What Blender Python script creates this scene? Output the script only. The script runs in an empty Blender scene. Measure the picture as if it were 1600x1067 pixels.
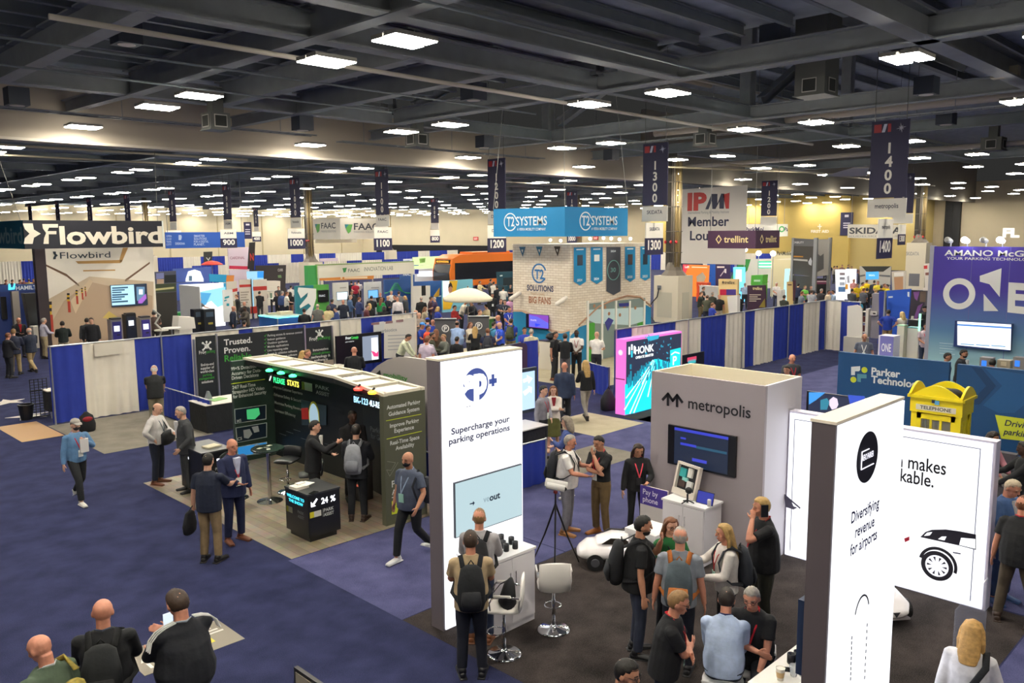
import bpy,bmesh,math,random
from mathutils import Vector,Matrix
R=math.radians
random.seed(7)
SC=bpy.context.scene
COL=SC.collection
# ---------------- camera (measured from the vanishing points of the photograph) ----------------
CAMH=5.2
FPX=1300.0
RX=Vector((0.70442,-0.70975,-0.00674))
UP=Vector((0.0965,0.0863,0.99157))
FW=Vector((0.70319,0.69913,-0.12937))
FW.normalize();RX=(RX-FW*RX.dot(FW)).normalized();UP=RX.cross(FW)
cam=bpy.data.cameras.new('camera');camo=bpy.data.objects.new('camera',cam);COL.objects.link(camo)
cam.sensor_width=36.0;cam.lens=FPX/1600*36.0;cam.clip_start=0.1;cam.clip_end=600
mw=Matrix((RX,UP,-FW)).transposed().to_4x4();mw.translation=Vector((0,0,CAMH));camo.matrix_world=mw
SC.camera=camo
SC.view_settings.view_transform='Standard';SC.view_settings.look='None'
SC.view_settings.gamma=1.0;SC.view_settings.use_curve_mapping=False
SC.view_settings.exposure=0.85
w=bpy.data.worlds.new('world');SC.world=w;w.use_nodes=True
w.node_tree.nodes['Background'].inputs[0].default_value=(0.5,0.5,0.48,1)
w.node_tree.nodes['Background'].inputs[1].default_value=0.03
LAMP=60.0 # radiance of the ceiling panels
# a pixel of the 1600x1067 photograph -> a point of the hall
def ray(px,py):return(RX*((px-800)/FPX)-UP*((py-533.5)/FPX)+FW)
def G(px,py,z=0.0):
 d=ray(px,py);t=(z-CAMH)/d.z
 return Vector((d.x*t,d.y*t,z))
def atX(px,py,x):
 d=ray(px,py);t=x/d.x;return Vector((x,d.y*t,CAMH+d.z*t))
def atY(px,py,y):
 d=ray(px,py);t=y/d.y;return Vector((d.x*t,y,CAMH+d.z*t))
# ---------------- materials ----------------
def lin(h):
 h=h.lstrip('#');c=[int(h[i:i+2],16)/255 for i in(0,2,4)]
 return tuple(((x/12.92)if x<=0.04045 else((x+0.055)/1.055)**2.4)for x in c)+(1.0,)
MATS={}
def M(hexc,rough=0.6,metal=0.0,noise=0.0,scale=20.0,bump=0.0,coat=0.0,alpha=None,trans=0.0):
 k=(hexc,rough,metal,noise,scale,bump,coat,alpha,trans)
 if k in MATS:return MATS[k]
 m=bpy.data.materials.new('surface_'+hexc);m.use_nodes=True
 nt=m.node_tree;b=nt.nodes['Principled BSDF']
 c=lin(hexc)
 b.inputs['Base Color'].default_value=c;b.inputs['Roughness'].default_value=rough
 b.inputs['Metallic'].default_value=metal
 if coat:b.inputs['Coat Weight'].default_value=coat
 if alpha is not None:b.inputs['Alpha'].default_value=alpha
 if trans:b.inputs['Transmission Weight'].default_value=trans
 if noise or bump:
  tc=nt.nodes.new('ShaderNodeTexCoord');n=nt.nodes.new('ShaderNodeTexNoise')
  n.inputs['Scale'].default_value=scale;n.inputs['Detail'].default_value=3
  nt.links.new(tc.outputs['Object'],n.inputs['Vector'])
  if noise:
   r=nt.nodes.new('ShaderNodeValToRGB')
   r.color_ramp.elements[0].position=0.3;r.color_ramp.elements[1].position=0.7
   r.color_ramp.elements[0].color=tuple(max(0,x*(1-noise))for x in c[:3])+(1,)
   r.color_ramp.elements[1].color=tuple(min(1,x*(1+noise))for x in c[:3])+(1,)
   nt.links.new(n.outputs['Fac'],r.inputs['Fac']);nt.links.new(r.outputs['Color'],b.inputs['Base Color'])
  if bump:
   bp=nt.nodes.new('ShaderNodeBump');bp.inputs['Strength'].default_value=bump;bp.inputs['Distance'].default_value=0.02
   nt.links.new(n.outputs['Fac'],bp.inputs['Height']);nt.links.new(bp.outputs['Normal'],b.inputs['Normal'])
 MATS[k]=m;return m
def E(hexc,s=1.0):
 k=('e',hexc,s)
 if k in MATS:return MATS[k]
 m=bpy.data.materials.new('glow_'+hexc);m.use_nodes=True
 b=m.node_tree.nodes['Principled BSDF'];b.inputs['Base Color'].default_value=(0.02,0.02,0.02,1);b.inputs['Roughness'].default_value=0.4
 b.inputs['Emission Color'].default_value=lin(hexc);b.inputs['Emission Strength'].default_value=s
 MATS[k]=m;return m
def cloth(h):return M(h,0.85,0,0.14,9,0.55)
CHROME=lambda:M('d8d8da',0.12,1.0)
ALU=lambda:M('b4b6b8',0.35,0.8)
BLACK=lambda:M('101114',0.5)
# ---------------- mesh builder ----------------
def FY(x,y,z):return Matrix(((1,0,0,x),(0,0,-1,y),(0,1,0,z),(0,0,0,1))) # faces -Y, u = +X
def FX(x,y,z):return Matrix(((0,0,-1,x),(-1,0,0,y),(0,1,0,z),(0,0,0,1))) # faces -X, u = -Y
def FZ(x,y,z,a=0):return Matrix.Translation((x,y,z))@Matrix.Rotation(a,4,'Z') # lies flat
def FA(x,y,z,a):return Matrix.Translation((x,y,z))@Matrix.Rotation(a,4,'Z')@FY(0,0,0) # upright, turned by a
ID=Matrix.Identity(4)
TXT={}
def glyphs(s,bold):
 k=(s,bold)
 if k not in TXT:
  cu=bpy.data.curves.new('lettering','FONT');cu.body=s;cu.size=1;cu.offset=bold;cu.resolution_u=3
  o=bpy.data.objects.new('lettering',cu);COL.objects.link(o)
  bpy.context.view_layer.update()
  me=bpy.data.meshes.new_from_object(o.evaluated_get(bpy.context.evaluated_depsgraph_get()))
  bpy.data.objects.remove(o);bpy.data.curves.remove(cu)
  vs=[v.co.xy.copy()for v in me.vertices];fs=[tuple(p.vertices)for p in me.polygons]
  bpy.data.meshes.remove(me)
  xs=[v.x for v in vs]or[0,1]
  TXT[k]=(vs,fs,min(xs),max(xs))
 return TXT[k]
class Mb:
 def __init__(s):s.bm=bmesh.new()
 def box(s,x0,y0,z0,x1,y1,z1,F=ID):
  v=[s.bm.verts.new(F@Vector(p))for p in((x0,y0,z0),(x1,y0,z0),(x1,y1,z0),(x0,y1,z0),(x0,y0,z1),(x1,y0,z1),(x1,y1,z1),(x0,y1,z1))]
  for f in((0,3,2,1),(4,5,6,7),(0,1,5,4),(1,2,6,5),(2,3,7,6),(3,0,4,7)):s.bm.faces.new([v[i]for i in f])
  return s
 def prism(s,pts,w0,w1,F=ID):
  a=[s.bm.verts.new(F@Vector((p[0],p[1],w0)))for p in pts];b=[s.bm.verts.new(F@Vector((p[0],p[1],w1)))for p in pts]
  n=len(pts)
  fs=[s.bm.faces.new(a[::-1]),s.bm.faces.new(b)]
  for i in range(n):s.bm.faces.new((a[i],a[(i+1)%n],b[(i+1)%n],b[i]))
  if n>4:
   for f in fs:f.normal_update()
   bmesh.ops.triangulate(s.bm,faces=fs)
  return s
 def disc(s,u,v,r,w0,w1,F=ID,n=24,sx=1.0,a0=0,a1=360):
  full=(a1-a0)>=360
  pts=[(u+r*sx*math.cos(R(a0+(a1-a0)*i/n)),v+r*math.sin(R(a0+(a1-a0)*i/n)))for i in range(n if full else n+1)]
  return s.prism(pts,w0,w1,F)
 def ring(s,u,v,r,t,w0,w1,F=ID,n=24,a0=0,a1=360,sx=1.0):
  for i in range(n):
   b0,b1=R(a0+(a1-a0)*i/n),R(a0+(a1-a0)*(i+1)/n)
   s.prism([(u+sx*(r-t)*math.cos(b0),v+(r-t)*math.sin(b0)),(u+sx*r*math.cos(b0),v+r*math.sin(b0)),(u+sx*r*math.cos(b1),v+r*math.sin(b1)),(u+sx*(r-t)*math.cos(b1),v+(r-t)*math.sin(b1))],w0,w1,F)
  return s
 def tube(s,pts,rad,ref=(0,1,0),n=10,cap=0.6,F=ID):
  pts=[Vector(p)for p in pts];rad=[(r,r)if not isinstance(r,tuple)else r for r in rad]
  if cap:
   d0=(pts[0]-pts[1]).normalized();d1=(pts[-1]-pts[-2]).normalized()
   k=min(rad[0])*cap;pts=[pts[0]+d0*k]+pts;rad=[(rad[0][0]*.55,rad[0][1]*.55)]+rad
   k=min(rad[-1])*cap;pts.append(pts[-1]+d1*k);rad.append((rad[-1][0]*.55,rad[-1][1]*.55))
  rings=[];ref=Vector(ref)
  for i,p in enumerate(pts):
   t=(pts[min(i+1,len(pts)-1)]-pts[max(i-1,0)]).normalized()
   a=t.cross(ref)
   if a.length<0.05:a=t.cross(Vector((1,0.1,0)))
   a.normalize();b=a.cross(t)
   rings.append([s.bm.verts.new(F@(p+a*(rad[i][0]*math.cos(6.28319*j/n))+b*(rad[i][1]*math.sin(6.28319*j/n))))for j in range(n)])
  for i in range(len(rings)-1):
   for j in range(n):s.bm.faces.new((rings[i][j],rings[i][(j+1)%n],rings[i+1][(j+1)%n],rings[i+1][j]))
  s.bm.faces.new(rings[0][::-1]);s.bm.faces.new(rings[-1])
  return s
 def cyl(s,p,q,r,r1=None,n=12,F=ID):
  return s.tube([p,q],[r,r if r1 is None else r1],n=n,cap=0,F=F)
 def ell(s,c,rx,ry,rz,n=12,m=8,F=ID):
  c=Vector(c);rows=[]
  for i in range(1,m):
   th=math.pi*i/m
   rows.append([s.bm.verts.new(F@(c+Vector((rx*math.sin(th)*math.cos(6.28319*j/n),ry*math.sin(th)*math.sin(6.28319*j/n),rz*math.cos(th)))))for j in range(n)])
  t=s.bm.verts.new(F@(c+Vector((0,0,rz))));b=s.bm.verts.new(F@(c-Vector((0,0,rz))))
  for i in range(len(rows)-1):
   for j in range(n):s.bm.faces.new((rows[i][j],rows[i+1][j],rows[i+1][(j+1)%n],rows[i][(j+1)%n]))
  for j in range(n):
   s.bm.faces.new((t,rows[0][j],rows[0][(j+1)%n]));s.bm.faces.new((b,rows[-1][(j+1)%n],rows[-1][j]))
  return s
 def lathe(s,prof,n=24,F=ID):
  rows=[[s.bm.verts.new(F@Vector((r*math.cos(6.28319*j/n),r*math.sin(6.28319*j/n),z)))for j in range(n)]for r,z in prof]
  for i in range(len(rows)-1):
   for j in range(n):s.bm.faces.new((rows[i][j],rows[i][(j+1)%n],rows[i+1][(j+1)%n],rows[i+1][j]))
  s.bm.faces.new(rows[0][::-1]);s.bm.faces.new(rows[-1])
  return s
 def text(s,st,u,v,h,F,w=0.004,width=None,al='l',bold=0.0,skew=0.0):
  vs,fs,x0,x1=glyphs(st,bold)
  k=h/0.69;sx=k
  if width:sx=width/max(1e-6,x1-x0)
  wd=(x1-x0)*sx
  u0=u-{'l':0,'c':wd/2,'r':wd}[al]
  vv=[s.bm.verts.new(F@Vector((u0+(p.x-x0)*sx+skew*p.y*k,v+p.y*k,w)))for p in vs]
  for f in fs:
   try:s.bm.faces.new([vv[i]for i in f])
   except ValueError:pass
  return s
 def remesh(s,vox,smooth=3):
  me=bpy.data.meshes.new('t');bmesh.ops.recalc_face_normals(s.bm,faces=s.bm.faces[:]);s.bm.to_mesh(me);o=bpy.data.objects.new('t',me);COL.objects.link(o)
  m=o.modifiers.new('r','REMESH');m.mode='VOXEL';m.voxel_size=vox;m.use_smooth_shade=True
  if smooth:
   m=o.modifiers.new('s','SMOOTH');m.iterations=smooth;m.factor=0.5
  bpy.context.view_layer.update()
  e=bpy.data.meshes.new_from_object(o.evaluated_get(bpy.context.evaluated_depsgraph_get()))
  bpy.data.objects.remove(o);bpy.data.meshes.remove(me)
  s.bm.free();s.bm=bmesh.new();s.bm.from_mesh(e);bpy.data.meshes.remove(e)
  return s
 def mesh(s,name,smooth=False,off=None,normals=True):
  if off is not None:bmesh.ops.translate(s.bm,verts=s.bm.verts[:],vec=-Vector(off))
  if normals:bmesh.ops.recalc_face_normals(s.bm,faces=s.bm.faces[:])
  me=bpy.data.meshes.new(name);s.bm.to_mesh(me);s.bm.free()
  if smooth:me.polygons.foreach_set('use_smooth',[True]*len(me.polygons))
  return me
WO={} # world origin of every object built in world coordinates
def thing(name,label,cat,loc=(0,0,0),rz=0.0,group=None):
 o=bpy.data.objects.new(name,None);COL.objects.link(o);o.location=loc;o.rotation_euler=(0,0,rz)
 o.empty_display_size=0.1
 WO[o]=Vector(loc)if not rz else None
 tag(o,label,cat,group);return o
def tag(o,label,cat,group=None):
 o['label']=label;o['category']=cat
 if group:o['group']=group
 return o
def part(name,mb,mat,parent,smooth=False,local=False,normals=True):
 off=None if local else WO[parent]
 me=mb.mesh(name,smooth,off,normals);o=bpy.data.objects.new(name,me);COL.objects.link(o);o.parent=parent
 me.materials.append(mat);WO[o]=WO.get(parent)
 return o
def solo(name,mb,mat,label,cat,loc=(0,0,0),group=None,smooth=False):
 me=mb.mesh(name,smooth,loc);o=bpy.data.objects.new(name,me);COL.objects.link(o);o.location=loc
 me.materials.append(mat);WO[o]=Vector(loc);return tag(o,label,cat,group)
def struct(name,mb,mat):
 me=mb.mesh(name);o=bpy.data.objects.new(name,me);COL.objects.link(o);me.materials.append(mat);o['kind']='structure';return o
def dup(o,loc,label=None,rz=None):
 r=o.copy();COL.objects.link(r);r.location=loc
 if rz is not None:r.rotation_euler=(0,0,rz)
 if label:r['label']=label
 for ch in o.children:
  c=ch.copy();COL.objects.link(c);c.parent=r
  for g in ch.children:
   d=g.copy();COL.objects.link(d);d.parent=c
 return r

# pixel-measured marks on a wall plane y = const (tY, rY, qY) or x = const (tX, rX, qX)
def tY(m,s,p0,p1,hp,y,bold=0.0,w=.006,skew=0):
 a=atY(p0[0],p0[1],y);b=atY(p1[0],p1[1],y);c=atY(p0[0],p0[1]-hp,y)
 return m.text(s,a.x,(a.z+b.z)/2,c.z-a.z,FY(0,y,0),w,b.x-a.x,'l',bold,skew)
def tX(m,s,p0,p1,hp,x,bold=0.0,w=.006,skew=0):
 a=atX(p0[0],p0[1],x);b=atX(p1[0],p1[1],x);c=atX(p0[0],p0[1]-hp,x)
 return m.text(s,-a.y,(a.z+b.z)/2,c.z-a.z,FX(x,0,0),w,a.y-b.y,'l',bold,skew)
def qY(m,pts,y,w0=0,w1=.005):
 q=[atY(px,py,y)for px,py in pts];return m.prism([(p.x,p.z)for p in q],w0,w1,FY(0,y,0))
def qX(m,pts,x,w0=0,w1=.005):
 q=[atX(px,py,x)for px,py in pts];return m.prism([(-p.y,p.z)for p in q],w0,w1,FX(x,0,0))
def rY(m,p0,p1,y,w0=0,w1=.005):
 a,b=atY(p0[0],p0[1],y),atY(p1[0],p1[1],y);return m.box(a.x,b.z,w0,b.x,a.z,w1,FY(0,y,0))
def rX(m,p0,p1,x,w0=0,w1=.005):
 a,b=atX(p0[0],p0[1],x),atX(p1[0],p1[1],x);return m.box(-a.y,b.z,w0,-b.y,a.z,w1,FX(x,0,0))
# ---------------- the hall ----------------
XW,YW,ZW=116.0,165.0,9.2
def carpet_mat(h,h2,sc=1.0):
 m=bpy.data.materials.new('carpet_'+h);m.use_nodes=True;nt=m.node_tree;b=nt.nodes['Principled BSDF']
 b.inputs['Roughness'].default_value=0.95;b.inputs['Specular IOR Level'].default_value=0.15
 tc=nt.nodes.new('ShaderNodeTexCoord')
 n1=nt.nodes.new('ShaderNodeTexNoise');n1.inputs['Scale'].default_value=90*sc;n1.inputs['Detail'].default_value=4
 n2=nt.nodes.new('ShaderNodeTexNoise');n2.inputs['Scale'].default_value=2.2;n2.inputs['Detail'].default_value=5
 nt.links.new(tc.outputs['Object'],n1.inputs['Vector']);nt.links.new(tc.outputs['Object'],n2.inputs['Vector'])
 mx=nt.nodes.new('ShaderNodeMath');mx.operation='MULTIPLY_ADD';mx.inputs[1].default_value=0.55
 nt.links.new(n1.outputs['Fac'],mx.inputs[0])
 m2=nt.nodes.new('ShaderNodeMath');m2.operation='MULTIPLY';m2.inputs[1].default_value=0.45
 nt.links.new(n2.outputs['Fac'],m2.inputs[0]);nt.links.new(m2.outputs[0],mx.inputs[2])
 r=nt.nodes.new('ShaderNodeValToRGB');r.color_ramp.elements[0].position=0.36;r.color_ramp.elements[1].position=0.64
 r.color_ramp.elements[0].color=lin(h);r.color_ramp.elements[1].color=lin(h2)
 nt.links.new(mx.outputs[0],r.inputs['Fac']);nt.links.new(r.outputs['Color'],b.inputs['Base Color'])
 bp=nt.nodes.new('ShaderNodeBump');bp.inputs['Strength'].default_value=0.5;bp.inputs['Distance'].default_value=0.01
 nt.links.new(n1.outputs['Fac'],bp.inputs['Height']);nt.links.new(bp.outputs['Normal'],b.inputs['Normal'])
 return m
NAVY=carpet_mat('1f2341','373b5e');NAVY2=carpet_mat('3b3c60','5a5c83');CHAR=carpet_mat('201d1c','4c4442');TAN=carpet_mat('6d685e','8a8478')
struct('floor',Mb().box(-25,-25,-0.2,XW+1,YW+1,0),NAVY)
def wallmat(h):
 m=M(h,0.8,0,0.03,0.3);return m
WALL=wallmat('b9ad92');YELLOW=wallmat('bfa65c')
struct('wall_back',Mb().box(-25,YW,0,XW,YW+.5,ZW+2),WALL)
struct('wall_right',Mb().box(XW,-25,0,XW+.5,38,ZW+2),WALL)
struct('wall_right',Mb().box(XW-3,38,0,XW+.5,47.5,ZW+2),wallmat('b9a56a'))
struct('wall_right',Mb().box(XW-3.5,47.5,0,XW+.5,80,ZW+2),YELLOW)
struct('wall_right',Mb().box(XW,80,0,XW+.5,YW,ZW+2),WALL)
struct('wall_front',Mb().box(-25,-25.5,0,XW,-25,14),WALL)
struct('wall_left',Mb().box(-25.5,-25,0,-25,YW,14),WALL)
t=Mb()
for y in(26.5,27.2):t.box(XW-.5,y*1.31,0,XW,y*1.31+.9,ZW)
struct('trim_1',t,M('17181a',0.6))
t=Mb()
for i in range(14):t.box(-20+10*i,YW-.12,0,-19.8+10*i,YW,ZW)
struct('trim_2',t,M('a89a78',0.7))
DECK=M('9fa8b0',0.75,0.0,0.15,1.5)
STEEL=M('8d9296',0.6,0.0,0.08,2.0)
STEELD=M('788086',0.6,0.0,0.08,2.0)
PIPE=M('a09a8e',0.5,0.1,0.1,3)
def deckslab(x0,y0,x1,y1,z):
 m=Mb().box(x0,y0,z+.12,x1,y1,z+.3)
 if x0<40:
  n=int((x1-x0)/.6)
 return m
struct('ceiling',Mb().box(-25,-25,10.75,21.6,33.5,10.95),DECK)
struct('ceiling',Mb().box(21.6,-25,15.2,XW+1,33.5,15.4),DECK)
struct('ceiling',Mb().box(-25,33.5,10.75,XW+1,YW+1,10.95),DECK)
struct('ceiling_soffit',Mb().box(-25,33.25,8.6,46,33.6,10.75),M('b3a99a',0.8,0,0.04,0.4))
struct('ceiling_soffit',Mb().box(-25,33.05,8.52,46,33.7,8.62),M('c5bdb0',0.7))
struct('ceiling_soffit',Mb().box(46,33.25,8.6,XW,33.6,13.2),M('8d877b',0.8,0,0.04,0.4))
def ibeam(a,b,d=.55,f=.34,mat=None,name='ceiling_beam'):
 a,b=Vector(a),Vector(b);L=(b-a).length;t=(b-a).normalized()
 s=t.cross(Vector((0,0,1))).normalized();u=s.cross(t)
 F=Matrix((t,s,u)).transposed().to_4x4();F.translation=a
 m=Mb().box(0,-f/2,0,L,f/2,.045,F).box(0,-.02,.045,L,.02,d-.045,F).box(0,-f/2,d-.045,L,f/2,d,F)
 return struct(name,m,mat or STEEL)
ZB=9.6
for x in(7.2,10.9,13.95,16.95):ibeam((x,17.3,ZB),(x,28,ZB),.8,.42)
ibeam((10.9,3,ZB),(10.9,17.3,ZB),.8,.42)
ibeam((10.8,28,ZB),(10.6,33.2,ZB),.45,.3);ibeam((17.0,28,ZB),(17,33.2,ZB),.45,.3);ibeam((24,27,ZB),(24,33.2,ZB),.45,.3)
for y in(14.3,17.3,28.0):ibeam((-6,y,ZB+.02),(21.3,y,ZB+.02),.62,.46)
ibeam((21.4,2,ZB),(21.4,28,ZB),.62,.46)
ibeam((12,7.4,ZB),(44,7.4,ZB),.62,.5)
ibeam((31,4,ZB),(31,33,ZB),.55,.4)
for y in(17.3,28):ibeam((21.4,y,ZB+.05),(60,y,ZB+.05),.5,.36,STEELD)
for x in(40.3,58.6):ibeam((x,2,ZB),(x,33,ZB),.5,.36,STEELD)
# joists of the deck above the left bay
for i in range(8):ibeam((-6,18.2+i*1.3+.3,10.35),(21,18.2+i*1.3+.3,10.35),.38,.16,STEELD,'ceiling_joist')
for i in range(9):ibeam((2,5+i*1.4,10.42),(21,5+i*1.4,10.42),.3,.14,STEELD,'ceiling_joist')
for i in range(12):ibeam((22,4+i*2.4,14.8),(70,4+i*2.4,14.8),.35,.16,STEELD,'ceiling_joist')
# trusses rising out of the frame
def strut(a,b,wd=.3):return ibeam(a,b,wd,wd,STEEL,'ceiling_truss')
for x,y in((21.4,17.3),(31,17.3),(40.3,17.3),(21.4,28),(31,28),(31,7.4),(21.4,6)):strut((x,y,10.1),(x+.01,y,15.1),.46)
for a,b_ in(((22.6,17.3,10.3),(30.8,17.3,14.6)),((31,16.9,14.4),(31,9.5,10.4)),((32,17.3,10.3),(40,17.3,14.6)),((21.4,18,10.3),(21.4,27.4,14.6)),((31,18,14.6),(31,27.4,10.3)),((22.6,28,10.3),(30.6,28,14.6)),((31.5,7.4,10.3),(39.6,7.4,14.6)),((21.4,16.6,10.3),(21.4,7,14.6))):strut(a,b_,.38)
for y in(17.3,28):ibeam((21.4,y,14.2),(60,y,14.2),.5,.36,STEELD)
for x in(21.4,31,40.3):ibeam((x,2,14.2),(x,33,14.2),.5,.36,STEELD)
# beams of the far bays
for k in range(11):
 y=37.5+k*9.14
 ibeam((-15,y,9.75),(XW,y,9.75),.45,.34,STEELD);ibeam((-15,y+4.5,9.9),(XW,y+4.5,9.9),.35,.26,STEELD)
for k in range(10):ibeam((1.5+k*9.14,33.6,9.55),(1.5+k*9.14,140,9.55),.6,.36,STEELD)
# pipes, vents, speakers, trays
def pipe(a,b,r,label,mat=None,name='ceiling_pipe'):
 m=Mb().tube([a,b],[r,r],n=10,cap=0)
 o=solo(name,m,mat or PIPE,label,'pipe',a,smooth=True)
 return o
pipe((5.6,18.1,ZB-.2),(40,18.9,ZB-.2),.06,'long pale pipe running left to right below the ceiling beams',M('dcd4c6',.5))
pipe((-4,20.3,ZB-.25),(22,20.6,ZB-.25),.03,'thin dark conduit crossing the upper left ceiling bay',STEELD)
pipe((-4,23.5,ZB-.25),(18,23.7,ZB-.25),.03,'thin dark conduit nearer the beige soffit, upper left',STEELD)
pipe((3,12.2,ZB-.2),(20,12.4,ZB-.2),.03,'thin dark conduit above the nearest pair of ceiling panels',STEELD)
pipe((22,20.4,11.6),(33,20.4,11.6),.14,'fat pale duct pipe high between the roof trusses at top centre',M('a0937f',.6))
pipe((22,18.2,11),(36,18.2,11),.06,'slim pale pipe under the fat duct pipe among the trusses',M('b9b5ac',.6))
pipe((34,24,9.9),(34,4,9.9),.16,'thick white wrapped pipe behind the aisle 1400 banner',M('c8beb2',.7))
pipe((46,30,9.3),(46,4,9.3),.13,'far white wrapped pipe with green marks, right of the aisle 1400 banner',M('c2bab0',.7))
pipe((21,39.6,8.95),(-12,39.8,8.95),.05,'pale conduit rail beyond the beige soffit on the left',M('b5ad98',.5))
pipe((60,44.4,8.95),(-10,44.5,8.95),.05,'second pale conduit rail beyond the beige soffit',M('b5ad98',.5))
pipe((52,34.5,8.9),(-6,36.4,8.9),.05,'pale conduit rail just behind the beige soffit',M('b5ad98',.5))
pipe((44,26,9.1),(80,26.3,9.1),.06,'bright conduit rail running away to the right of the aisle 1300 column',M('b9ae98',.5))
pipe((37.5,27.3,8.75),(56,22,8.75),.05,'pale pipe branching right from the aisle 1300 column',M('b3a98f',.5))
def vent(x,y,z,label,w=.7,h=.55,stem=.6):
 o=thing('ceiling_vent',label,'air vent',(x,y,z),0,'box air vents hanging from the ceiling')
 part('duct',Mb().box(x-w/2,y-w/2,z,x+w/2,y+w/2,z+h).box(x-w/2-.04,y-w/2-.04,z-.03,x+w/2+.04,y+w/2+.04,z).box(x-(.2 if stem<2 else.5),y-(.2 if stem<2 else.5),z+h,x+(.2 if stem<2 else.5),y+(.2 if stem<2 else.5),z+h+stem),M('6a6c68',.5,.3),o)
 g=Mb();fr=Mb()
 for F in(FY(x-.2,y-w/2-.012,z+.1),FX(x-w/2-.012,y+.2,z+.1)):
  fr.box(-.03,-.03,0,.43,.38,.012,F);g.box(0,0,.012,.4,.35,.02,F)
 part('vent_frame',fr,M('c9c7be',.5),o);part('grille',g,M('2b2f2c',.6),o)
def vp(px,py,z):p=G(px,py,z);return p.x,p.y,z
vent(*vp(338,203,8.75),'grey box vent hanging before the soffit, upper left');vent(*vp(652,229,8.8),'grey box vent before the soffit, above the aisle 1200 banner')
vent(*vp(1101,228,8.8),'grey box vent just right of the aisle 1300 banner');vent(*vp(1275,150,9.3),'large grey box vent high up, left of the aisle 1400 banner',.95,1.1,4.5)
vent(*vp(1552,235,9.0),'grey box vent at the far right below the ceiling',.9,.6,1)
def speaker(x,y,z,label,s=.55):
 o=thing('ceiling_speaker',label,'speaker',(x,y,z),0,'boxed ceiling speakers')
 part('speaker_box',Mb().box(x-s/2,y-s/2,z,x+s/2,y+s/2,z+s*.9),M('3c4350',.5),o)
 part('speaker_grille',Mb().disc(0,0,s*.36,-.01,0.0,FZ(x,y,z)),M('cfc9c0',.6),o)
for px,py,z,l in((198,70,10.0,'boxed speaker between the left roof beams'),(27,165,9.3,'boxed speaker at the left edge under the ceiling'),(740,157,9.4,'boxed speaker hanging over the ceiling centre'),(473,204,9.1,'boxed speaker before the soffit over the aisle 1000 banner'),
     (757,231,9.1,'boxed speaker just above the aisle 1200 banner'),(955,250,9.0,'boxed speaker above the blue hanging box sign'),(1210,72,10.2,'large boxed speaker between the trusses at top right'),(1447,148,9.5,'boxed speaker above the white wrapped pipe'),(1015,45,11,'boxed speaker high in the trusses, top centre'),(1478,195,9.3,'boxed speaker beside the far right vent')):
 speaker(*vp(px,py,z),l,.6)
# cable trays in front of the soffit
for i,(a,b,l)in enumerate((((4,31.6,9.4),(20,31.8,9.4),'ladder cable tray along the soffit, upper left'),((21,31.4,9.2),(34,31.4,9.2),'ladder cable tray along the soffit, above the blue box sign'),((32,28,9.3),(32,8,9.3),'ladder cable tray above the aisle 1400 banner'))):
 o=thing('cable_tray',l,'cable tray',a);a,b=Vector(a),Vector(b);d=(b-a).normalized();s=d.cross(Vector((0,0,1)))
 rr=Mb()
 for k in(-.22,.22):rr.tube([a+s*k,b+s*k],[.03,.03],n=6,cap=0)
 part('rail',rr,STEEL,o)
 rg=Mb();L=(b-a).length
 for k in range(int(L/.4)):rg.cyl(a+d*(k*.4)-s*.22,a+d*(k*.4)+s*.22,.016,n=5)
 part('rung',rg,STEEL,o);hg=Mb();zt=15.2 if a.x>30 else 10.75
 for f in(.1,.5,.9):q=a+(b-a)*f;hg.cyl(q,(q.x,q.y,zt),.014,n=5)
 part('hanger',hg,STEEL,o)
# cage in the roof, top centre
c=atY(845,30,17.6)
o=thing('wire_cage','dark wire mesh cage panel leaning in the roof at top centre','cage',c)
m=Mb()
for i in range(13):m.box(c.x-.9+i*.15,c.y,c.z-.9,c.x-.885+i*.15,c.y+.02,c.z+.9)
for i in range(13):m.box(c.x-.9,c.y,c.z-.9+i*.15,c.x+.9,c.y+.02,c.z-.885+i*.15)
part('mesh_panel',m,M('2a2d31',.5),o)
m=Mb()
for q in((-.95,-.95,-.88,.95),(.88,-.95,.95,.95),(-.95,-.95,.95,-.88),(-.95,.88,.95,.95)):m.box(c.x+q[0],c.y-.03,c.z+q[1],c.x+q[2],c.y+.05,c.z+q[3])
part('cage_frame',m,M('6d6f72',.5),o)
# floodlight bracket at the far right
c=G(1560,118,9.7)
o=thing('ceiling_fixture','pale double box fixture hung from the diagonal beam, far right','fixture',c)
part('box',Mb().box(c.x-.25,c.y-.2,c.z-.1,c.x+.1,c.y+.15,c.z+.15),M('b9b29c',.5),o)
part('box',Mb().box(c.x+.02,c.y-.5,c.z-.02,c.x+.3,c.y-.25,c.z+.24),M('b9b29c',.5),o)
# ---------------- ceiling lights ----------------
PANEL=bpy.data.materials.new('lamp_panel');PANEL.use_nodes=True
b=PANEL.node_tree.nodes['Principled BSDF'];b.inputs['Emission Color'].default_value=(1.0,0.93,0.79,1);b.inputs['Emission Strength'].default_value=LAMP
def lamp_meshes():
 fr=Mb();pn=Mb()
 for x0,y0 in((-.5,.05),(-.54,-.43)):
  fr.box(x0,y0,0.004,x0+1.06,y0+.38,.09);pn.prism([(x0+.015,y0+.015),(x0+1.045,y0+.015),(x0+1.045,y0+.365),(x0+.015,y0+.365)],-.022,.0035).prism([(x0+.15,y0+.06),(x0+.9,y0+.06),(x0+.9,y0+.32),(x0+.15,y0+.32)],-.032,-.022)
 return fr,pn
fr,pn=lamp_meshes()
lamp0=thing('ceiling_light','pair of bright rectangular light panels under the dark ceiling','ceiling light',(0,0,9),0,'ceiling light panels')
part('light_frame',fr,M('8c8a84',.5),lamp0,local=True);part('diffuser',pn,PANEL,lamp0,local=True)
far0=None
ys=[]
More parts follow.
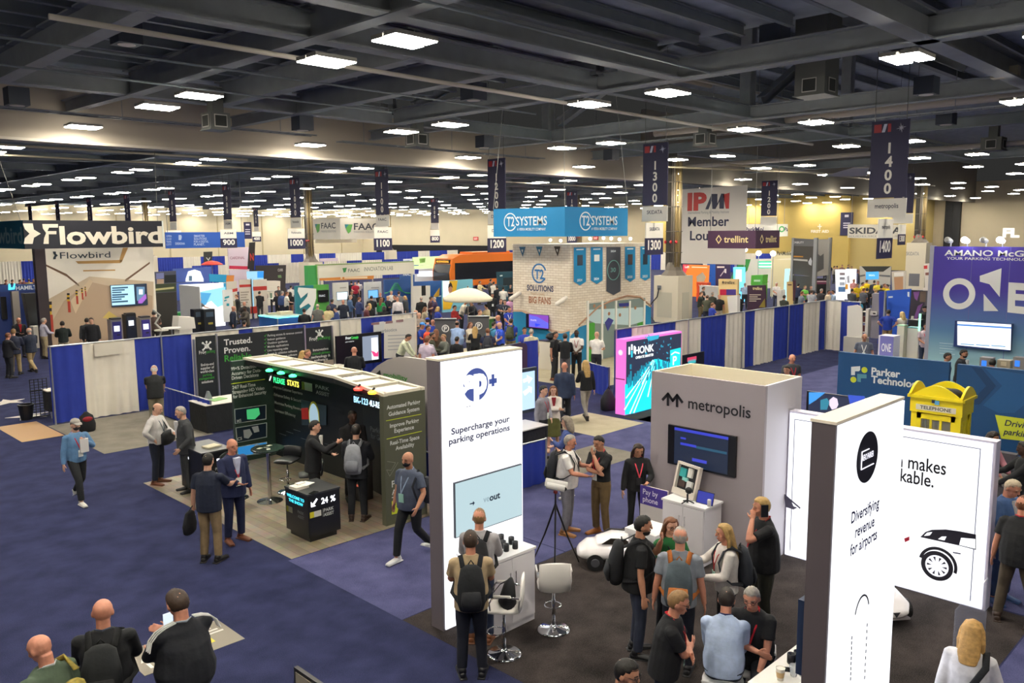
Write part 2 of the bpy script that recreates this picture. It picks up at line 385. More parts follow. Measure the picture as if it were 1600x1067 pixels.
for k in range(18):ys+=[4.46+9.14*k,7.26+9.14*k]
cells=[(10.7+9.14*i,y)for i in range(12)for y in ys if y<YW-1]
cells+=[(1.7,y)for y in ys if y<60]
def inview(p,m=60):
 d=Vector(p)-Vector((0,0,CAMH));z=d.dot(FW)
 if z<.5:return False
 u,v=800+FPX*d.dot(RX)/z,533.5-FPX*d.dot(UP)/z
 return-m<u<1600+m and-m<v<1067+m
n_l=0;used=False
cells.sort(key=lambda c:c[0]**2+c[1]**2)
far=Mb()
for x,y in cells:
 vis=inview((x,y,9),20);near=math.hypot(x,y)<26
 if not vis and not near:continue
 if vis and n_l>=296:
  for y0 in(.05,-.43):far.box(x-.5,y+y0,9,x+.5,y+y0+.38,9.06)
  continue
 n_l+=1 if vis else 0
 if not used:lamp0.location=(x,y,9);used=True
 else:dup(lamp0,(x,y,9))
if len(far.bm.verts):
 o=solo('ceiling_light_field',far,PANEL,'rows of tiny distant light panels near the back wall','ceiling light');o['kind']='stuff'
for px,py in((-7,3),):
 pass
for x,y in((1.7,-4.2),(10.8,-4.2),(1.7,-1.8),(-7,4.9),(-7,14),(10.8,-13)):dup(lamp0,(x,y,9))
# ---------------- people ----------------
SKIN={'l':'cf9f86','m':'b98468','t':'9a6b4e','d':'4a3226','r':'c98a70'}
HAIR={'br':'3a2a1e','bk':'17130f','gr':'9a948c','wh':'c8c4bc','bl':'b08f56','rd':'6e4328','db':'241a13','sd':'8a6a44'}
def ik(S,W,pole,a,b):
 S,W=Vector(S),Vector(W);d=W-S;L=d.length
 if L>(a+b)*.995:W=S+d*((a+b)*.995/L);d=W-S;L=d.length
 if L<.12:W=S+d.normalized()*.12;d=W-S;L=.12
 k=(a*a-b*b+L*L)/(2*L);h=math.sqrt(max(0,a*a-k*k));n=d.normalized()
 p=Vector(pole);p=(p-n*p.dot(n));p.normalize()
 return S+n*k+p*h,W
ARM={ # wrist, pole, palm normal   (x for the right side)
 'down':((.25,.03,.84),(.3,-1,0),(-1,0,0)),'out':((.34,.08,.90),(.6,-1,0),(-1,.2,0)),'front':((.09,.31,1.10),(.8,-.3,-1),(-.4,0,1)),'phone':((.105,.13,1.52),(.7,.7,-1),(-1,0,0)),
 'chin':((.03,.19,1.44),(.5,.3,-1),(0,-1,.3)),'cross':((-.11,.20,1.17),(1,.3,-.9),(0,-1,0)),'gest':((.17,.43,1.18),(.8,-.2,-1),(-.5,0,1)),'fist':((.10,.42,1.36),(.7,0,-1),(-1,0,0)),
 'pocket':((.215,.04,.95),(1,-1,0),(-1,0,0)),'hips':((.185,.06,1.0),(1,-.4,.1),(-.3,-1,0)),'behind':((-.02,-.19,.98),(1,-1,0),(0,1,0)),'reach':((.16,.52,1.02),(.8,-.2,-1),(0,0,-1)),
 'read':((.05,.30,1.24),(.8,-.1,-1),(0,-1,.4)),'strap':((.10,.15,1.30),(.9,-.2,-1),(0,-1,0)),'side':((.24,.16,.96),(.4,-1,0),(-1,0,0)),'clasp':((.02,.22,1.0),(1,-.5,-.2),(0,-1,0)),'wave':((.34,.50,1.24),(.6,-.2,-1),(-.3,.2,1)),'lap':((.14,.30,.98),(.8,-.4,-.5),(0,0,-1))}
def legs_of(kind):
 # knee, ankle, toe direction per side (right, left), pelvis height
 if kind=='walk':return[((.085,.20,.53),(.09,.26,.10),.1),((-.085,-.02,.50),(-.09,-.34,.17),.1)],.93
 if kind=='wide':return[((.15,.03,.50),(.19,.0,.09),.35),((-.15,.03,.50),(-.19,.0,.09),.35)],.92
 if kind=='sit':return[((.14,.42,.60),(.14,.36,.16),.1),((-.14,.42,.60),(-.14,.36,.16),.1)],.66
 if kind=='cont':return[((.095,.06,.50),(.10,.0,.09),.2),((-.10,.02,.50),(-.14,-.02,.09),.4)],.93
 return[((.10,.025,.50),(.115,-.01,.09),.2),((-.10,.025,.50),(-.115,-.01,.09),.2)],.93
PCACHE={};PLACED=[]
def person_meshes(arms,legs,top,belly,hair,lean,hyaw,hpitch,fem,detail,skirt,cap,bottom,beard):
 k=(arms,legs,top,belly,hair,lean,hyaw,hpitch,fem,detail,skirt,cap,bottom,beard)
 if k in PCACHE:return PCACHE[k]
 vb,vc=((.0085,.012),(.014,.018),(.026,.028))[detail];out={}
 LG,pz=legs_of(legs);dz=pz-.93
 nr=(14,12,10)[detail]
 ml=Matrix.Translation((0,0,pz))@Matrix.Rotation(-R(lean),4,'X')@Matrix.Translation((0,0,-.93)) # upper body
 mh=ml@Matrix.Translation((0,0,1.52))@Matrix.Rotation(R(hyaw),4,'Z')@Matrix.Rotation(-R(hpitch),4,'X')@Matrix.Translation((0,0,-1.52))
 sw=.155 if fem else.18
 b=belly
 hipw=.17 if fem else.16
 TR=[(.88,hipw,.115+b*.5),(.97,.155+b*.5,.11+b),(1.06,(.135 if fem else.15)+b*.7,.105+b),(1.18,.15+b*.4,.112+b*.8),(1.29,.168+b*.2,.122+b*.35),(1.37,.172,.108),(1.43,.14,.088),(1.47,.085,.07)]
 if fem:TR[4]=(1.27,.155,.135)
 def torso(m,e,z0,z1=2):
  q=[r for r in TR if z0-.05<=r[0]<=z1]
  m.tube([(0,0,r[0])for r in q],[(r[1]+e,r[2]+e)for r in q],n=16,F=ml,cap=.2)
 # arms
 A=[]
 for s,kind in((1,arms[0]),(-1,arms[1])):
  W,P,N=ARM[kind]
  S=Vector((s*sw,0,1.405))
  Wt=Vector((s*W[0],W[1]+(b*.8 if W[1]>.1 else 0),W[2]))
  if abs(W[0])>.2:Wt.x+=s*b*.6
  el,wr=ik(S,Wt,(s*P[0],P[1],P[2]),.29,.26)
  A.append((s,ml@S,ml@el,ml@wr,(ml.to_3x3()@Vector((s*N[0],N[1],N[2]))).normalized()))
 sk=Mb()
 if detail<2 or True:
  torso(sk,-.012,.9)
  sk.tube([(0,-.012,1.44),(0,0,1.50),(0,.008,1.585)],[(.066,.062),(.055,.058),(.054,.058)],n=12,F=mh if False else ml)
 hs=Mb()if False else sk
 hs.ell((0,.006,1.656),.078,.097,.099,16,10,F=mh)
 hs.ell((0,-.012,1.672),.074,.084,.082,16,10,F=mh)
 hs.ell((0,.034,1.592),.058,.062,.066,14,8,F=mh)
 hs.ell((0,.072,1.552),.028,.026,.022,10,6,F=mh)
 if detail<2:
  hs.tube([(0,.096,1.662),(0,.112,1.632),(0,.116,1.618)],[(.010,.010),(.014,.013),(.016,.011)],n=8,F=mh)
  for s in(1,-1):
   hs.ell((s*.077,-.004,1.628),.011,.020,.032,8,6,F=mh);hs.ell((s*.034,.083,1.672),.024,.013,.008,8,6,F=mh)
   hs.ell((s*.042,.062,1.615),.026,.026,.024,8,6,F=mh)
  hs.ell((0,.096,1.585),.023,.010,.007,8,6,F=mh);hs.ell((0,.093,1.573),.019,.010,.007,8,6,F=mh)
 else:
  hs.ell((0,.105,1.632),.014,.02,.02,8,6,F=mh)
 for(s,S,el,wr,N)in A:
  sk.tube([S,S.lerp(el,.5),el],[.052,.047,.038],n=nr);sk.tube([el,el.lerp(wr,.35),wr],[.038,.041,.027],n=nr)
  d=(wr-el).normalized();N=(N-d*N.dot(d)).normalized();sd=d.cross(N) # sd: across the palm
  pe=wr+d*.085
  sk.tube([wr-d*.01,wr+d*.04,pe],[(.024,.018),(.036,.015),(.038,.013)],ref=N,n=10,cap=.3)
  if detail<2:
   curl=.9 if arms[0 if s==1 else 1]in('fist','phone','front','read','pocket','strap')else.35
   for i,ln in enumerate((.068,.078,.073,.056)):
    o=(i-1.5)*.0215
    p0=pe+sd*o*.9-d*.012;fd=(d+sd*(o*1.6)).normalized()
    p1=p0+(fd+N*curl*.4).normalized()*ln*.55;p2=p1+(fd+N*curl*1.3).normalized()*ln*.5
    sk.tube([p0,p1,p2],[.0092,.0088,.0076],n=8,cap=.8)
   ts=-1 if sd.dot(Vector((0,0,1))+Vector((0,.6,0)))<0 else 1
   t0=wr+d*.022+sd*ts*.026;t1=t0+(d*.6+sd*ts*.8+N*.3).normalized()*.036;t2=t1+(d+sd*ts*.25+N*.35).normalized()*.034
   sk.tube([t0,t1,t2],[.0135,.011,.0088],n=8,cap=.8)
  else:
   sk.tube([pe,pe+d*.07+N*.02],[(.034,.012),(.024,.01)],ref=N,n=8)
 # legs (skin, thin below the trousers)
 for(kn,an,toe),s in zip(LG,(1,-1)):
  hp=Vector((s*.09,0,pz-.02))
  sk.tube([hp,Vector(kn),Vector(an)],[.075,.052,.036],n=nr)
 if detail<2:sk.remesh(vb,2)
 else:sk.remesh(vb,1)
 out['person']=sk.mesh('person',True)
 # top garment
 if top:
  sh=Mb();long=top in('long','jacket','coat','hood')
  e={'tee':.016,'polo':.018,'tuck':.014,'long':.016,'longtuck':.014,'jacket':.026,'coat':.03,'hood':.034}[top]
  if top=='longtuck':long=True
  z0={'tee':.88,'polo':.88,'tuck':.97,'long':.90,'longtuck':.97,'jacket':.90,'coat':.9,'hood':.9}[top]
  torso(sh,e,z0)
  if top in('jacket','coat'):
   zl=.80 if top=='jacket' else.62
   sh.tube([(0,-.005,.95),(0,-.005,zl)],[(.185+b*.5,.14+b),(.195+b*.4,.145+b*.9)],n=16,F=ml,cap=.1)
  elif z0<.9:sh.tube([(0,0,.96),(0,0,.85)],[(.172+b*.5,.13+b),(.178+b*.4,.132+b*.8)],n=16,F=ml,cap=.1)
  for(s,S,el,wr,N)in A:
   sh.ell(S+(ml.to_3x3()@Vector((-s*.012,0,-.005))),.058+e*.5,.056+e*.4,.056,12,8)
   x=.016 if top in('jacket','coat','hood')else.010
   if long:
    sh.tube([S,S.lerp(el,.5),el],[.056+x,.051+x,.045+x],n=12);sh.tube([el,el.lerp(wr,.4),el.lerp(wr,.97)],[.045+x,.046+x*.8,.034+x*.7],n=12,cap=.2)
   else:
    f=.72 if top in('polo','tuck','tee')else.9
    sh.tube([S,S.lerp(el,f*.6),S.lerp(el,f)],[.056+x,.054+x,.057+x],n=12,cap=.05)
  # collar
  n=12;pts=[(.068*math.cos(6.283*i/n),-.006+.066*math.sin(6.283*i/n),1.477+(.016 if math.sin(6.283*i/n)<0 else-.018*math.sin(6.283*i/n)))for i in range(n+1)]
  if top in('polo','tuck','longtuck','long','jacket','coat'):sh.tube(pts,[.013]*(n+1),n=6,cap=0,F=ml)
  if top=='hood':sh.ell((0,-.085,1.45),.10,.06,.055,12,8,F=ml)
  sh.remesh(vc,3);out['jacket' if top in('jacket','coat')else('hoodie' if top=='hood' else 'shirt')]=sh.mesh('top',True)
  if top in('jacket','coat')and detail<2:
   f=Mb();y=.122+e+b*.6
   f.prism([(-.055,1.47),(.055,1.47),(.012,1.14),(-.012,1.14)],-y-.004,-y+.05,ml@Matrix(((1,0,0,0),(0,0,-1,0),(0,1,0,0),(0,0,0,1))))
   out['shirt_front']=f.mesh('shirt_front')
 # lower garment
 lo=Mb()
 if skirt:
  lo.tube([(0,0,1.02+dz),(0,0,.9+dz),(0,.01,.66),(0,.01,.42)],[(.15,.12),(.185,.15),(.19,.165),(.205,.18)],n=16,cap=.05)
  lo.remesh(vc,3);out['skirt']=lo.mesh('skirt',True)
 else:
  lo.tube([(0,0,pz+.08),(0,0,pz+.02),(0,0,pz-.07)],[(.156+b*.5,.117+b*.8),(.172+b*.4,.128+b*.6),(.165,.125)],n=16,cap=.1)
  for(kn,an,toe),s in zip(LG,(1,-1)):
   hp=Vector((s*.088,0,pz-.02));kn=Vector(kn);an=Vector(an);end=an if bottom=='long' else kn.lerp(an,.12)
   if bottom=='long':end=an-(an-kn).normalized()*.015
   x=0 if not fem else-.012
   lo.tube([hp,hp.lerp(kn,.45),kn],[(.096+x,.10+x),(.088+x,.092+x),.069+x],n=12);lo.tube([kn,kn.lerp(end,.45),end],[.069+x,.066+x,.058+x],n=12,cap=.05)
  lo.remesh(vc,3);out['trousers']=lo.mesh('trousers',True)
 for(kn,an,toe),s in zip(LG,(1,-1)):
  m=Mb();an=Vector(an);F=Matrix.Translation(an)@Matrix.Rotation(-s*toe,4,'Z')@(Matrix.Rotation(R(28),4,'X')if(legs=='walk' and s==-1)else ID)
  F=F@Matrix.Rotation(math.atan2(0,1),4,'Z')
  m.tube([(0,-.075,-.05),(0,-.02,-.045),(0,.07,-.055),(0,.165,-.064),(0,.205,-.066)],[(.036,.038),(.042,.044),(.047,.034),(.045,.025),(.032,.018)],ref=(0,0,1),n=12,F=F,cap=.3)
  m.tube([(0,-.03,-.03),(0,-.02,.03)],[.046,.044],n=10,F=F,cap=.1)
  m.box(-.042,-.1,-.089,.042,.2,-.075,F)
  out['shoe'+str(s)]=m.mesh('shoe',True)
 # hair
 if hair and hair!='bald':
  hm=Mb();n,mm=(28,18)if detail<2 else(14,9)
  rnd=random.Random(hash(hair)%99)
  hc=Vector((0,.002,1.655));ex,ey,ez=(.083,.102,.112)if hair!='fringe' else(.079,.097,.106)
  if hair in('curly',):ex,ey,ez=.11,.12,.125
  if hair=='buzz':ex,ey,ez=.078,.097,.107
  rows=[]
  for i in range(mm+1):
   th=math.pi*(i+.001)/(mm+.002);row=[]
   for j in range(n):
    ph=6.28319*j/n;d=Vector((math.sin(th)*math.cos(ph),math.sin(th)*math.sin(ph),math.cos(th)))
    fr=d.y/max(1e-4,math.hypot(d.x,d.y))if th>.01 else 0
    hl=1.722 if fr>.55 else(1.645 if fr>-.1 else 1.575)
    if.2<fr<=.55:hl=1.69
    q=1+(.05*(math.sin(ph*9+th*7)*math.sin(ph*5-th*11))if detail<2 else 0)*(2.2 if hair=='curly' else.8)
    p=hc+Vector((d.x*ex*q,d.y*ey*q,d.z*ez*q))
    if fr>.4 and p.z>1.71:p.z+=.006;p.y+=.002
    if p.z<hl:p=hc+Vector((d.x*.066,d.y*.084,0));p.z=max(hl-.004,1.50 if i<mm else hl-.004)
    if hair=='fringe' and p.z>1.668:p=hc+Vector((d.x*.066,d.y*.084,.01))
    row.append(hm.bm.verts.new(mh@p))
   rows.append(row)
  for i in range(mm):
   for j in range(n):hm.bm.faces.new((rows[i][j],rows[i+1][j],rows[i+1][(j+1)%n],rows[i][(j+1)%n]))
  hm.bm.faces.new(rows[0]);hm.bm.faces.new(rows[-1][::-1])
  if hair in('long','longer','bob'):
   ze={'long':1.36,'longer':1.26,'bob':1.47}[hair]
   hm.tube([(0,-.035,1.70),(0,-.062,1.58),(0,-.085,(1.5+ze)/2+.03),(0,-.10,ze)],[(.082,.06),(.088,.05),(.10,.04),(.075,.022)],n=14,F=mh)
   for s in(1,-1):hm.tube([(s*.05,.035,1.74),(s*.083,.012,1.66),(s*.092,-.015,1.56),(s*.098,-.01 if ze>1.4 else.03,ze+.03)],[.02,.026,.03,.02],n=8,F=mh)
   hm.remesh(.011 if detail<2 else.024,2)
  if hair=='curly':hm.tube([(0,-.02,1.70),(0,-.045,1.58),(0,-.06,1.46),(0,-.06,1.40)],[(.10,.09),(.125,.09),(.125,.07),(.09,.05)],n=14,F=mh);hm.remesh(.011 if detail<2 else.02,1)
  out['hair']=hm.mesh('hair',True)
 if beard:
  hm=Mb();hm.ell((0,.045,1.568),.061,.062,.045,14,8,F=mh);hm.ell((0,.098,1.602),.028,.012,.007,8,6,F=mh);out['beard']=hm.mesh('beard',True)
 if cap:
  hm=Mb();hm.tube([(0,0,1.685),(0,0,1.72),(0,-.005,1.755),(0,-.005,1.775)],[(.086,.106),(.084,.103),(.064,.08),(.02,.03)],n=18,F=mh,cap=0)
  hm.tube([(0,.06,1.705),(0,.12,1.702),(0,.175,1.69)],[(.075,.008),(.072,.007),(.05,.006)],ref=(0,0,1),n=14,F=mh)
  out['cap']=hm.mesh('cap',True)
 if detail<2:
  ey=Mb()
  for s in(1,-1):ey.ell((s*.032,.0885,1.652),.0125,.009,.007,8,6,F=mh)
  out['eyes']=ey.mesh('eyes',True)
  br=Mb()
  for s in(1,-1):br.tube([(s*.017,.1,1.674),(s*.034,.097,1.679),(s*.052,.083,1.674)],[.0045,.005,.003],n=6,F=mh)
  out['eyebrows']=br.mesh('eyebrows',True)
  li=Mb();li.ell((0,.1035,1.579),.021,.006,.007,10,6,F=mh);out['lips']=li.mesh('lips',True)
 out['_m']=(ml,mh,A,b)
 PCACHE[k]=out;return out
def lanyard_meshes(ml,b,detail):
 m=Mb()
 yf=lambda z:.135+b*(.4 if z>1.2 else.85)
 pts=[(.06,-.03,1.50),(.075,.06,1.455),(.06,.125,1.36),(.03,yf(1.25)+.012,1.25),(0,yf(1.12)+.016,1.14)]
 for s in(1,-1):m.tube([(p[0]*s,p[1],p[2])for p in pts],[(.010,.004)]*5,n=6,F=ml,cap=0)
 m.tube([(.06,-.03,1.5),(0,-.08,1.505),(-.06,-.03,1.5)],[(.010,.006)]*3,n=6,F=ml,cap=0)
 bd=Mb().box(-.045,yf(1.1)+.012,1.0,.045,yf(1.1)+.02,1.14,ml)
 return m,bd
BK={}
def backpack(b,col,accent,ml):
 m=Mb();y=-.13-b*.6
 m.tube([(0,y-.085,.93),(0,y-.095,1.02),(0,y-.09,1.22),(0,y-.065,1.40),(0,y-.05,1.44)],[(.13,.07),(.155,.09),(.15,.085),(.115,.06),(.06,.035)],n=16,cap=.2)
 pk=Mb();pk.tube([(0,y-.175,.97),(0,y-.19,1.05),(0,y-.18,1.17)],[(.10,.025),(.115,.04),(.10,.02)],n=12,cap=.2)
 st=Mb()
 for s in(1,-1):
  st.tube([(s*.09,y-.02,1.40),(s*.115,-.03,1.485),(s*.12,.07,1.44),(s*.135,.135+b*.4,1.30),(s*.165,.11+b*.6,1.14),(s*.19+s*b*.5,0,1.04),(s*.14,y-.02,1.0)],[(.028,.008)]*7,n=8,cap=0)
 st.tube([(-.03,y-.03,1.44),(0,y-.04,1.49),(.03,y-.03,1.44)],[.008]*3,n=6,cap=0)
 return m,pk,st
def person(label,px,py,h=1.75,face=0,arms=('down','down'),legs='stand',top='polo',tc='20242c',bc='24262c',sc='1a1614',skin='l',hair='short',hc='br',belly=.01,lean=2,hy=0,hp=8,fem=False,detail=0,skirt=False,cap=None,bottom='long',beard=False,
     lan=None,badge='dfe3e0',pack=None,packlabel=None,glasses=False,front='d8d8d6',mask=None,z=None,group=None,foot=None,at=None,wd=1.05):
 if foot:pos=G(*foot)
 elif at:pos=Vector(at)
 else:
  pos=G(px,py,z or h);pos.z=0
 if not foot and not at and not z:
  d0=math.hypot(pos.x,pos.y);u=pos/d0
  for dl in(0,.3,-.3,.5,-.5,.75,-.75,1.0,-1.0):
   q=u*(d0+dl)
   if all((q-w_).length>.52 for w_ in PLACED):break
  else:q=pos;dl=0
  h=CAMH-(CAMH-h)*(d0+dl)/d0;pos=q
 PLACED.append(pos.copy())
 s=h/1.757
 az=math.atan2(pos.y,pos.x);f=az+math.pi+R(face);rz=f-math.pi/2
 ms=person_meshes(arms,legs,top,belly,hair,lean,hy,hp,fem,detail,skirt,bool(cap),bottom,beard)
 ml,mh,A,b=ms['_m']
 o=bpy.data.objects.new('person',ms['person']);COL.objects.link(o);o.location=pos;o.rotation_euler=(0,0,rz);o.scale=(s*wd,s*wd,s)
 tag(o,label,'person',group)
 cols={'shirt':cloth(tc),'jacket':cloth(tc),'hoodie':cloth(tc),'shirt_front':cloth(front),'trousers':cloth(bc),'skirt':cloth(bc),'shoe1':M(sc,.5),'shoe-1':M(sc,.5),'hair':M(HAIR.get(hc,hc),.6,0,.22,28,.3),
   'beard':M(HAIR.get(hc,hc),.8,0,.25,60,.3),'cap':cloth(cap or '888888'),'eyes':M('1c1510',.3),'eyebrows':M(HAIR.get(hc,hc)if hc not in('wh','gr')else '6d6259',.8),'lips':M({'d':'5a3a34'}.get(skin,'9c5a50'),.5)}
 def setm(ob,mat):
  if not ob.data.materials:ob.data.materials.append(mat)
  ob.material_slots[0].link='OBJECT';ob.material_slots[0].material=mat
 setm(o,M(SKIN[skin],.55,0,.06,40))
 def child(n,me,mat,par=o):
  c=bpy.data.objects.new(n,me);COL.objects.link(c);c.parent=par;setm(c,mat);return c
 for k2,me in ms.items():
  if k2 in('person','_m'):continue
  child('shoe' if k2.startswith('shoe')else k2,me,cols[k2])
 if lan:
  k2=('lan',ml.freeze()if False else tuple(map(tuple,ml)),b)
  if k2 not in BK:
   a,bd=lanyard_meshes(ml,b,detail);BK[k2]=(a.mesh('lanyard'),bd.mesh('badge'))
  child('lanyard',BK[k2][0],cloth(lan))
  if badge:child('badge',BK[k2][1],M(badge,.4))
 if glasses:
  g=Mb()
  for q in(1,-1):g.ring(q*.034,0,.021,.003,0,.003,mh@Matrix.Translation((0,.108,1.652))@Matrix.Rotation(R(90),4,'X'),n=14);g.cyl((q*.055,.106,1.655),(q*.078,0,1.655),.0025,n=5,F=mh)
  g.cyl((-.014,.109,1.655),(.014,.109,1.655),.0025,n=5,F=mh)
  child('glasses',g.mesh('glasses'),M('15151a',.3))
 if mask:
  g=Mb();g.ell((0,.05,1.588),.061,.066,.05,14,8,F=mh);child('face_mask',g.mesh('face_mask',True),cloth(mask))
 if pack:
  m,pk,st=backpack(b,pack,None,ml)
  B=bpy.data.objects.new('backpack',m.mesh('backpack',True));COL.objects.link(B);B.matrix_world=Matrix.Translation(pos)@Matrix.Rotation(rz,4,'Z')@Matrix.Diagonal((s*wd,s*wd,s,1))@ml
  pc,ac=pack if isinstance(pack,tuple)else(pack,pack)
  setm(B,cloth(pc));tag(B,packlabel or 'backpack worn by '+label,'backpack')
  c=child('pocket',pk.mesh('pocket',True),cloth(ac),B);c=child('strap',st.mesh('strap',True),cloth(ac),B)
 return o
# ---------------- floor coverings ----------------
def rug(name,label,x0,y0,x1,y1,mat,h=.006,cat='carpet'):
 return solo(name,Mb().box(x0,y0,-.02,x1,y1,h*.3),mat,label,cat,(x0,y0,0))
rug('carpet','charcoal mottled carpet under the white lightbox towers',6.53,2.5,12.45,8.62,CHAR)
def wood_mat():
 m=bpy.data.materials.new('plank_vinyl');m.use_nodes=True;nt=m.node_tree;b=nt.nodes['Principled BSDF'];b.inputs['Roughness'].default_value=.45
 tc=nt.nodes.new('ShaderNodeTexCoord');mp=nt.nodes.new('ShaderNodeMapping');mp.inputs['Rotation'].default_value=(0,0,R(90))
 br=nt.nodes.new('ShaderNodeTexBrick');br.inputs['Color1'].default_value=lin('8a7c68');br.inputs['Color2'].default_value=lin('a89a84');br.inputs['Mortar'].default_value=lin('6a5e4e')
 br.inputs['Scale'].default_value=1.0;br.inputs['Brick Width'].default_value=1.1;br.inputs['Row Height'].default_value=.18;br.inputs['Mortar Size'].default_value=.004
 n=nt.nodes.new('ShaderNodeTexNoise');n.inputs['Scale'].default_value=5;mx=nt.nodes.new('ShaderNodeMixRGB');mx.blend_type='MULTIPLY';mx.inputs[0].default_value=.5
 nt.links.new(tc.outputs['Object'],mp.inputs[0]);nt.links.new(mp.outputs[0],br.inputs['Vector']);nt.links.new(mp.outputs[0],n.inputs['Vector'])
 nt.links.new(br.outputs['Color'],mx.inputs[1]);nt.links.new(n.outputs['Color'],mx.inputs[2]);nt.links.new(mx.outputs[0],b.inputs['Base Color'])
 return m
rug('vinyl_floor','pale wood plank vinyl floor of the dark parking guidance booth',6.6,11.62,9.9,17.6,wood_mat(),.012,'floor covering')
rug('carpet','taupe carpet of the empty booth before the blue and white drapes',6.9,20.7,9.65,24.95,TAN)
rug('carpet','lighter blue carpet of the middle aisle behind the tall white tower',9.9,8.64,60,13.6,NAVY2)
rug('carpet','lighter blue carpet between the tall white tower and the dark parking booth',6.53,8.64,9.88,11.6,NAVY2)
rug('carpet','blue carpet at the bottom right corner, coloured paler where lit',6.53,-3,16,2.48,NAVY2)  # lit floor here: the light is put into the paler carpet colour
rug('carpet','lighter blue carpet behind the low white lightbox',12.5,2.52,18.2,8.6,NAVY2)
rug('carpet','taupe carpet strip beside the blue drape corner',13.5,11.3,15.7,12.7,TAN,.012)
rug('carpet','beige carpet of the booth with the brick pattern tower',21.2,17.4,33,28,carpet_mat('a09880','b8ae96'))
rug('carpet','beige carpet patch where the blonde woman walks',16.3,13.2,18.4,15.2,carpet_mat('a09880','b8ae96'),.012)
# white star stickers on the far left carpet
for px,py,s,l in((12,628,.55,'white star sticker on the blue carpet at the left edge'),(45,650,.6,'white star sticker beside the waste bin')):
 c=G(px,py);m=Mb();m.prism([((s if i%2==0 else s*.42)*math.cos(.628*i+.3),(s if i%2==0 else s*.42)*math.sin(.628*i+.3))for i in range(10)],.001,.008,FZ(c.x,c.y,0))
 solo('floor_sticker',m,M('cfc6bd',.6),l,'sticker',(c.x,c.y,0))
c=G(300,1015);o=thing('floor_sticker','grey rectangular floor sign under the man in the striped track jacket','sign',(3.55,9.7,0))
part('sheet',Mb().box(3.5,9.68,0,4.78,10.45,.004),M('8f877a',.6),o)
m=Mb();F=FZ(3.5,9.68,0)
m.prism([(.08,.32),(.2,.32),(.14,.45)],.004,.006,F).box(.12,.12,.004,.16,.32,.006,F).box(.22,.1,.004,.3,.16,.006,F).box(.22,.2,.004,.3,.26,.006,F)
m.box(1.0,.42,.004,1.2,.46,.006,F).box(.98,.5,.004,1.16,.54,.006,F).box(1.0,.58,.004,1.1,.62,.006,F)
part('mark',m,M('dcd8d0',.5),o)
part('mark',Mb().box(.88,.2,.004,.98,.34,.006,F),M('d8c23a',.5),o)
# ---------------- tall white lightbox tower, centre ----------------
WHITE_E=E('f6f8ff',.9)
DK=M('2c2b58',.5);DARKT=M('1a1a22',.5)
Y0=7.97
o=thing('lightbox_tower','tall white lightbox tower with round blue logo, nearest booth','display tower',(6.7,Y0,0))
part('frame',Mb().box(6.7,Y0,0,8.2,8.21,3.61),M('6f676c',.55,.1),o)
part('top_cap',Mb().box(6.69,Y0-.01,3.6,8.21,8.22,3.625),M('e8dfc8',.5),o)
part('light_panel',Mb().box(6.73,Y0-.02,.02,8.19,Y0+.01,3.59),WHITE_E,o)
yf=Y0-.021
m=Mb();cc=atY(743.5,601,yf);rr=atY(743.5,575,yf).z-cc.z
m.disc(cc.x,cc.z,rr,0,.004,FY(0,yf,0),40)
rY(m,(764,592.5),(776,598),yf,0,.004);rY(m,(768,585),(772.2,603),yf,0,.004)
qY(m,[(729.5,592.5),(739,593.5),(733,597),(729.5,595.5)],yf,0,.004);qY(m,[(723.5,604),(733,605),(729,608.5),(723.8,607)],yf,0,.004)
part('emblem',m,E('4458a4',.5),o)
m=Mb();tY(m,'sp',(723.5,616),(760.5,611),40,yf,.06,.008);part('emblem_lettering',m,E('f6f8ff',1.2),o)
m=Mb();tY(m,'Supercharge your',(704.7,677.5),(796,659.5),9.5,yf,.026);tY(m,'parking operations',(701,692.5),(796,674),9.5,yf,.026);tY(m,'++',(728,638),(735,637),5,yf)
part('lettering',m,DK,o)
o2=thing('wall_screen','pale blue screen on the face of the tall white tower','screen',(7.0,yf,1.2))
a,b2=atY(708.5,755,yf),atY(812,803,yf)
part('bezel',Mb().box(a.x-.012,yf-.035,b2.z-.012,b2.x+.012,yf-.003,a.z+.012),M('2b2e38',.4),o2)
part('display',Mb().box(a.x,yf-.04,b2.z,b2.x,yf-.034,a.z),E('a9c0c6',.75),o2)
m=Mb();tY(m,'ve',(755,785),(764,782.5),10,yf-.041,0);part('lettering',m,E('8095a0',.6),o2)
m=Mb();tY(m,'out',(764.5,782.5),(781,777.5),10,yf-.041,.03);qY(m,[(734,786.6),(739,785.2),(739,783),(741.5,785.2),(739,789.5),(739,787),(734,788)],yf-.041);part('lettering',m,M('1c2a4c',.4),o2)
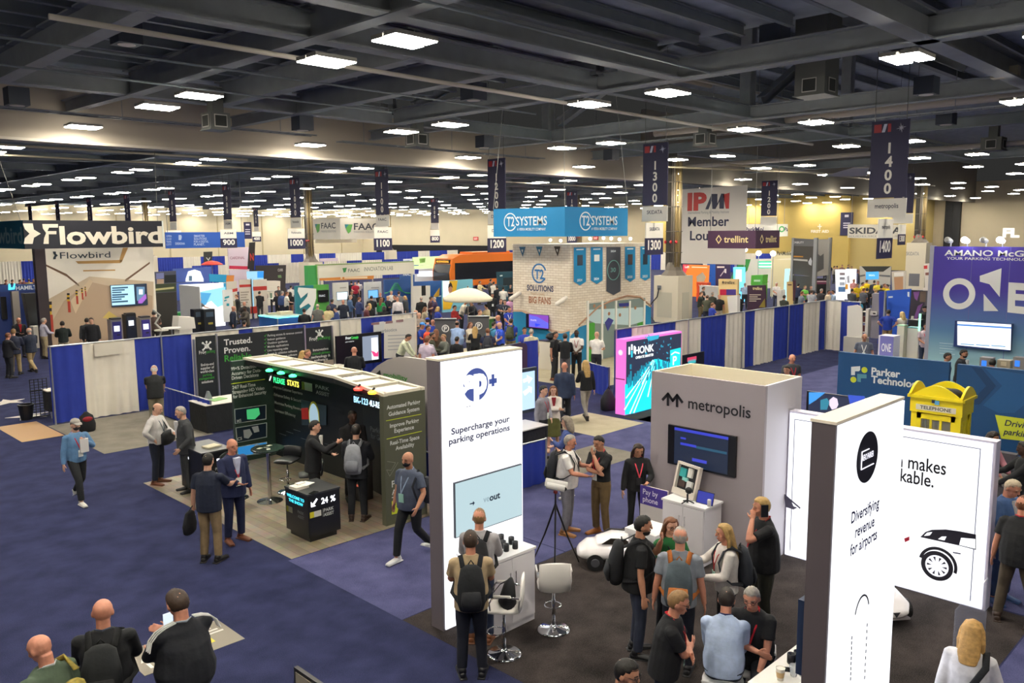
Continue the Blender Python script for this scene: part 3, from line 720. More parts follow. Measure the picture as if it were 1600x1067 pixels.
# cabinet under it
def cabinet(label,x0,y0,x1,y1,h,face,hand,toe=.06):
 o=thing('cabinet',label,'cabinet',((x0+x1)/2,(y0+y1)/2,0));W=M('dcd8dc',.45)
 part('body',Mb().box(x0+.02,y0+.02,0,x1-.02,y1-.02,h-.03),W,o);part('top',Mb().box(x0,y0,h-.03,x1,y1,h),M('eceaea',.35),o)
 for k in(0,1):
  if face=='Y':
   xm=(x0+x1)/2;a,b=(x0+.03,xm-.004)if k==0 else(xm+.004,x1-.03)
   d=part('door',Mb().box(a,y0+.002,.1,b,y0+.022,h-.05),W,o);hx=(xm-.05)if k==0 else(xm+.05)
   part('handle',Mb().tube([(hx,y0-.02,h-.42),(hx,y0-.02,h-.22)],[.006,.006],n=8).cyl((hx,y0+.01,h-.4),(hx,y0-.02,h-.4),.005,n=6).cyl((hx,y0+.01,h-.24),(hx,y0-.02,h-.24),.005,n=6),CHROME(),d)
  else:
   ym=(y0+y1)/2;a,b=(ym+.004,y1-.03)if k==0 else(y0+.03,ym-.004)
   d=part('door',Mb().box(x0+.002,a,.1,x0+.022,b,h-.05),W,o);hy=(ym+.05)if k==0 else(ym-.05)
   part('handle',Mb().tube([(x0-.02,hy,h-.36),(x0-.02,hy,h-.2)],[.006,.006],n=8).cyl((x0+.01,hy,h-.34),(x0-.02,hy,h-.34),.005,n=6).cyl((x0+.01,hy,h-.22),(x0-.02,hy,h-.22),.005,n=6),CHROME(),d)
 return o
cabinet('white two door cabinet with black mugs below the tall tower',6.9,7.34,7.82,7.93,1.03,'Y',0)
mug0=None
for i,(px,py)in enumerate(((775,853),(783,846),(786,856),(791,861),(799,850),(805,857))):
 p=G(px,py,1.03)
 F=FZ(p.x,p.y,1.03)
 if mug0 is None:
  mug0=solo('mug',Mb().lathe([(.036,0),(.04,.01),(.04,.1),(.036,.1),(.034,.012)],18,FZ(p.x,p.y,1.03)),M('14161c',.3),'black mug standing on the white cabinet under the tall tower','mug',(p.x,p.y,1.03),'black mugs on the white cabinet',True)
 else:dup(mug0,(p.x,p.y,1.03))
# bar stools
def stool_parts(name,label,loc,rz,seat='e6e2dc',sh=.74,arms=True,back=.34,group=None):
 o=thing(name,label,'bar stool',loc,rz,group);WO[o]=Vector((0,0,0));S=M(seat,.4)
 part('base',Mb().lathe([(.22,0),(.225,.012),(.19,.03),(.06,.05),(.035,.07),(.03,.08)],28),CHROME(),o,True,True)
 part('column',Mb().tube([(0,0,.07),(0,0,.42),(0,0,.43),(0,0,sh-.07)],[.026,.026,.017,.017],n=14,cap=0),CHROME(),o,True,True)
 fr=Mb();n=20;pts=[(.11*math.cos(6.283*i/n),.1+.11*math.sin(6.283*i/n),.3)for i in range(n+1)];fr.tube(pts,[.009]*(n+1),n=6,cap=0);part('footrest',fr,CHROME(),o,True,True)
 part('seat',Mb().tube([(0,-.2,sh-.02),(0,-.1,sh-.03),(0,.1,sh-.03),(0,.2,sh-.035)],[(.2,.04),(.215,.05),(.215,.05),(.2,.035)],ref=(0,0,1),n=16),S,o,True,True)
 part('backrest',Mb().tube([(0,-.20,sh-.02),(0,-.225,sh+.1),(0,-.235,sh+back)],[(.2,.03),(.215,.028),(.205,.022)],n=16),S,o,True,True)
 if arms:
  for s in(1,-1):
   a=part('armrest',Mb().tube([(s*.2,-.2,sh+.16),(s*.225,-.05,sh+.18),(s*.225,.12,sh+.17),(s*.215,.16,sh+.1),(s*.2,.15,sh)],[.012]*5,n=8),CHROME(),o,True,True)
   part('arm_pad',Mb().tube([(s*.225,-.1,sh+.19),(s*.226,.1,sh+.19)],[(.018,.012)]*2,n=10),S,a,True,True)
 return o
p=G(788,1022);stool_parts('bar_stool','white padded bar stool with a black bag on its seat',p,R(40),'e6e2dc',.66)
stool_loc=p.copy()
p2=G(865,984);stool_parts('bar_stool','white padded bar stool seen from behind beside the camera tripod',p2,R(-43),'e6e2dc',.66)
# bag on the stool
d=Matrix.Translation(stool_loc)@Matrix.Rotation(R(40),4,'Z')@Matrix.Translation((0,.06,-.14))
m=Mb();m.tube([(0,-.14,.76),(0,-.1,.85),(0,-.13,1.05),(0,-.15,1.12)],[(.17,.09),(.17,.11),(.13,.07),(.05,.03)],n=14)
bg=solo('bag',Mb(),BLACK(),'black bag lying on the seat of the white bar stool','bag',stool_loc)if False else None
me=m.mesh('bag',True);bg=bpy.data.objects.new('bag',me);COL.objects.link(bg);bg.matrix_world=d;me.materials.append(cloth('17181c'));tag(bg,'black bag lying on the seat of the white bar stool','bag')
m=Mb().tube([(.1,-.1,1.06),(.17,0,.98),(.2,.1,.84),(.23,.14,.66),(.22,.13,.56)],[(.012,.004)]*5,n=6,cap=0);me=m.mesh('strap');c=bpy.data.objects.new('strap',me);COL.objects.link(c);c.parent=bg;me.materials.append(M('2a2b30',.6))
# tripod with a white camera
p=G(868,886);o=thing('tripod','black tripod carrying a white camera behind the white bar stool','tripod',p)
for k in range(3):
 a=R(100+120*k);part('leg',Mb().tube([(p.x,p.y,1.02),(p.x+.2*math.cos(a),p.y+.2*math.sin(a),.5),(p.x+.42*math.cos(a),p.y+.42*math.sin(a),.012)],[.016,.013,.01],n=8),BLACK(),o)
part('column',Mb().cyl((p.x,p.y,.75),(p.x,p.y,1.2),.014),BLACK(),o);part('head',Mb().ell((p.x,p.y,1.22),.035,.035,.035),M('7a2020',.5),o)
o=thing('camera','white bullet camera mounted on the black tripod','camera',(p.x,p.y,1.25));ax=(RX*.14-UP*.03);q=Vector((p.x,p.y,1.30))
part('housing',Mb().tube([q-ax,q,q+ax],[(.055,.05)]*3,n=14,cap=.1),M('e4e2de',.4),o);part('hood',Mb().tube([q-ax*1.1+Vector((0,0,.045)),q+ax*1.25+Vector((0,0,.045))],[(.065,.012)]*2,n=12),M('efece8',.4),o);part('lens',Mb().ell(q+ax*1.02,.035,.035,.035),M('15161a',.2),o)
# ---------------- right hand tower ----------------
Y1=2.88
o=thing('lightbox_tower','tall white lightbox tower with black oval badge, right foreground','display tower',(6.73,Y1,0))
part('frame',Mb().box(6.73,Y1,0,8.23,3.09,3.6),M('5f565a',.55,.1),o);part('top_cap',Mb().box(6.72,Y1-.01,3.59,8.24,3.1,3.615),M('f0e4d0',.5),o)
part('light_panel',Mb().box(6.76,Y1-.02,.02,8.22,Y1+.01,3.58),WHITE_E,o)
yf=Y1-.021;m=Mb();cc=atY(1355,714,yf);rr=atY(1355,675,yf).z-cc.z;m.disc(cc.x,cc.z,rr,0,.004,FY(0,yf,0),40);part('emblem',m,M('23222c',.5),o)
m=Mb();tY(m,'AERO PARKER',(1346,722),(1364,711),9,yf-.004,.01);F=FY(0,yf-.004,0)
for q in((-.13,-.09,.14,-.083),(-.14,-.09,-.133,.07),(-.14,.07,.02,.077)):m.box(cc.x+q[0],cc.z+q[1],0,cc.x+q[2],cc.z+q[3],.006,F)
part('emblem_lettering',m,E('f4f2ff',1.0),o)
m=Mb();tY(m,'Diversifying',(1328.7,820),(1372.5,790),17,yf,.024);tY(m,'revenue',(1335,840),(1365,821),17,yf,.024);tY(m,'for airports',(1327,869),(1369,841),17,yf,.024);part('lettering',m,DK,o)
m=Mb();ca=atY(1346,950,yf);m.ring(ca.x,ca.z-.08,.21,.018,0,.004,F,22,20,160,.8)
for(xa,ya),(xb,yb)in(((1330,996),(1328,1060)),((1354,976),(1350,1058))):
 A1,B1=atY(xa,ya,yf),atY(xb,yb,yf)
 for k in range(9):z=A1.z+(B1.z-A1.z)*k/8;x=A1.x+(B1.x-A1.x)*k/8;m.box(x-.006,z-.015,0,x+.006,z+.015,.004,F)
part('road_drawing',m,DARKT,o)
o=thing('wall_screen','thin dark screen seen edge on behind the right hand tower','screen',(7.3,3.1,1.35));part('bezel',Mb().box(6.78,3.11,1.25,7.9,3.17,1.95),M('2d3b58',.3),o);part('display',Mb().box(6.8,3.17,1.27,7.88,3.175,1.93),E('3f66a0',.5),o)
# white counter behind it with cups
o=thing('counter','white counter with cups behind the right hand tower','counter',(7.2,3.45,0));part('top',Mb().box(6.75,3.12,.97,7.75,3.62,1.0),M('e6e2dc',.4),o);part('body',Mb().box(6.8,3.14,0,7.7,3.55,.97),M('d4d0d0',.5),o)
for i,(px,py,l)in enumerate(((1236,1036,'black mug at the left of the mugs on the counter behind the right hand tower'),(1246,1032,'black mug farthest back on the counter behind the right hand tower'),(1250,1040,'black mug touching the right hand tower on the counter'))):
 p=G(px,py,1.0);dup(mug0,(p.x,p.y,1.0),l)['group']='black mugs on the counter'
p=G(1219,1062,1.0);o=thing('paper_cup','cream paper cup with tan sleeve on the white counter','cup',p);part('cup',Mb().lathe([(.03,0),(.042,.12),(.044,.122),(.04,.115)],18,FZ(*p)),M('efe8da',.5),o);part('sleeve',Mb().lathe([(.0335,.03),(.041,.085),(.0405,.086),(.033,.03)],18,FZ(*p)),M('c9a878',.7),o)
p=G(1240,1056,1.0);solo('plastic_cup',Mb().lathe([(.03,0),(.042,.11),(.040,.11),(.028,.004)],18,FZ(*p)),M('dfe5ea',.1,0,0,20,0,0,.35),'clear plastic cup on the white counter beside the paper cup','cup',p,None,True)
p=G(1226,1046,1.0);solo('phone',Mb().box(-.04,-.075,0,.04,.075,.009,FZ(p.x,p.y,1.0,.5)),M('15151a',.2),'black phone lying on the white counter behind the paper cup','phone',p)
# ---------------- low lightbox wall with the white car ----------------
X0=12.26
o=thing('lightbox','long low white lightbox wall with a picture of a white car','display wall',(X0,4.5,0))
part('frame',Mb().box(X0,3.06,0,X0+.2,6.0,2.38),M('d9d4e6',.4,.2),o)
part('light_panel',Mb().box(X0-.02,3.1,.02,X0+.01,5.98,2.35),WHITE_E,o)
xf=X0-.021
m=Mb();F=FX(xf,0,0)
for q in((-5.9,2.255,-3.24,2.265),(-3.25,.1,-3.24,2.265),(-5.9,.1,-5.89,2.265)):m.box(q[0],q[1],0,q[2],q[3],.004,F)
part('trim_line',m,M('4a4a78',.5),o)
m=Mb()
a=atX(1401,729,xf);b2=atX(1478,741,xf);k=(a.y-b2.y);v,f2,x0_,x1_=glyphs('n makes',0);g2=glyphs('Vision makes',0);W1=k*(g2[3]-g2[2])/(x1_-x0_)
hh=atX(1401,709,xf).z-a.z
m.text('Vision makes',-b2.y,(a.z+b2.z)/2,hh,F,.004,W1,'r',.014)
a=atX(1398,750,xf);b2=atX(1458.7,761,xf);k=(a.y-b2.y);q=glyphs('rkable.',0);g2=glyphs('remarkable.',0);W1=k*(g2[3]-g2[2])/(q[3]-q[2])
m.text('remarkable.',-b2.y,(a.z+b2.z)/2,hh,F,.004,W1,'r',.014);part('lettering',m,DARKT,o)
m=Mb();qX(m,[(1438,839),(1446,831),(1456,827.5),(1478,827),(1500,830),(1525,835),(1525,859),(1498,852)],xf);part('car_window_picture',m,M('2a2838',.4),o)
m=Mb();qX(m,[(1502,840),(1524,842),(1524,857),(1499,851)],xf,.005,.007);qX(m,[(1444,837),(1449,832),(1457,831),(1453,836)],xf,.005,.007);qX(m,[(1466,842),(1472,838),(1479,838),(1476,844)],xf,.005,.007);part('car_window_glint',m,E('f6f8ff',1.1),o)
m=Mb();cc=atX(1464,884,xf);rr=atX(1464,861,xf).z-cc.z;m.disc(-cc.y,cc.z,rr,0,.004,F,36);m.ring(-cc.y+.01,cc.z+.02,rr*1.2,rr*.2,0,.004,F,22,-15,170);part('car_tyre_picture',m,M('2b2936',.5),o)
m=Mb().disc(-cc.y,cc.z,rr*.72,.004,.006,F,30);part('car_wheel_picture',m,E('e8e8f4',.9),o)
m=Mb()
for k in range(10):a=R(36*k);m.prism([(-cc.y+.3*rr*math.cos(a),cc.z+.3*rr*math.sin(a)),(-cc.y+.62*rr*math.cos(a-.13),cc.z+.62*rr*math.sin(a-.13)),(-cc.y+.62*rr*math.cos(a+.13),cc.z+.62*rr*math.sin(a+.13))],.006,.008,F)
part('car_spoke_picture',m,M('33313f',.5),o)
m=Mb();qX(m,[(1413,841),(1421,838),(1421,844),(1414,847)],xf);part('tail_light_picture',m,M('c8203c',.4),o)
m=Mb();qX(m,[(1489,862),(1501,864),(1501,866),(1489,864)],xf);qX(m,[(1225,773),(1236,782),(1240,791),(1246,793),(1240,796),(1228,792)],xf);qX(m,[(1224,770),(1251,793),(1250,795),(1224,773)],xf);part('car_line_picture',m,M('5a5870',.5),o)
# ---------------- booth box with the arrows logo ----------------
o=thing('exhibit_booth','grey open top booth tower with arrow logo and a screen','booth wall',(11.5,7,0));GW=M('a89fa4',.7)
part('shell_panel',Mb().box(11.5,6.02,0,11.56,8.11,2.87),GW,o);part('shell_panel',Mb().box(11.56,6.02,0,12.7,6.07,2.87),M('d8d4dc',.6),o)
part('shell_panel',Mb().box(12.64,6.07,0,12.7,8.11,2.87),M('e9dfc4',.6),o);part('shell_panel',Mb().box(11.56,8.05,0,12.64,8.11,2.87),M('e9dfc4',.6),o)
m=Mb();tX(m,'metropolis',(1075.5,638),(1173,653),17,11.499,.012);part('lettering',m,DARKT,o)
m=Mb()
def stroke(m,p,q,t,x):
 a,b=atX(*p,x),atX(*q,x);A_=Vector((-a.y,a.z));B_=Vector((-b.y,b.z));d=(B_-A_).normalized();n=Vector((-d.y,d.x))*t/2;A_-=d*t*.3;B_+=d*t*.3
 m.prism([A_-n,B_-n,B_+n,A_+n],0,.006,FX(x,0,0))
sc=lambda x,y:(1000+x/6.667,560+y/6.667)
for p,q in(((238,428),(293,368)),((293,368),(342,440)),((342,440),(388,382)),((388,382),(440,455)),((292,395),(292,485)),((387,405),(387,498))):stroke(m,sc(*p),sc(*q),.045,11.499)
part('emblem',m,DARKT,o)
o=thing('television','black television on the grey booth tower under the arrow logo','television',(11.45,7,1.7))
a,b2=atX(1044,663,11.45),atX(1148,747,11.45);m=Mb().box(-a.y,b2.z,0,-b2.y,a.z,.05,FX(11.5,0,0));part('bezel',m,M('121218',.35),o)
u0,u1,v0,v1=-a.y+.13,-b2.y-.13,b2.z+.03,a.z-.02;F=FX(11.45,0,0)
part('display',Mb().box(u0,v0,0,u1,v1,.003,F),E('142c50',.3),o)
m=Mb().box(u0,v1-.05,.003,u1,v1-.005,.006,F).box(u0+.12,v1-.28,.003,u0+.42,v1-.24,.006,F).box(u0+.35,v0+.1,.003,u0+.62,v0+.15,.006,F).box(u0+.12,v1-.18,.003,u0+.22,v1-.15,.006,F);part('display_bar',m,E('3b46d8',.5),o)
m=Mb().box(u0+.42,v1-.29,.003,u1-.02,v1-.25,.006,F).box(u0+.15,v0+.01,.003,u0+.6,v0+.015,.006,F);part('display_bar',m,E('2a6a8a',.35),o)
cabinet('white two door cabinet before the grey booth tower',10.88,6.64,11.42,7.45,.95,'X',0)
p=G(1060,778,.95);o=thing('equipment_case','open white equipment case propped up on the cabinet','case',(11.15,7.25,.95))
F=FA(11.2,7.22,.95,R(-105))@Matrix.Rotation(R(-14),4,'X')
part('shell',Mb().box(-.26,0,-.1,.26,.1,.06,F@Matrix.Rotation(0,4,'X')),M('d8cfc4',.4),o)
m=Mb().box(-.26,.08,-.02,-.22,.52,.05,F).box(.22,.08,-.02,.26,.52,.05,F).box(-.26,.49,-.02,.26,.53,.05,F);part('lid_rim',m,M('d8cfc4',.4),o)
part('lining',Mb().box(-.22,.1,-.02,.22,.49,0,F),M('25262b',.7),o)
for q,c in(((-.18,.3,-.04,.44),'3aa6a8'),((.0,.32,.1,.47),'d6d2cc'),((-.16,.14,-.02,.25),'4a3a36'),((.02,.12,.14,.26),'c9c9c6'),((-.1,.24,.02,.3),'8ccac4')):part('tool',Mb().box(q[0],q[1],0,q[2],q[3],.035,F),M(c,.4),o)
p=G(1074,786,.95);o=thing('gimbal_camera','small black camera on a mini tripod on the white cabinet','camera',p)
part('stand',Mb().cyl((p.x,p.y,.96),(p.x,p.y,1.1),.016).cyl((p.x,p.y,1.0),(p.x-.1,p.y+.04,.957),.01).cyl((p.x,p.y,1.0),(p.x+.05,p.y-.09,.957),.01).cyl((p.x,p.y,1.0),(p.x+.04,p.y+.1,.957),.01),BLACK(),o)
part('head',Mb().ell((p.x,p.y-.02,1.16),.05,.06,.055),BLACK(),o)
p=G(1100,788,.95);o=thing('tablet','dark tablet with a glowing screen standing on the white cabinet','tablet',p);F=FA(p.x,p.y,.953,R(-90))@Matrix.Rotation(R(-18),4,'X')
part('casing',Mb().box(-.15,0,-.01,.15,.2,0,F),M('1a1a22',.3),o);part('display',Mb().box(-.14,.01,0,.14,.19,.002,F),E('2430a0',.6),o);part('foot',Mb().box(-.05,0,-.1,.05,.01,0,FA(p.x,p.y,.952,R(-90))),M('1a1a22',.4),o)
p=G(1108,791,.95);solo('canister',Mb().lathe([(.03,0),(.032,.1),(.028,.11),(.01,.112)],16,FZ(*p)),M('d8d4d0',.3),'small white canister in front of the tablet on the cabinet','canister',p,None,True)
o=thing('standing_sign','purple standing sign left of the white cabinet, Pay by phone','sign',(11.05,7.75,0));xs=11.1
part('panel',Mb().box(xs,7.48,.05,xs+.03,8.02,1.0),M('cfc9c6',.5),o);part('header',Mb().box(xs-.006,7.48,.68,xs,8.02,1.0),M('4b3a94',.5),o)
m=Mb().text('Pay by',-7.96,.86,.09,FX(xs-.007,0,0),.004,.3,'l',.01).text('phone',-7.96,.73,.09,FX(xs-.007,0,0),.004,.3,'l',.01);part('lettering',m,M('e8e4f4',.5),o);part('foot',Mb().box(xs-.12,7.55,0,xs+.15,7.95,.05),M('7d7a7a',.5),o)
p=G(1003,850,.78);o=thing('side_table','white rounded side table behind the bearded man with backpack','table',(10.05,7.0,0));part('top',Mb().box(9.72,6.75,.72,10.25,7.3,.8),M('eceae8',.4),o);part('pedestal',Mb().box(9.76,6.79,0,10.21,7.26,.72),M('e2dfe0',.4),o)
# ride-on cars
def toy_car(label,loc,rz):
 o=thing('toy_car',label,'toy car',loc,rz);WO[o]=Vector((0,0,0))
 m=Mb();m.tube([(-.62,0,.2),(-.5,0,.24),(-.2,0,.25),(.2,0,.25),(.5,0,.21),(.66,0,.17)],[(.24,.09),(.31,.15),(.32,.16),(.32,.15),(.31,.12),(.2,.06)],n=20,ref=(0,0,1))
 m.tube([(-.36,0,.38),(-.12,0,.43),(.1,0,.42),(.3,0,.36)],[(.2,.05),(.24,.09),(.23,.08),(.2,.03)],n=16,ref=(0,0,1))
 m.remesh(.016,4);part('body',m,M('eee9ea',.22,0,0,20,0,.5),o,True,True)
 for s in(1,-1):part('side_window',Mb().prism([(-.3,.40),(.2,.39),(.06,.485),(-.16,.495)],0,.012,Matrix(((1,0,0,0),(0,0,-s,-s*.222),(0,1,0,0),(0,0,0,1)))),M('2c2622',.3),o,False,True)
 for x in(-.4,.42):
  for s in(1,-1):
   w_=part('wheel',Mb().tube([(x,s*.25,.13),(x,s*.33,.13)],[.13,.13],n=22,cap=0),M('17171a',.6),o,False,True);part('hub',Mb().tube([(x,s*.325,.13),(x,s*.338,.13)],[.075,.06],n=16,cap=0),M('4a4a50',.4),w_,False,True)
 part('bumper',Mb().box(.62,-.2,.1,.69,.2,.125),M('8a8488',.4),o,False,True);part('badge',Mb().prism([(-.05,.02),(.05,.02),(0,-.05)],0,.01,Matrix(((0,0,1,.69),(1,0,0,0),(0,1,0,.19),(0,0,0,1)))),M('3a3a40',.3),o,False,True)
 return o
toy_car('white ride-on toy car beside the bearded man with backpack',G(968,880),R(-48))
toy_car('white ride-on toy car peeking out behind the right hand tower',(11.35,4.3,0),R(-128))
# clear acrylic panel and easel
o=thing('acrylic_screen','clear acrylic panel by the blonde woman at bottom right','screen',(9,2.45,0));GL=M('c8d4ea',.05,0,0,20,0,0,.16)
part('pane',Mb().box(8.75,2.44,.06,9.85,2.452,1.42),GL,o);part('foot',Mb().box(8.8,2.3,0,8.86,2.6,.06).box(9.7,2.3,0,9.76,2.6,.06),ALU(),o)
o=thing('easel_sign','black framed sign on a stand cut off by the bottom edge','sign',(3.75,6.3,0));a=G(459,1042,1.3)
part('frame',Mb().box(a.x,a.y-.7,.25,a.x+.04,a.y,1.3),M('17171a',.4),o);part('poster',Mb().box(a.x-.004,a.y-.67,.28,a.x,a.y-.03,1.265),M('8d8578',.6),o);part('base',Mb().box(a.x-.15,a.y-.55,0,a.x+.2,a.y-.15,.03).box(a.x+.0,a.y-.37,.03,a.x+.04,a.y-.33,.3),M('17171a',.4),o)
# ---------------- pipe and drape ----------------
CB=M('24399c',.8,0,.06,3);CWH=M('e4ddce',.8,0,.03,3)
def drape_run(pieces,a,b,h,label_of,z0=.02,group='pipe and drape walls',name='drape'):
 """pieces: list of (fraction0, fraction1, colour letter); every cloth is a thing of its own, hung from one rail"""
 a,b=Vector(a),Vector(b);L=(b-a).length;d=(b-a)/L;n=Vector((-d.y,d.x,0))
 for i,(f0,f1,c)in enumerate(pieces):
  m=Mb();s0,s1=f0*L,f1*L;k=max(10,int((s1-s0)/.045));rnd=random.Random(int(s0*100)+i)
  rows=[]
  for zz in(z0,h*.33,h*.66,h-.06,h):
   row=[]
   for j in range(k+1):
    s=s0+(s1-s0)*j/k;amp=.04*(1.1-.75*zz/h)
    off=amp*math.sin(s*21+.6*math.sin(s*5+i))+.5*amp*math.sin(s*9.3+i)
    row.append(a+d*s+n*off+Vector((0,0,zz)))
   rows.append(row)
  for side in(0,.012):
   vv=[[m.bm.verts.new(p+n*side)for p in r]for r in rows]
   for q in range(len(rows)-1):
    for j in range(k):m.bm.faces.new((vv[q][j],vv[q][j+1],vv[q+1][j+1],vv[q+1][j])if side else(vv[q][j],vv[q+1][j],vv[q+1][j+1],vv[q][j+1]))
  o=solo(name,m,CB if c=='B' else CWH,label_of(i,c),'drape',a+d*s0,group,True)
def rail(label,pts,r=.025,h=None):
 o=thing('pipe_stand',label,'pipe stand',pts[0],0,'pipe stands')
 part('rail',Mb().tube(pts,[r]*len(pts),n=8,cap=0),ALU(),o)
 return o
yA=25.05
def frA(pxs,y,x0,x1,py=510):return[((atY(p,py,y).x-x0)/(x1-x0))for p in pxs]
x0,x1=7.08,20.0
px=[75,126,208,298,372,394,435,500,564,613,644]
fr_=frA(px,yA,x0,x1);fr_[0]=0;fr_[-1]=1
la=['blue drape at the left end of the long drape wall','white drape with a paper sign, second from the left end','blue drape behind the bald man leaning over','white drape above the first dark booth banner','narrow blue drape seen over the dark banner wall, left','white drape seen over the dark banner wall before the blue lit counter','blue drape seen over the dark banner wall below the blue lit counter','white drape seen over the dark banner wall under the green block','blue drape behind the booth television','white drape above the hung white info banner']
la.append('blue drape at the right end of the long drape wall')
cs='BWBWBWBWBWB'
drape_run([(fr_[i],fr_[i+1],cs[i])for i in range(10)],(x0,yA,0),(x1,yA,0),2.17,lambda i,c:la[i])
o=rail('thin aluminium frame carrying the long left drape wall',[(x0,yA,2.18),(x1,yA,2.18)])
for p_,y_ in((75,yA),(250,yA),(394,yA),(530,yA),(644,yA)):
 x=atY(p_,520,y_).x;part('pole',Mb().cyl((x,y_-.06,0),(x,y_-.06,2.2),.025,n=8),ALU(),o)
q=atY(169,545,yA-.07);solo('paper_sign',Mb().box(q.x-.38,yA-.085,q.z-.18,q.x+.38,yA-.078,q.z+.18),M('d6cfc0',.7),'small paper sign hung on the second drape','sign',q)
# right hand drape wall
yC=15.9;x0,x1=20.54,35.5
px=[946,974,1016,1064,1096,1132,1160,1181,1214,1251,1271,1283]
pys=[515,511,507,503,497,491,487,485,481,474,470,467]
xs=[max(x0,min(x1,G(p,q,2.17).x))for p,q in zip(px,pys)];xs=sorted(xs);xs[0]=x0;xs[-1]=x1
ff=[(x-x0)/(x1-x0)for x in xs]
lc=['blue drape left of the pink edged lightbox','white drape above the left half of the pink edged lightbox','blue drape above the right half of the pink edged lightbox','white drape right of the pink edged lightbox','blue drape just left of the right hand drape wall middle','white drape at the middle of the right hand drape wall','narrow blue drape right of the middle white drape','white drape below the dark purple standing sign','blue drape with a pole down its middle','white drape left of the drape wall corner','narrow blue drape at the far corner of the drape wall']
drape_run([(ff[i],ff[i+1],'BWBWBWBWBWB'[i])for i in range(11)],(x0,yC,0),(x1,yC,0),2.17,lambda i,c:lc[i])
drape_run([(0,.45,'W'),(.45,1,'B')],(35.5,yC,0),(35.5,14.35,0),2.17,lambda i,c:['white drape on the short return of the right drape wall','blue drape ending the return of the right drape wall'][i])
o=rail('thin aluminium frame carrying the right hand drape wall',[(x0,yC,2.18),(35.5,yC,2.18),(35.5,14.35,2.18)])
for x in(20.54,24.6,28.3,32.0,35.5):part('pole',Mb().cyl((x,yC-.06,0),(x,yC-.06,2.2),.025,n=8),ALU(),o)
part('pole',Mb().cyl((35.45,14.35,0),(35.45,14.35,2.2),.025,n=8),ALU(),o)
# side fences of low blue drape
def fence(label,a,b,h=.9,col='B',endpole=True):
 a,b=Vector(a),Vector(b);k=int((b-a).length/.05);d=(b-a).normalized();n=Vector((-d.y,d.x,0));m=Mb()
 o=thing('side_fence',label,'drape fence',a)
 for side in(-.012,.012):
  v=[[m.bm.verts.new(a+(b-a)*(j/k)+n*(.02*math.sin(j*1.1)+side)+Vector((0,0,z)))for j in range(k+1)]for z in(.01,h*.5,h)]
  for q in(0,1):
   for j in range(k):m.bm.faces.new((v[q][j],v[q][j+1],v[q+1][j+1],v[q+1][j]))
 part('cloth',m,CB if col=='B' else CWH,o,True)
 part('pole',Mb().cyl(a,a+Vector((0,0,h+.02)),.025,n=8),ALU(),o);part('pole',Mb().cyl(b,b+Vector((0,0,h+.02)),.025,n=8),ALU(),o);part('rail',Mb().cyl(a+Vector((0,0,h)),b+Vector((0,0,h)),.018,n=8),ALU(),o)
 return o
zf=atX(330,626.5,9.7).z
fence('low blue drape fence beside the empty taupe booth',(9.7,24.95,0),(9.7,20.9,0),zf)
p=G(853,753);fence('low blue drape fence beside the tall white tower',(p.x-3.0,p.y+.1,0),(p.x,p.y,0),atX(855,686,p.x).z)
fence('low blue drape fence under the dark green booth wall',(9.98,18,0),(9.98,11.7,0),1.0)
fence('low blue drape fence left of the pink edged lightbox',(21.05,17.45,0),(20.6,16.15,0),.95)
fence('low blue drape rail behind the man at the booth television',(13.2,19.5,0),(13.2,16.2,0),.9)
fence('low blue drape fence running to the curved grey booth wall',(11.0,19.9,0),(14.4,19.9,0),.9)
# ---------------- dark parking guidance booth ----------------
DG=M('2c332c',.45,0,.1,3);DGK=M('14181a',.4)
o=thing('exhibit_booth','dark parking guidance booth with white lattice roof frame','booth',(9.3,14.6,0))
ZT=2.36
part('side_panel',Mb().box(8.72,17.6,0,9.9,17.7,ZT),M('2e4038',.4),o)
part('side_panel',Mb().box(8.58,11.73,0,9.52,11.85,ZT),M('565846',.45),o)
part('back_panel',Mb().box(9.72,14.0,0,9.8,17.6,ZT-.06),DGK,o)
part('back_panel',Mb().prism([(9.72,14.0),(9.36,11.85),(9.44,11.84),(9.8,14.0)],0,ZT-.06),DGK,o)
part('fascia',Mb().box(9.05,14.0,ZT-.1,9.09,17.6,ZT).prism([(9.05,14.0),(8.7,11.85),(8.74,11.85),(9.09,14.0)],ZT-.1,ZT),M('1b1e1f',.5),o)
m=Mb();LWH=M('d9d2bf',.5)
for x in(9.07,9.78):m.box(x-.03,14.0,ZT,x+.03,17.7,ZT+.05)
for y in(17.65,16.75,15.85,14.95,14.05):m.box(9.05,y-.04,ZT,9.8,y+.04,ZT+.05)
m.prism([(9.04,14.0),(8.6,11.73),(8.68,11.73),(9.12,14)],ZT,ZT+.05).prism([(9.74,14.0),(9.44,11.73),(9.52,11.73),(9.82,14)],ZT,ZT+.05)
for y in(13.3,12.6,11.8):f=(14-y)/2.27;m.box(9.07-.44*f,y-.04,ZT,9.78-.3*f,y+.04,ZT+.05)
part('roof_frame',m,LWH,o)
m=Mb()
for y in(17.2,16.3,15.4,14.5):m.box(9.14,y-.33,ZT+.0,9.72,y+.33,ZT+.02)
for y in(13.6,12.95,12.2):f=(14-y)/2.27;m.box(9.14-.4*f,y-.26,ZT,9.7-.3*f,y+.26,ZT+.02)
part('roof_sheet',m,M('f1e9d6',.6),o)
WT=M('d9ddd8',.5);YL=M('c9d830',.5)
y=17.595;m=Mb()
for st,a,b in(('99+% Detection',(361,580),(400,573)),('Accuracy for Data-',(361.5,587),(408,580)),('Driven Decisions',(362,594),(404,587)),('24/7 Real-Time',(363,609),(399,602)),('Streaming HD Video',(363,616),(413,608)),('for Enhanced Security',(364,623),(416,614))):tY(m,st,a,b,5.2,y,.02)
part('lettering',m,WT,o)
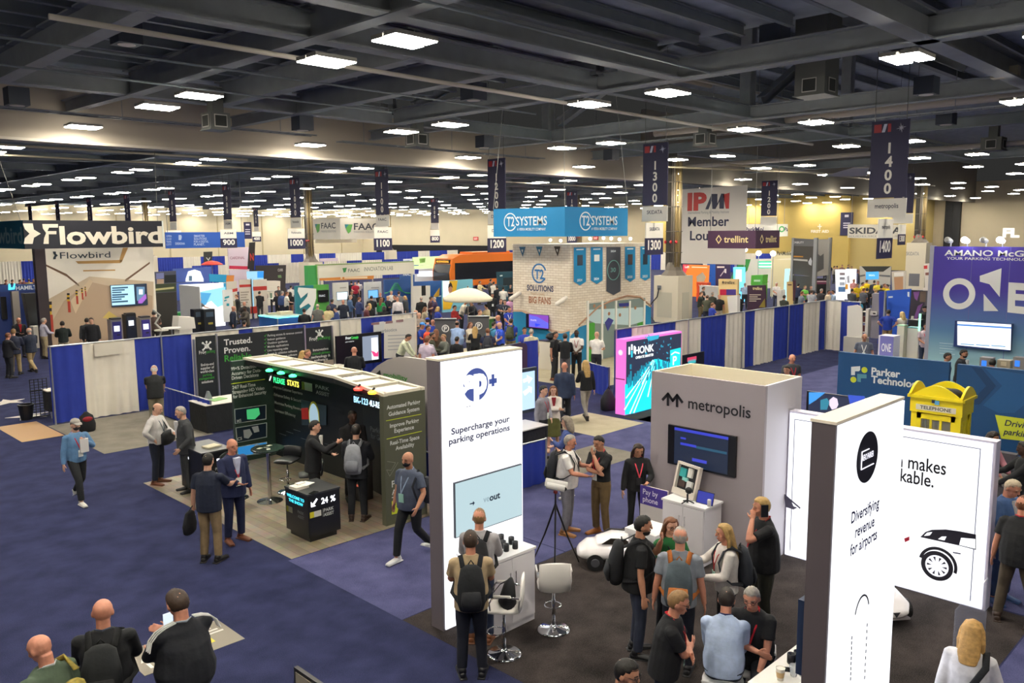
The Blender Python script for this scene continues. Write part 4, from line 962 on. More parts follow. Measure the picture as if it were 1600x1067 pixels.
m=Mb();qY(m,[(361,599.2),(414,592),(414,593),(361,600.2)],y);part('rule',m,YL,o)
m=Mb();m2=Mb();m3=Mb();m4=Mb()
for(a,b,c_,d_),col in(((366,639),(416,632),(416,655),(367,662)),0),(((368,668),(417,660),(417,683),(370,692)),1),(((370,698),(417,690),(417,708),(371,713)),2):
 qY(m,[(a,b)if False else a if isinstance(a,tuple)else(a,b)]if False else[a,b,c_,d_],y,0,.004)
 i=lambda p,dx,dy:(p[0]+dx,p[1]+dy);qY((m2,m2,m3)[col],[i(a,1.2,1),i(b,-1.2,1),i(c_,-1.2,-1),i(d_,1.2,-1)],y,.004,.006)
qY(m4,[(385,640),(404,637),(406,647),(398,655),(386,655)],y,.006,.008)
part('picture_frame',m,M('b9c4c0',.4),o);part('picture',m2,M('1b2b3c',.4),o);part('picture',m3,E('2a86c8',.5),o);part('picture_lamp',m4,E('3fae6a',.6),o)
m=Mb();qY(m,[(380,672),(390,670),(394,678),(388,685),(381,684)],y,.006,.008);qY(m,[(393,667),(403,665),(405,674),(397,676)],y,.006,.008);qY(m,[(393,700),(400,694),(408,695),(411,704),(407,709),(396,710)],y,.006,.009);part('picture_device',m,M('aab0b4',.4),o)
m=Mb();tY(m,'M5',(370,660),(377,659),4.5,y-.006,.02);tY(m,'C5',(371,688),(378,687),4.5,y-.006,.02);part('lettering',m,WT,o)
x=9.715;m=Mb();m2=Mb()
for st,a,b in(('Improve Customer Experience',(429,607),(473,616)),('Enhance Safety & Security',(429,619),(473,628)),('Maximise Parking Revenue',(429.5,631),(473,641)),('Increase Efficiency',(430,643),(462,651))):
 tX(m,st,a,b,4.2,x,.012);qX(m2,[(423,a[1]-5),(424.2,a[1]-5),(428,a[1]-2),(424.2,a[1]+1),(423,a[1]+1),(426.5,a[1]-2)],x)
part('lettering',m,M('8e948c',.5),o);part('chevron',m2,M('aab43a',.5),o)
m=Mb();tX(m,'PARK',(493.5,606),(515,611),5.5,9.6,.012);tX(m,'ASSIST',(494,615),(515,620),5.5,9.6,.012);part('lettering',m,M('a3a8a6',.5),o)
m=Mb();rX(m,(476,597),(488,612),9.6);part('logo_plate',m,M('c8c4b6',.5),o);m=Mb();rX(m,(467,595),(476,609),9.6,0,.006);part('logo_plate',m,M('8f8f2c',.5),o)
m=Mb();qX(m,[(470.5,624),(510,634),(510,664),(472,664)],9.7);part('picture',m,M('30414e',.4),o)
m=Mb();qX(m,[(471,638),(481,637),(484,655),(472,655)],9.695);part('picture_car',m,M('b02828',.4),o)
m=Mb();c_=atX(491,652,9.69);m.disc(-c_.y,c_.z,.36,0,.006,FX(9.69,0,0),30,.6);part('picture_lens',m,M('c6c83c',.4),o);m=Mb().disc(-c_.y,c_.z,.31,.006,.01,FX(9.69,0,0),30,.6);part('picture_lens',m,E('a9c6d4',.5),o)
m=Mb()
for k in range(9):z=.5+.08*(k%4);m.box(-17.4+.32*k,.55+.05*((k*7)%5),0,-17.1+.32*k,.56+.05*((k*7)%5),.006,FX(9.715,0,0))
part('light_streak',m,M('4a5258',.4),o)
m=Mb();tX(m,'Parking',(579,673),(601,680),8,9.36);tX(m,'for Good',(580,684),(603,691),8,9.36);part('lettering',m,M('5e6468',.5),o)
y=11.725;m=Mb()
for st,a,b in(('Automated Parking',(604,641),(656,629)),('Guidance System',(607,651),(655,640)),('Improve Parking',(609,669.5),(654,658)),('Experience',(616,677),(646.5,669)),('Real-Time Space',(609.5,697),(655,684)),('Availability',(618,704),(647,696))):tY(m,st,a,b,6.2,y,.02)
tY(m,'PARK',(612,761),(640,754),10,y,.012);tY(m,'ASSIST',(612,773),(640,766),8,y,.012);qY(m,[(612,777),(640,770),(640,771),(612,778)],y)
part('lettering',m,WT,o);m=Mb();qY(m,[(603,657),(658,646.5),(658,647.5),(603,658)],y);qY(m,[(604,685.5),(659,673),(659,674),(604,686.5)],y);part('rule',m,YL,o)
m=Mb();qY(m,[(612,783),(633,777),(633,799),(612,804)],y);part('logo_plate',m,M('d8e23a',.5),o);m=Mb();tY(m,'T+',(615,796),(622,794),7,y-.006,.01);part('lettering',m,M('3a3c20',.5),o)
m=Mb();P_=[(605,721),(618,723),(611,735),(604,734),(609,744),(622,722)]
for i in range(5):
 a,b=atY(*P_[i],y),atY(*P_[i+1],y);m.cyl((a.x,y,a.z),(b.x,y,b.z),.004,n=5)
part('network_drawing',m,M('8a8c7c',.5),o)
# glowing signs and indicator lamps under the roof frame
gx=9.12
def ledsign(label,st,p0,p1,hp,col,x=gx,s=1.6):
 a,b=atX(*p0,x),atX(*p1,x);c=atX(p0[0],p0[1]-hp,x)
 o=thing('led_sign',label,'sign',(x,(a.y+b.y)/2,min(a.z,b.z)),0,None)
 part('housing',Mb().box(-a.y-.03,min(a.z,b.z)-.03,-.05,-b.y+.03,c.z+.04,-.004,FX(x,0,0)),BLACK(),o)
 m=Mb();m.text(st,-a.y,(a.z+b.z)/2,c.z-a.z,FX(x,0,0),0,a.y-b.y,'l',.02);part('lettering',m,E(col,s),o)
ledsign('green glowing sign under the booth roof','PLEASE',(427.5,597),(445,601),8,'2fe07a');ledsign('yellow glowing sign right of the green one','STATS',(449,601),(467,605.5),8,'f0e050')
ledsign('white arrow sign at the left under the booth roof','/',(420.5,594),(424.5,595),7,'f4f4f0');ledsign('multicolour plate sign under the booth roof, right','BK-123',(553,628),(575,633),9,'8fd4ff',8.95);ledsign('pale cyan sign at the right end under the booth roof','4U-RE',(577,634),(594,638),9,'c8ecff',8.88)
for i,(px,py,col,l)in enumerate(((421,578,'30e070','green lamp, first from the left under the roof frame'),(439,582,'30e070','green lamp in the middle under the roof frame'),(457.5,586.5,'30e070','green lamp, third from the left under the roof frame'),(559.5,607,'ff2a20','red indicator lamp under the roof frame'),(582,612.5,'ffae20','orange indicator lamp under the roof frame'))):
 q=atX(px,py,9.0 if i<3 else 8.75-.1*(i-3));o=thing('indicator_lamp',l,'lamp',q,0,'indicator lamps under the roof frame')
 part('lens',Mb().lathe([(.02,-.04),(.075,-.03),(.085,0),(.03,.03)],18,FZ(*q)),E(col,4),o);part('mount',Mb().cyl((q.x,q.y,q.z+.03),(q.x+.05,q.y,q.z+.07),.02),BLACK(),o)
# counters of the booth
def kiosk(label,x0,y0,x1,y1,h,lay):
 o=thing('counter',label,'counter',((x0+x1)/2,(y0+y1)/2,0));B=M('17191c',.35)
 part('plinth',Mb().box(x0+.05,y0+.05,0,x1-.05,y1-.05,.1),B,o);part('body',Mb().box(x0,y0,.1,x1,y1,h-.03),B,o);part('top',Mb().box(x0-.01,y0-.01,h-.03,x1+.01,y1+.01,h),M('3a3c3e',.35),o);return o
x0,y0,x1,y1=7.16,11.99,7.79,12.72
o=kiosk('black cube counter with glowing signs at the booth corner',x0,y0,x1,y1,.86,0)
F=FY(x0,y0-.001,0);m=Mb().text('24',.26,.64,.10,F,.004,.13,'l',.02).text('%',.44,.64,.10,F,.004,.10,'l',.02).prism([(.06,.63),(.15,.63),(.12,.66),(.19,.74),(.17,.76),(.09,.68),(.06,.72)],0,.004,F);part('lettering',m,E('f4f6ff',1.8),o)
m=Mb().text('PARK',.30,.49,.055,F,.004,.2,'l',.015).text('ASSIST',.30,.41,.055,F,.004,.2,'l',.015).box(.285,.41,0,.288,.55,.004,F);part('lettering',m,WT,o)
part('logo_plate',Mb().box(.11,.44,0,.25,.54,.004,F),M('c9c9c4',.5),o);part('logo_plate',Mb().box(.03,.44,0,.11,.54,.004,F),M('d8d02c',.5),o)
F=FX(x0-.001,y1,0);m=Mb().text('WELCOME TO',.06,.7,.05,F,.004,.56,'l',.02).text('THE SHOW',.12,.62,.05,F,.004,.46,'l',.02);part('lettering',m,E('3fd0f0',1.5),o)
m=Mb().text('PARK',.4,.47,.05,F,.004,.2,'l',.012).text('ASSIST',.4,.39,.05,F,.004,.2,'l',.012);part('lettering',m,M('6e7274',.5),o);part('logo_plate',Mb().box(.1,.42,0,.22,.52,.004,F),M('77786a',.5),o);part('logo_plate',Mb().box(.03,.42,0,.1,.52,.004,F),M('77761e',.5),o)
p=G(470,762,.86);o=thing('paper_box','open white box of leaflets on the black cube counter','box',(p.x,p.y,.86));F=FZ(p.x,p.y,.86,.1)
part('box',Mb().box(-.16,-.1,0,.1,.12,.05,F),M('e6e0d2',.6),o);part('leaflet',Mb().box(-.02,-.14,.05,.2,.06,.058,FZ(p.x,p.y,.86,.35)),M('f2efe6',.6),o);part('leaflet',Mb().box(-.05,0,.058,.1,.1,.075,F),M('f4f1ea',.6),o)
p=G(490,770,.86);solo('tablet',Mb().box(-.08,-.05,0,.08,.05,.008,FZ(p.x,p.y,.86,.4)),M('1c1e22',.2),'small black device lying on the black cube counter','device',(p.x,p.y,.86))
x0,y0,x1,y1=6.98,15.55,7.6,16.55
o=kiosk('black counter with a white arrow behind the grey suited man',x0,y0,x1,y1,.95,0);F=FY(x0,y0-.001,0)
m=Mb().prism([(.3,.74),(.42,.74),(.42,.69),(.52,.76),(.42,.83),(.42,.78),(.3,.78)],0,.004,F);part('arrow',m,E('f4f6ff',1.6),o)
m=Mb().text('PARK',.26,.55,.055,F,.004,.2,'l',.012).text('ASSIST',.26,.46,.055,F,.004,.2,'l',.012);part('lettering',m,WT,o)
F=FX(x0-.001,y1,0);m=Mb().prism([(.3,.72),(.4,.72),(.35,.84)],0,.004,F);part('arrow',m,E('f4f6ff',1.6),o)
p=G(305,692,.95);solo('paper_stack',Mb().box(-.15,-.12,0,.15,.12,.03,FZ(7.35,15.9,.95,.2)),M('c9c2a8',.7),'stack of paper on the counter behind the grey suited man','papers',(7.35,15.9,.95))
# high round table and its stools
p=G(422,783);o=thing('round_table','round black high table on a chrome column with cards','table',p)
part('base',Mb().lathe([(.25,0),(.25,.012),(.08,.04),(.04,.06)],28,FZ(*p)),CHROME(),o);part('column',Mb().cyl((p.x,p.y,.05),(p.x,p.y,1.04),.035),CHROME(),o);part('tabletop',Mb().lathe([(.31,1.04),(.32,1.05),(.32,1.07),(.31,1.08)],40,FZ(p.x,p.y,0)),M('1c2826',.25),o)
for i,(dx,dy,a,c)in enumerate(((-.14,.06,.4,'d8d2b8'),(-.05,-.12,1.1,'e8e2d2'),(.1,.12,.2,'cfcab8'),(-.02,.02,1.9,'77756c'))):solo('card',Mb().box(-.05,-.035,0,.05,.035,.003,FZ(p.x+dx,p.y+dy,1.081,a)),M(c,.5),['cream card at the left on the round black table','white card nearest the front on the round black table','pale card at the back of the round black table','grey card in the middle of the round black table'][i],'card',(p.x+dx,p.y+dy,1.081))
stool_parts('bar_stool','black bar stool behind the round high table',(p.x+.55,p.y+.25,0),R(120),'16181c',.70,False,.2);stool_parts('bar_stool','bar stool between the round table and the black cube counter',(p.x+.35,p.y-.95,0),R(60),'24282a',.70,False,.2)
stool_parts('bar_stool','black bar stool half hidden by the navy suited man',(p.x-.35,p.y+.65,0),R(-140),'16181c',.70,False,.2)
o=thing('literature_rack','grey stand with red lit slots beside the men at the dark booth','stand',(9.1,13.35,0));part('stand',Mb().box(9.05,13.2,0,9.35,13.55,1.05),M('4a4a4c',.4),o)
m=Mb()
for k in range(5):m.box(-13.5,.3+k*.12,0,-13.25,.34+k*.12,.006,FX(9.045,0,0))
part('slot',m,E('c8604a',.5),o)
# ---------------- frog booth ----------------
yF=24.6;o=thing('banner_display','dark banner wall with green words in front of the drapes','banner wall',(13,yF,0));FB=M('23282a',.5)
for a,b,l in((306,336,0),(341,474,1),(478,517,2)):
 A1,B1=atY(a,527 if a<400 else 512,yF),atY(b,523 if b<400 else 510,yF);part('banner',Mb().box(A1.x,yF,.08,B1.x,yF+.04,(A1.z+B1.z)/2),FB,o)
 part('pole',Mb().box(B1.x+.02,yF-.02,0,B1.x+.07,yF+.05,B1.z+.03),ALU(),o)
part('pole',Mb().box(atY(304,527,yF).x-.05,yF-.02,0,atY(304,527,yF).x,yF+.05,2.05),ALU(),o)
yf=yF-.002;m=Mb();g=Mb();GRN=M('3f9a3a',.5)
tY(m,'Trusted.',(350,540),(394,534.5),9,yf,.02);tY(m,'Proven.',(350.5,553),(391,547),9,yf,.02);tY(g,'Reliable.',(351,565.5),(396,559),9.5,yf,.02)
for i,(st,e)in enumerate((('Parking access & revenue control',472),('Indoor guidance',446),('Outdoor guidance',449),('Mobile applications',451),('Live reporting suite',450),('Permit & validation software',464),('Space management software',464),('Enforcement software',462))):
 y_=526.5+i*5.7;tY(m,st,(418,y_),(e,y_-(e-418)*.125),3.3,yf,.01);qY(g,[(412.5,y_-2),(413.3,y_-2.5),(414,y_-1.5),(416,y_-4.5),(416.8,y_-4.2),(414.2,y_)],yf)
tY(m,'Frog',(483.5,533),(496,531),5.5,yf,.02);tY(g,'parking',(496.5,531),(516,528.5),5,yf,.01)
for i,(st,a,b,c_)in enumerate((('Innovative',489,513,0),('cloud-driven',488,516,1),('technology &',486,516,0),('software',491,512,0))):tY((m,g)[c_],st,(a,549+i*5.4),(b,548+i*5.4-2),3.8,yf,.015)
tY(m,'Frog',(311,553.5),(322,552),5,yf,.02);tY(g,'parking',(322.5,552),(336,550),4.6,yf,.01)
for i,(st,a,b,c_)in enumerate((('End-to-end',314,334,0),('supplier of',313.5,334.5,0),('world-class',313,334.5,0),('parking',317,331,1),('management',311,335,1),('solutions',315,333,0))):tY((m,g)[c_],st,(a,572.5+i*5.4),(b,569.5+i*5.4),4,yf,.015)
F=FY(0,yf,0)
for px_,py_ in((499,522),(323,541)):
 c_=atY(px_,py_,yf)
 m.disc(c_.x,c_.z,.075,0,.005,F,12)
 for dx,dz in((-.12,.11),(.12,.11),(-.12,-.1),(.12,-.1),(0,.13)):m.cyl((c_.x,yf,c_.z),(c_.x+dx,yf,c_.z+dz),.022,n=6).ell((c_.x+dx,yf,c_.z+dz),.035,.01,.035,8,6)
part('lettering',m,M('dcdcd8',.5),o);part('green_lettering',g,GRN,o)
yT=24.2;o=thing('television','black television on the drapes right of the dark banner wall','television',(16.8,yT,1));a,b2=atY(525,521,yT),atY(597,565,yT);z1=(atY(525,521,yT).z+atY(597,522,yT).z)/2
part('bezel',Mb().box(a.x,yT,b2.z,b2.x,yT+.07,z1),M('0d0e12',.3),o);part('stand',Mb().box((a.x+b2.x)/2-.05,yT+.02,0,(a.x+b2.x)/2+.05,yT+.06,b2.z),BLACK(),o)
m=Mb();tY(m,'Frog',(540,530.5),(548,529.5),4,yT-.002,.02);tY(m,'your virtual lot',(539.5,535),(553,534),2,yT-.002);part('lettering',m,E('e4e8e6',.8),o);m=Mb();tY(m,'Comply',(548.5,529.5),(560,528.5),4,yT-.002,.02);part('lettering',m,E('3fc850',.9),o)
m=Mb();rY(m,(566,526),(592,561),yT-.001);part('display',m,E('7a8496',.8),o);m=Mb();rY(m,(580,528),(591,561),yT-.006);part('display',m,E('e4eaf2',.9),o);m=Mb();qY(m,[(580,548),(585,549.5),(588,552),(591,548),(591,557),(584,557)],yT-.012);part('display_shape',m,E('e03a7a',.8),o)
p=G(335,625,.75);o=thing('table','black clothed table with leaflets beside the low blue fence','table',(p.x,p.y,0));part('tablecloth',Mb().box(p.x-.5,p.y-.55,.005,p.x+.75,p.y+.45,.73),cloth('17191c'),o);part('tabletop',Mb().box(p.x-.52,p.y-.57,.73,p.x+.77,p.y+.47,.75),M('cfcac0',.5),o)
solo('leaflet_stack',Mb().box(-.25,-.15,0,.2,.15,.02,FZ(p.x+.1,p.y,.75,.3)),M('7fae6a',.6),'green leaflets lying on the black clothed table','leaflets',(p.x+.1,p.y,.75))
solo('leaflet_holder',Mb().prism([(-.1,0),(.1,0),(.02,.22),(-.02,.22)],-.05,.05,FY(p.x-.05,p.y+.25,.75)),M('7c8288',.4),'grey leaflet holder standing on the black clothed table','holder',(p.x,p.y,.75))
o=thing('laptop','open laptop seen from behind before the bald man','laptop',G(514,572,.78));p=G(514,574,.78);part('lid',Mb().box(p.x-.19,p.y,.78,p.x+.19,p.y+.012,1.03),M('b0a68e',.4,.5),o);part('keyboard',Mb().box(p.x-.19,p.y+.01,.775,p.x+.19,p.y+.25,.79),M('8a8680',.4,.5),o)
o=thing('table','white clothed table carrying the open laptop','table',(p.x,p.y,0));part('tablecloth',Mb().box(p.x-.9,p.y-.12,.005,p.x+.7,p.y+.5,.75),cloth('cfc8ba'),o);part('tabletop',Mb().box(p.x-.91,p.y-.13,.75,p.x+.71,p.y+.51,.772),M('ddd6c8',.5),o)
# urban info banner on the drape
o=thing('hanging_banner','white info banner hung on the drapes right of the television','banner',(19,24.7,1));y=24.75;m=Mb();qY(m,[(600,503),(648.5,495.5),(648.5,557),(600,560)],y,0,.01);part('sheet',m,M('d9d5cc',.6),o);part('hook',Mb().box(18.4,24.74,1.9,18.44,25.1,1.96).box(19.6,24.74,1.9,19.64,25.1,1.96),ALU(),o);m=Mb();qY(m,[(583,504),(600,502),(600,520),(584,522)],y,0,.01);part('sheet',m,M('cfd2cf',.6),o)
m=Mb();tY(m,'urbiotica',(595,520),(620,516.5),5,y-.012,.01);part('lettering',m,M('8a9096',.5),o);m=Mb()
for i in range(5):qY(m,[(606,524+i*5.5),(640-5*(i%2),522.5+i*5.5),(640-5*(i%2),523.6+i*5.5),(606,525.1+i*5.5)],y-.012)
part('text_line',m,M('9a9da2',.5),o);m=Mb()
for i,c_ in enumerate((576.5,597.5,614)):qY(m,[(c_+5 if i else 580,504.5-i*2.2),(c_+16,503-i*2.2),(c_+16,507-i*2.2),(c_+5 if i else 580,508-i*2.2)],y-.012)
part('photo_strip',m,M('8f6f72',.5),o)
# mobility arch
xa=10.35;o=thing('arch_wall','grey arched booth wall with a green logo behind the dark booth','booth wall',(xa,13.4,0));m=Mb();pts=[]
for px_,py_ in((560,601),(575,585),(590,571),(605,562),(620,558),(635,558),(650,560),(663,562),(676,569),(676,640)):
 q=atX(px_,py_,xa);pts.append((-q.y,q.z))
pts.append((pts[-1][0],.01));pts.append((pts[0][0],.01));m.prism(pts,-.08,0,FX(xa,0,0));part('panel',m,M('b9b2b0',.6),o)
m=Mb();tX(m,'mobility',(600,595),(637,588),7,xa-.002,.015);part('lettering',m,M('3f9a3a',.5),o);m=Mb();qX(m,[(582,589),(594,578),(596,592),(586,592)],xa-.002);part('emblem',m,M('2c3230',.5),o);m=Mb();qX(m,[(596,590),(599,589),(602,597),(598,597)],xa-.002);part('emblem',m,M('3f9a3a',.5),o)
# dark arched back, signal booth behind the tower
o=thing('display_arch','dark arched display wall peeking over the tall white tower','booth wall',(16.5,16.9,0));m=Mb();y=16.6;A1=atY(735,556,y);pts=[(A1.x,.01),(A1.x,A1.z-.2)]
for px_,py_ in((742,550),(750,546),(780,541),(810,535),(818,536),(820,541)):q=atY(px_,py_,y);pts.append((q.x,q.z))
pts.append((pts[-1][0],.01));m.prism(pts,0,.1,FY(0,y,0));part('panel',m,M('2b3240',.4),o)
q=atY(835,545,16.65);drape_run([(0,1,'B')],(atY(819,540,16.7).x,16.7,0),(atY(833,535,16.7).x+.2,16.7,0),2.05,lambda i,c:'blue drape right of the dark arched display wall')
yS=13.2;o=thing('television','large grey framed screen with white arrows behind the tall tower','television',(13.5,yS,1));a,b2=atY(760,586,yS),atY(839.5,640,yS);z1=atY(839,573,yS).z
part('bezel',Mb().box(a.x,yS,b2.z-.02,b2.x,yS+.08,z1),M('3c4452',.4),o);part('display',Mb().box(a.x+.05,yS-.006,b2.z+.06,b2.x-.09,yS,z1-.08),E('a9c4e8',.9),o);part('stand',Mb().box(13.0,yS+.02,0,13.1,yS+.06,b2.z),BLACK(),o)
m=Mb();qY(m,[(817,593),(824,590),(823,586),(832,591),(826,599),(825,595),(818,598)],yS-.007);qY(m,[(817,612),(826,606),(825,603),(831,605),(830,614),(828,611),(820,618)],yS-.007);part('arrow',m,E('f4f8ff',1.1),o)
o=thing('table','white topped table with yellow logo cloth behind the tall tower','table',(12.9,12.6,0));part('tablecloth',Mb().box(11.9,12.25,.005,13.35,12.9,.95),cloth('1a1b22'),o);part('tabletop',Mb().box(11.88,12.2,.95,13.4,12.92,.975),M('cbc6c6',.5),o)
m=Mb();m.text('Signal',12.55,.48,.16,FY(0,12.245,0),.004,.5,'l',.02);part('lettering',m,M('d8d2c8',.5),o);m=Mb().text('-Tech',13.02,.48,.16,FY(0,12.245,0),.004,.3,'l',.02);part('lettering',m,M('d8a82c',.5),o)
p=G(825,735);o=thing('crate','black crate with cables against the low blue fence','crate',p);part('box',Mb().box(p.x-.45,p.y-.1,.005,p.x+.25,p.y+.3,.5),M('15161a',.6),o);part('cable_bundle',Mb().ell((p.x-.05,p.y+.1,.52),.28,.15,.06),M('24262b',.8),o)
p=G(880,652);o=thing('sign_stand','black sign stand with small pictures behind the woman in white blazer','sign',(p.x,p.y,0));q=atX(881,607,p.x+.3);x=p.x+.3;m=Mb();rX(m,(873,608),(892,649),x,0,.03);part('board',m,M('1a1a1c',.4),o);m=Mb()
for i in range(3):
 for j in range(3):rX(m,(875+j*5.5,612+i*12),(879+j*5.5,619+i*12),x,.03,.036)
part('picture',m,M('8c8a86',.4),o);part('pole',Mb().box(x,q.y-.02,0,x+.04,q.y+.02,.7),ALU(),o)
# bits at the far left of the empty booth
p=G(42,655);o=thing('waste_bin','black waste bin on the carpet left of the drapes','bin',p);part('bin',Mb().lathe([(.15,0),(.2,.42),(.19,.42),(.14,.02)],20,FZ(*p)),M('141519',.5),o);part('liner',Mb().ring(0,0,.215,.03,.4,.44,FZ(*p),20),M('1c1d22',.4),o)
p=G(64,652);o=thing('wire_rack','tall black wire rack left of the blue drape end','rack',p);m=Mb();h=atX(60,592,p.x).z
for i in range(5):m.box(p.x-.22+i*.11-.008,p.y-.01,.02,p.x-.22+i*.11+.008,p.y+.01,h)
for i in range(15):m.box(p.x-.23,p.y-.01,.02+i*(h-.04)/14,p.x+.23,p.y+.01,.035+i*(h-.04)/14)
part('grid',m,M('17181b',.5),o);m=Mb()
for i in range(3):m.box(p.x-.24,p.y-.02,i*h/3+.02,p.x+.24,p.y+.02,i*h/3+.05)
part('frame',m,M('17181b',.5),o)
p=G(70,652);o=thing('folding_table','white topped folding table leaning by the wire rack','table',(p.x+.3,p.y-.1,0));part('tabletop',Mb().box(p.x+.02,p.y-.35,.78,p.x+.4,p.y+.2,.81),M('d8d2c0',.5),o);part('tablecloth',Mb().box(p.x+.04,p.y-.33,.2,p.x+.38,p.y+.18,.78),cloth('1c1d22'),o);part('leg',Mb().cyl((p.x+.1,p.y-.3,0),(p.x+.1,p.y-.3,.25),.015),ALU(),o);part('leg',Mb().cyl((p.x+.3,p.y-.3,0),(p.x+.3,p.y-.3,.25),.015),ALU(),o)
q=G(60,668);solo('wooden_board',Mb().box(-.5,-1.2,0,.5,1.2,.004,FZ(q.x-.3,q.y-.3,0,0)),M('a8845a',.6),'tan board lying on the carpet under the waste bin','board',(q.x,q.y,0))
p=G(137,674);o=thing('backpack','black and red backpack on the floor against the white drape','backpack',p);part('bag',Mb().tube([(p.x,p.y,.03),(p.x,p.y,.2),(p.x,p.y+.02,.42),(p.x,p.y+.03,.5)],[(.2,.14),(.22,.16),(.17,.12),(.07,.06)],n=14),cloth('17181d'),o,True);part('flap',Mb().ell((p.x-.02,p.y-.13,.36),.13,.05,.07),cloth('8c1f2a'),o,True)
p=G(950,640);o=thing('bag','dark bag on the floor at the foot of the pink lightbox','bag',p);part('bag',Mb().tube([(p.x,p.y,.03),(p.x,p.y,.3),(p.x,p.y,.55)],[(.25,.2),(.27,.2),(.12,.1)],n=14),cloth('1b1d24'),o,True);part('handle',Mb().tube([(p.x-.1,p.y,.55),(p.x,p.y,.68),(p.x+.1,p.y,.55)],[.012]*3,n=6),cloth('1b1d24'),o)
# ---------------- big parking photo booth on the left ----------------
yW=39.6
a0,a1=atY(70,389,yW),atY(239,389,yW);zt=4.75
o=thing('exhibit_booth','tall booth wall printed with a pale parking garage photo','booth wall',(a0.x,yW,0))
part('panel',Mb().box(a0.x,yW,0,a1.x,yW+.12,zt),M('efe7d8',.6),o);part('side_panel',Mb().box(a0.x-.42,yW-.02,0,a0.x,yW+.3,zt),M('3a3034',.5),o)
y=yW-.002;m=Mb();qY(m,[(71,470),(140,432),(240,440),(240,520),(240,560),(78,560)],y);part('picture_floor',m,M('d2bea2',.6),o)
m=Mb();qY(m,[(100,470),(140,440),(238,462),(238,560),(82,560),(80,505)],y,.005,.007);part('picture_floor',m,M('bfa58a',.6),o)
m=Mb();qY(m,[(72,413),(104,428),(104,432),(72,416)],y);qY(m,[(104,428),(124,445),(124,448),(104,432)],y);qY(m,[(195,437),(234,409),(234,412),(196,440)],y);part('picture_rail',m,M('7a5c46',.6),o)
m=Mb();qY(m,[(118,408),(192,406),(188,411),(122,412)],y);qY(m,[(186,408),(192,387),(200,387),(190,410)],y);qY(m,[(130,422),(180,421),(180,423),(130,424)],y);part('picture_beam',m,M('c79a5c',.6),o)
m=Mb();qY(m,[(140,436),(145,440),(128,470),(118,490),(110,470)],y,.005,.008);part('picture_lane',m,M('d9c3a2',.6),o)
red=Mb();yel=Mb();blk=Mb()
for px_,yt,yb,wd in((78,471,520,5.5),(106.5,458,488,4.2),(119.5,453,475,3.2),(128,450,468,2.6),(133,448,463,2)):
 hh=yb-yt
 qY(red,[(px_-wd/2+hh*.03,yt+hh*.42),(px_+wd/2+hh*.03,yt+hh*.42),(px_+wd/2+hh*.07,yb),(px_-wd/2+hh*.07,yb)],y,.008,.011)
 for k in range(4):
  t0,t1=yt+hh*.42*k/4,yt+hh*.42*(k+1)/4;qY(yel if k%2 else blk,[(px_-wd/2,t0),(px_+wd/2,t0),(px_+wd/2,t1),(px_-wd/2,t1)],y,.008,.011)
part('picture_bollard',red,M('b8402c',.5),o);part('picture_bollard',yel,M('d8b02c',.5),o);part('picture_bollard',blk,M('2a2420',.5),o)
m=Mb();qY(m,[(160,497),(170,486),(186,497)],y,.008,.01);qY(m,[(167,497),(175,497),(176,530),(170,530)],y,.008,.01);part('picture_arrow',m,M('d9c06a',.6),o)
m=Mb();tY(m,'Flowbird',(94,404),(172.5,402.5),10,y-.008,.0);part('lettering',m,M('26343c',.5),o)
def flowmark(m,q,y):return qY(m,[q(0,0),q(.55,0),q(.62,.3),q(1,.5),q(.62,.7),q(.55,1),q(.05,1),q(.12,.72),q(.38,.5),q(.12,.28)],y,0,.012)
m=Mb();flowmark(m,lambda u,v:(82.5+8*u,393+12*v),y-.008);part('emblem',m,M('26343c',.5),o)
o=thing('wall_screen','bright television on the parking garage photo wall','television',(14.5,y,2.5));a,b2=atY(172,445.5,y),atY(230,476,y)
part('bezel',Mb().box(a.x,y-.09,b2.z,b2.x,y-.004,a.z),M('2a4058',.4),o);m=Mb();rY(m,(173,446.5),(211,475),y-.092);part('display',m,E('a9d4ec',.85),o)
m=Mb();rY(m,(211,446.5),(229,475),y-.092);part('display',m,E('1c2a44',.6),o)
m=Mb();qY(m,[(213,448),(226,448),(226,470),(214,470)],y-.098);part('display_shape',m,E('5a7f9a',.8),o);m=Mb();qY(m,[(217,452),(223,452),(223,460),(217,460)],y-.104);part('display_shape',m,E('d8ecf4',.9),o);m=Mb();qY(m,[(216,470),(222,464),(228,459),(229,466),(222,474),(216,474)],y-.104);part('display_shape',m,E('9a5ab8',.8),o)
m=Mb()
for i in range(7):rY(m,(175,449+i*3.6),(200-5*(i%3),450.2+i*3.6),y-.1)
part('text_line',m,E('30607c',.5),o)
# pay stations
def paystation(label,px,pyt,frame,face):
 z=1.62;p=G(px,pyt,z);o=thing('pay_station',label,'pay station',(p.x,p.y,0));x,y_=p.x,p.y
 part('body',Mb().box(x-.24,y_,0,x+.24,y_+.4,z),M(frame,.4,.2),o);part('front_panel',Mb().box(x-.18,y_-.02,.02,x+.18,y_,z-.1),M(face,.4),o);part('display',Mb().box(x-.12,y_-.03,1.1,x+.11,y_-.02,1.34),E('e6eef8',.9),o)
 part('slot',Mb().box(x-.02,y_-.03,.92,x+.11,y_-.02,.97),BLACK(),o);part('hood',Mb().box(x-.2,y_-.05,z,x+.2,y_+.3,z+.06),M('26262c',.5),o);return o
paystation('purple fronted pay station, leftmost of the three',181.5,499,'7d7b84','2e2a78');paystation('dark pay station in the middle of the three',204,491,'22262e','1c2438');paystation('purple fronted pay station hidden by the man in brown',227,496,'8a8480','3a2f86')
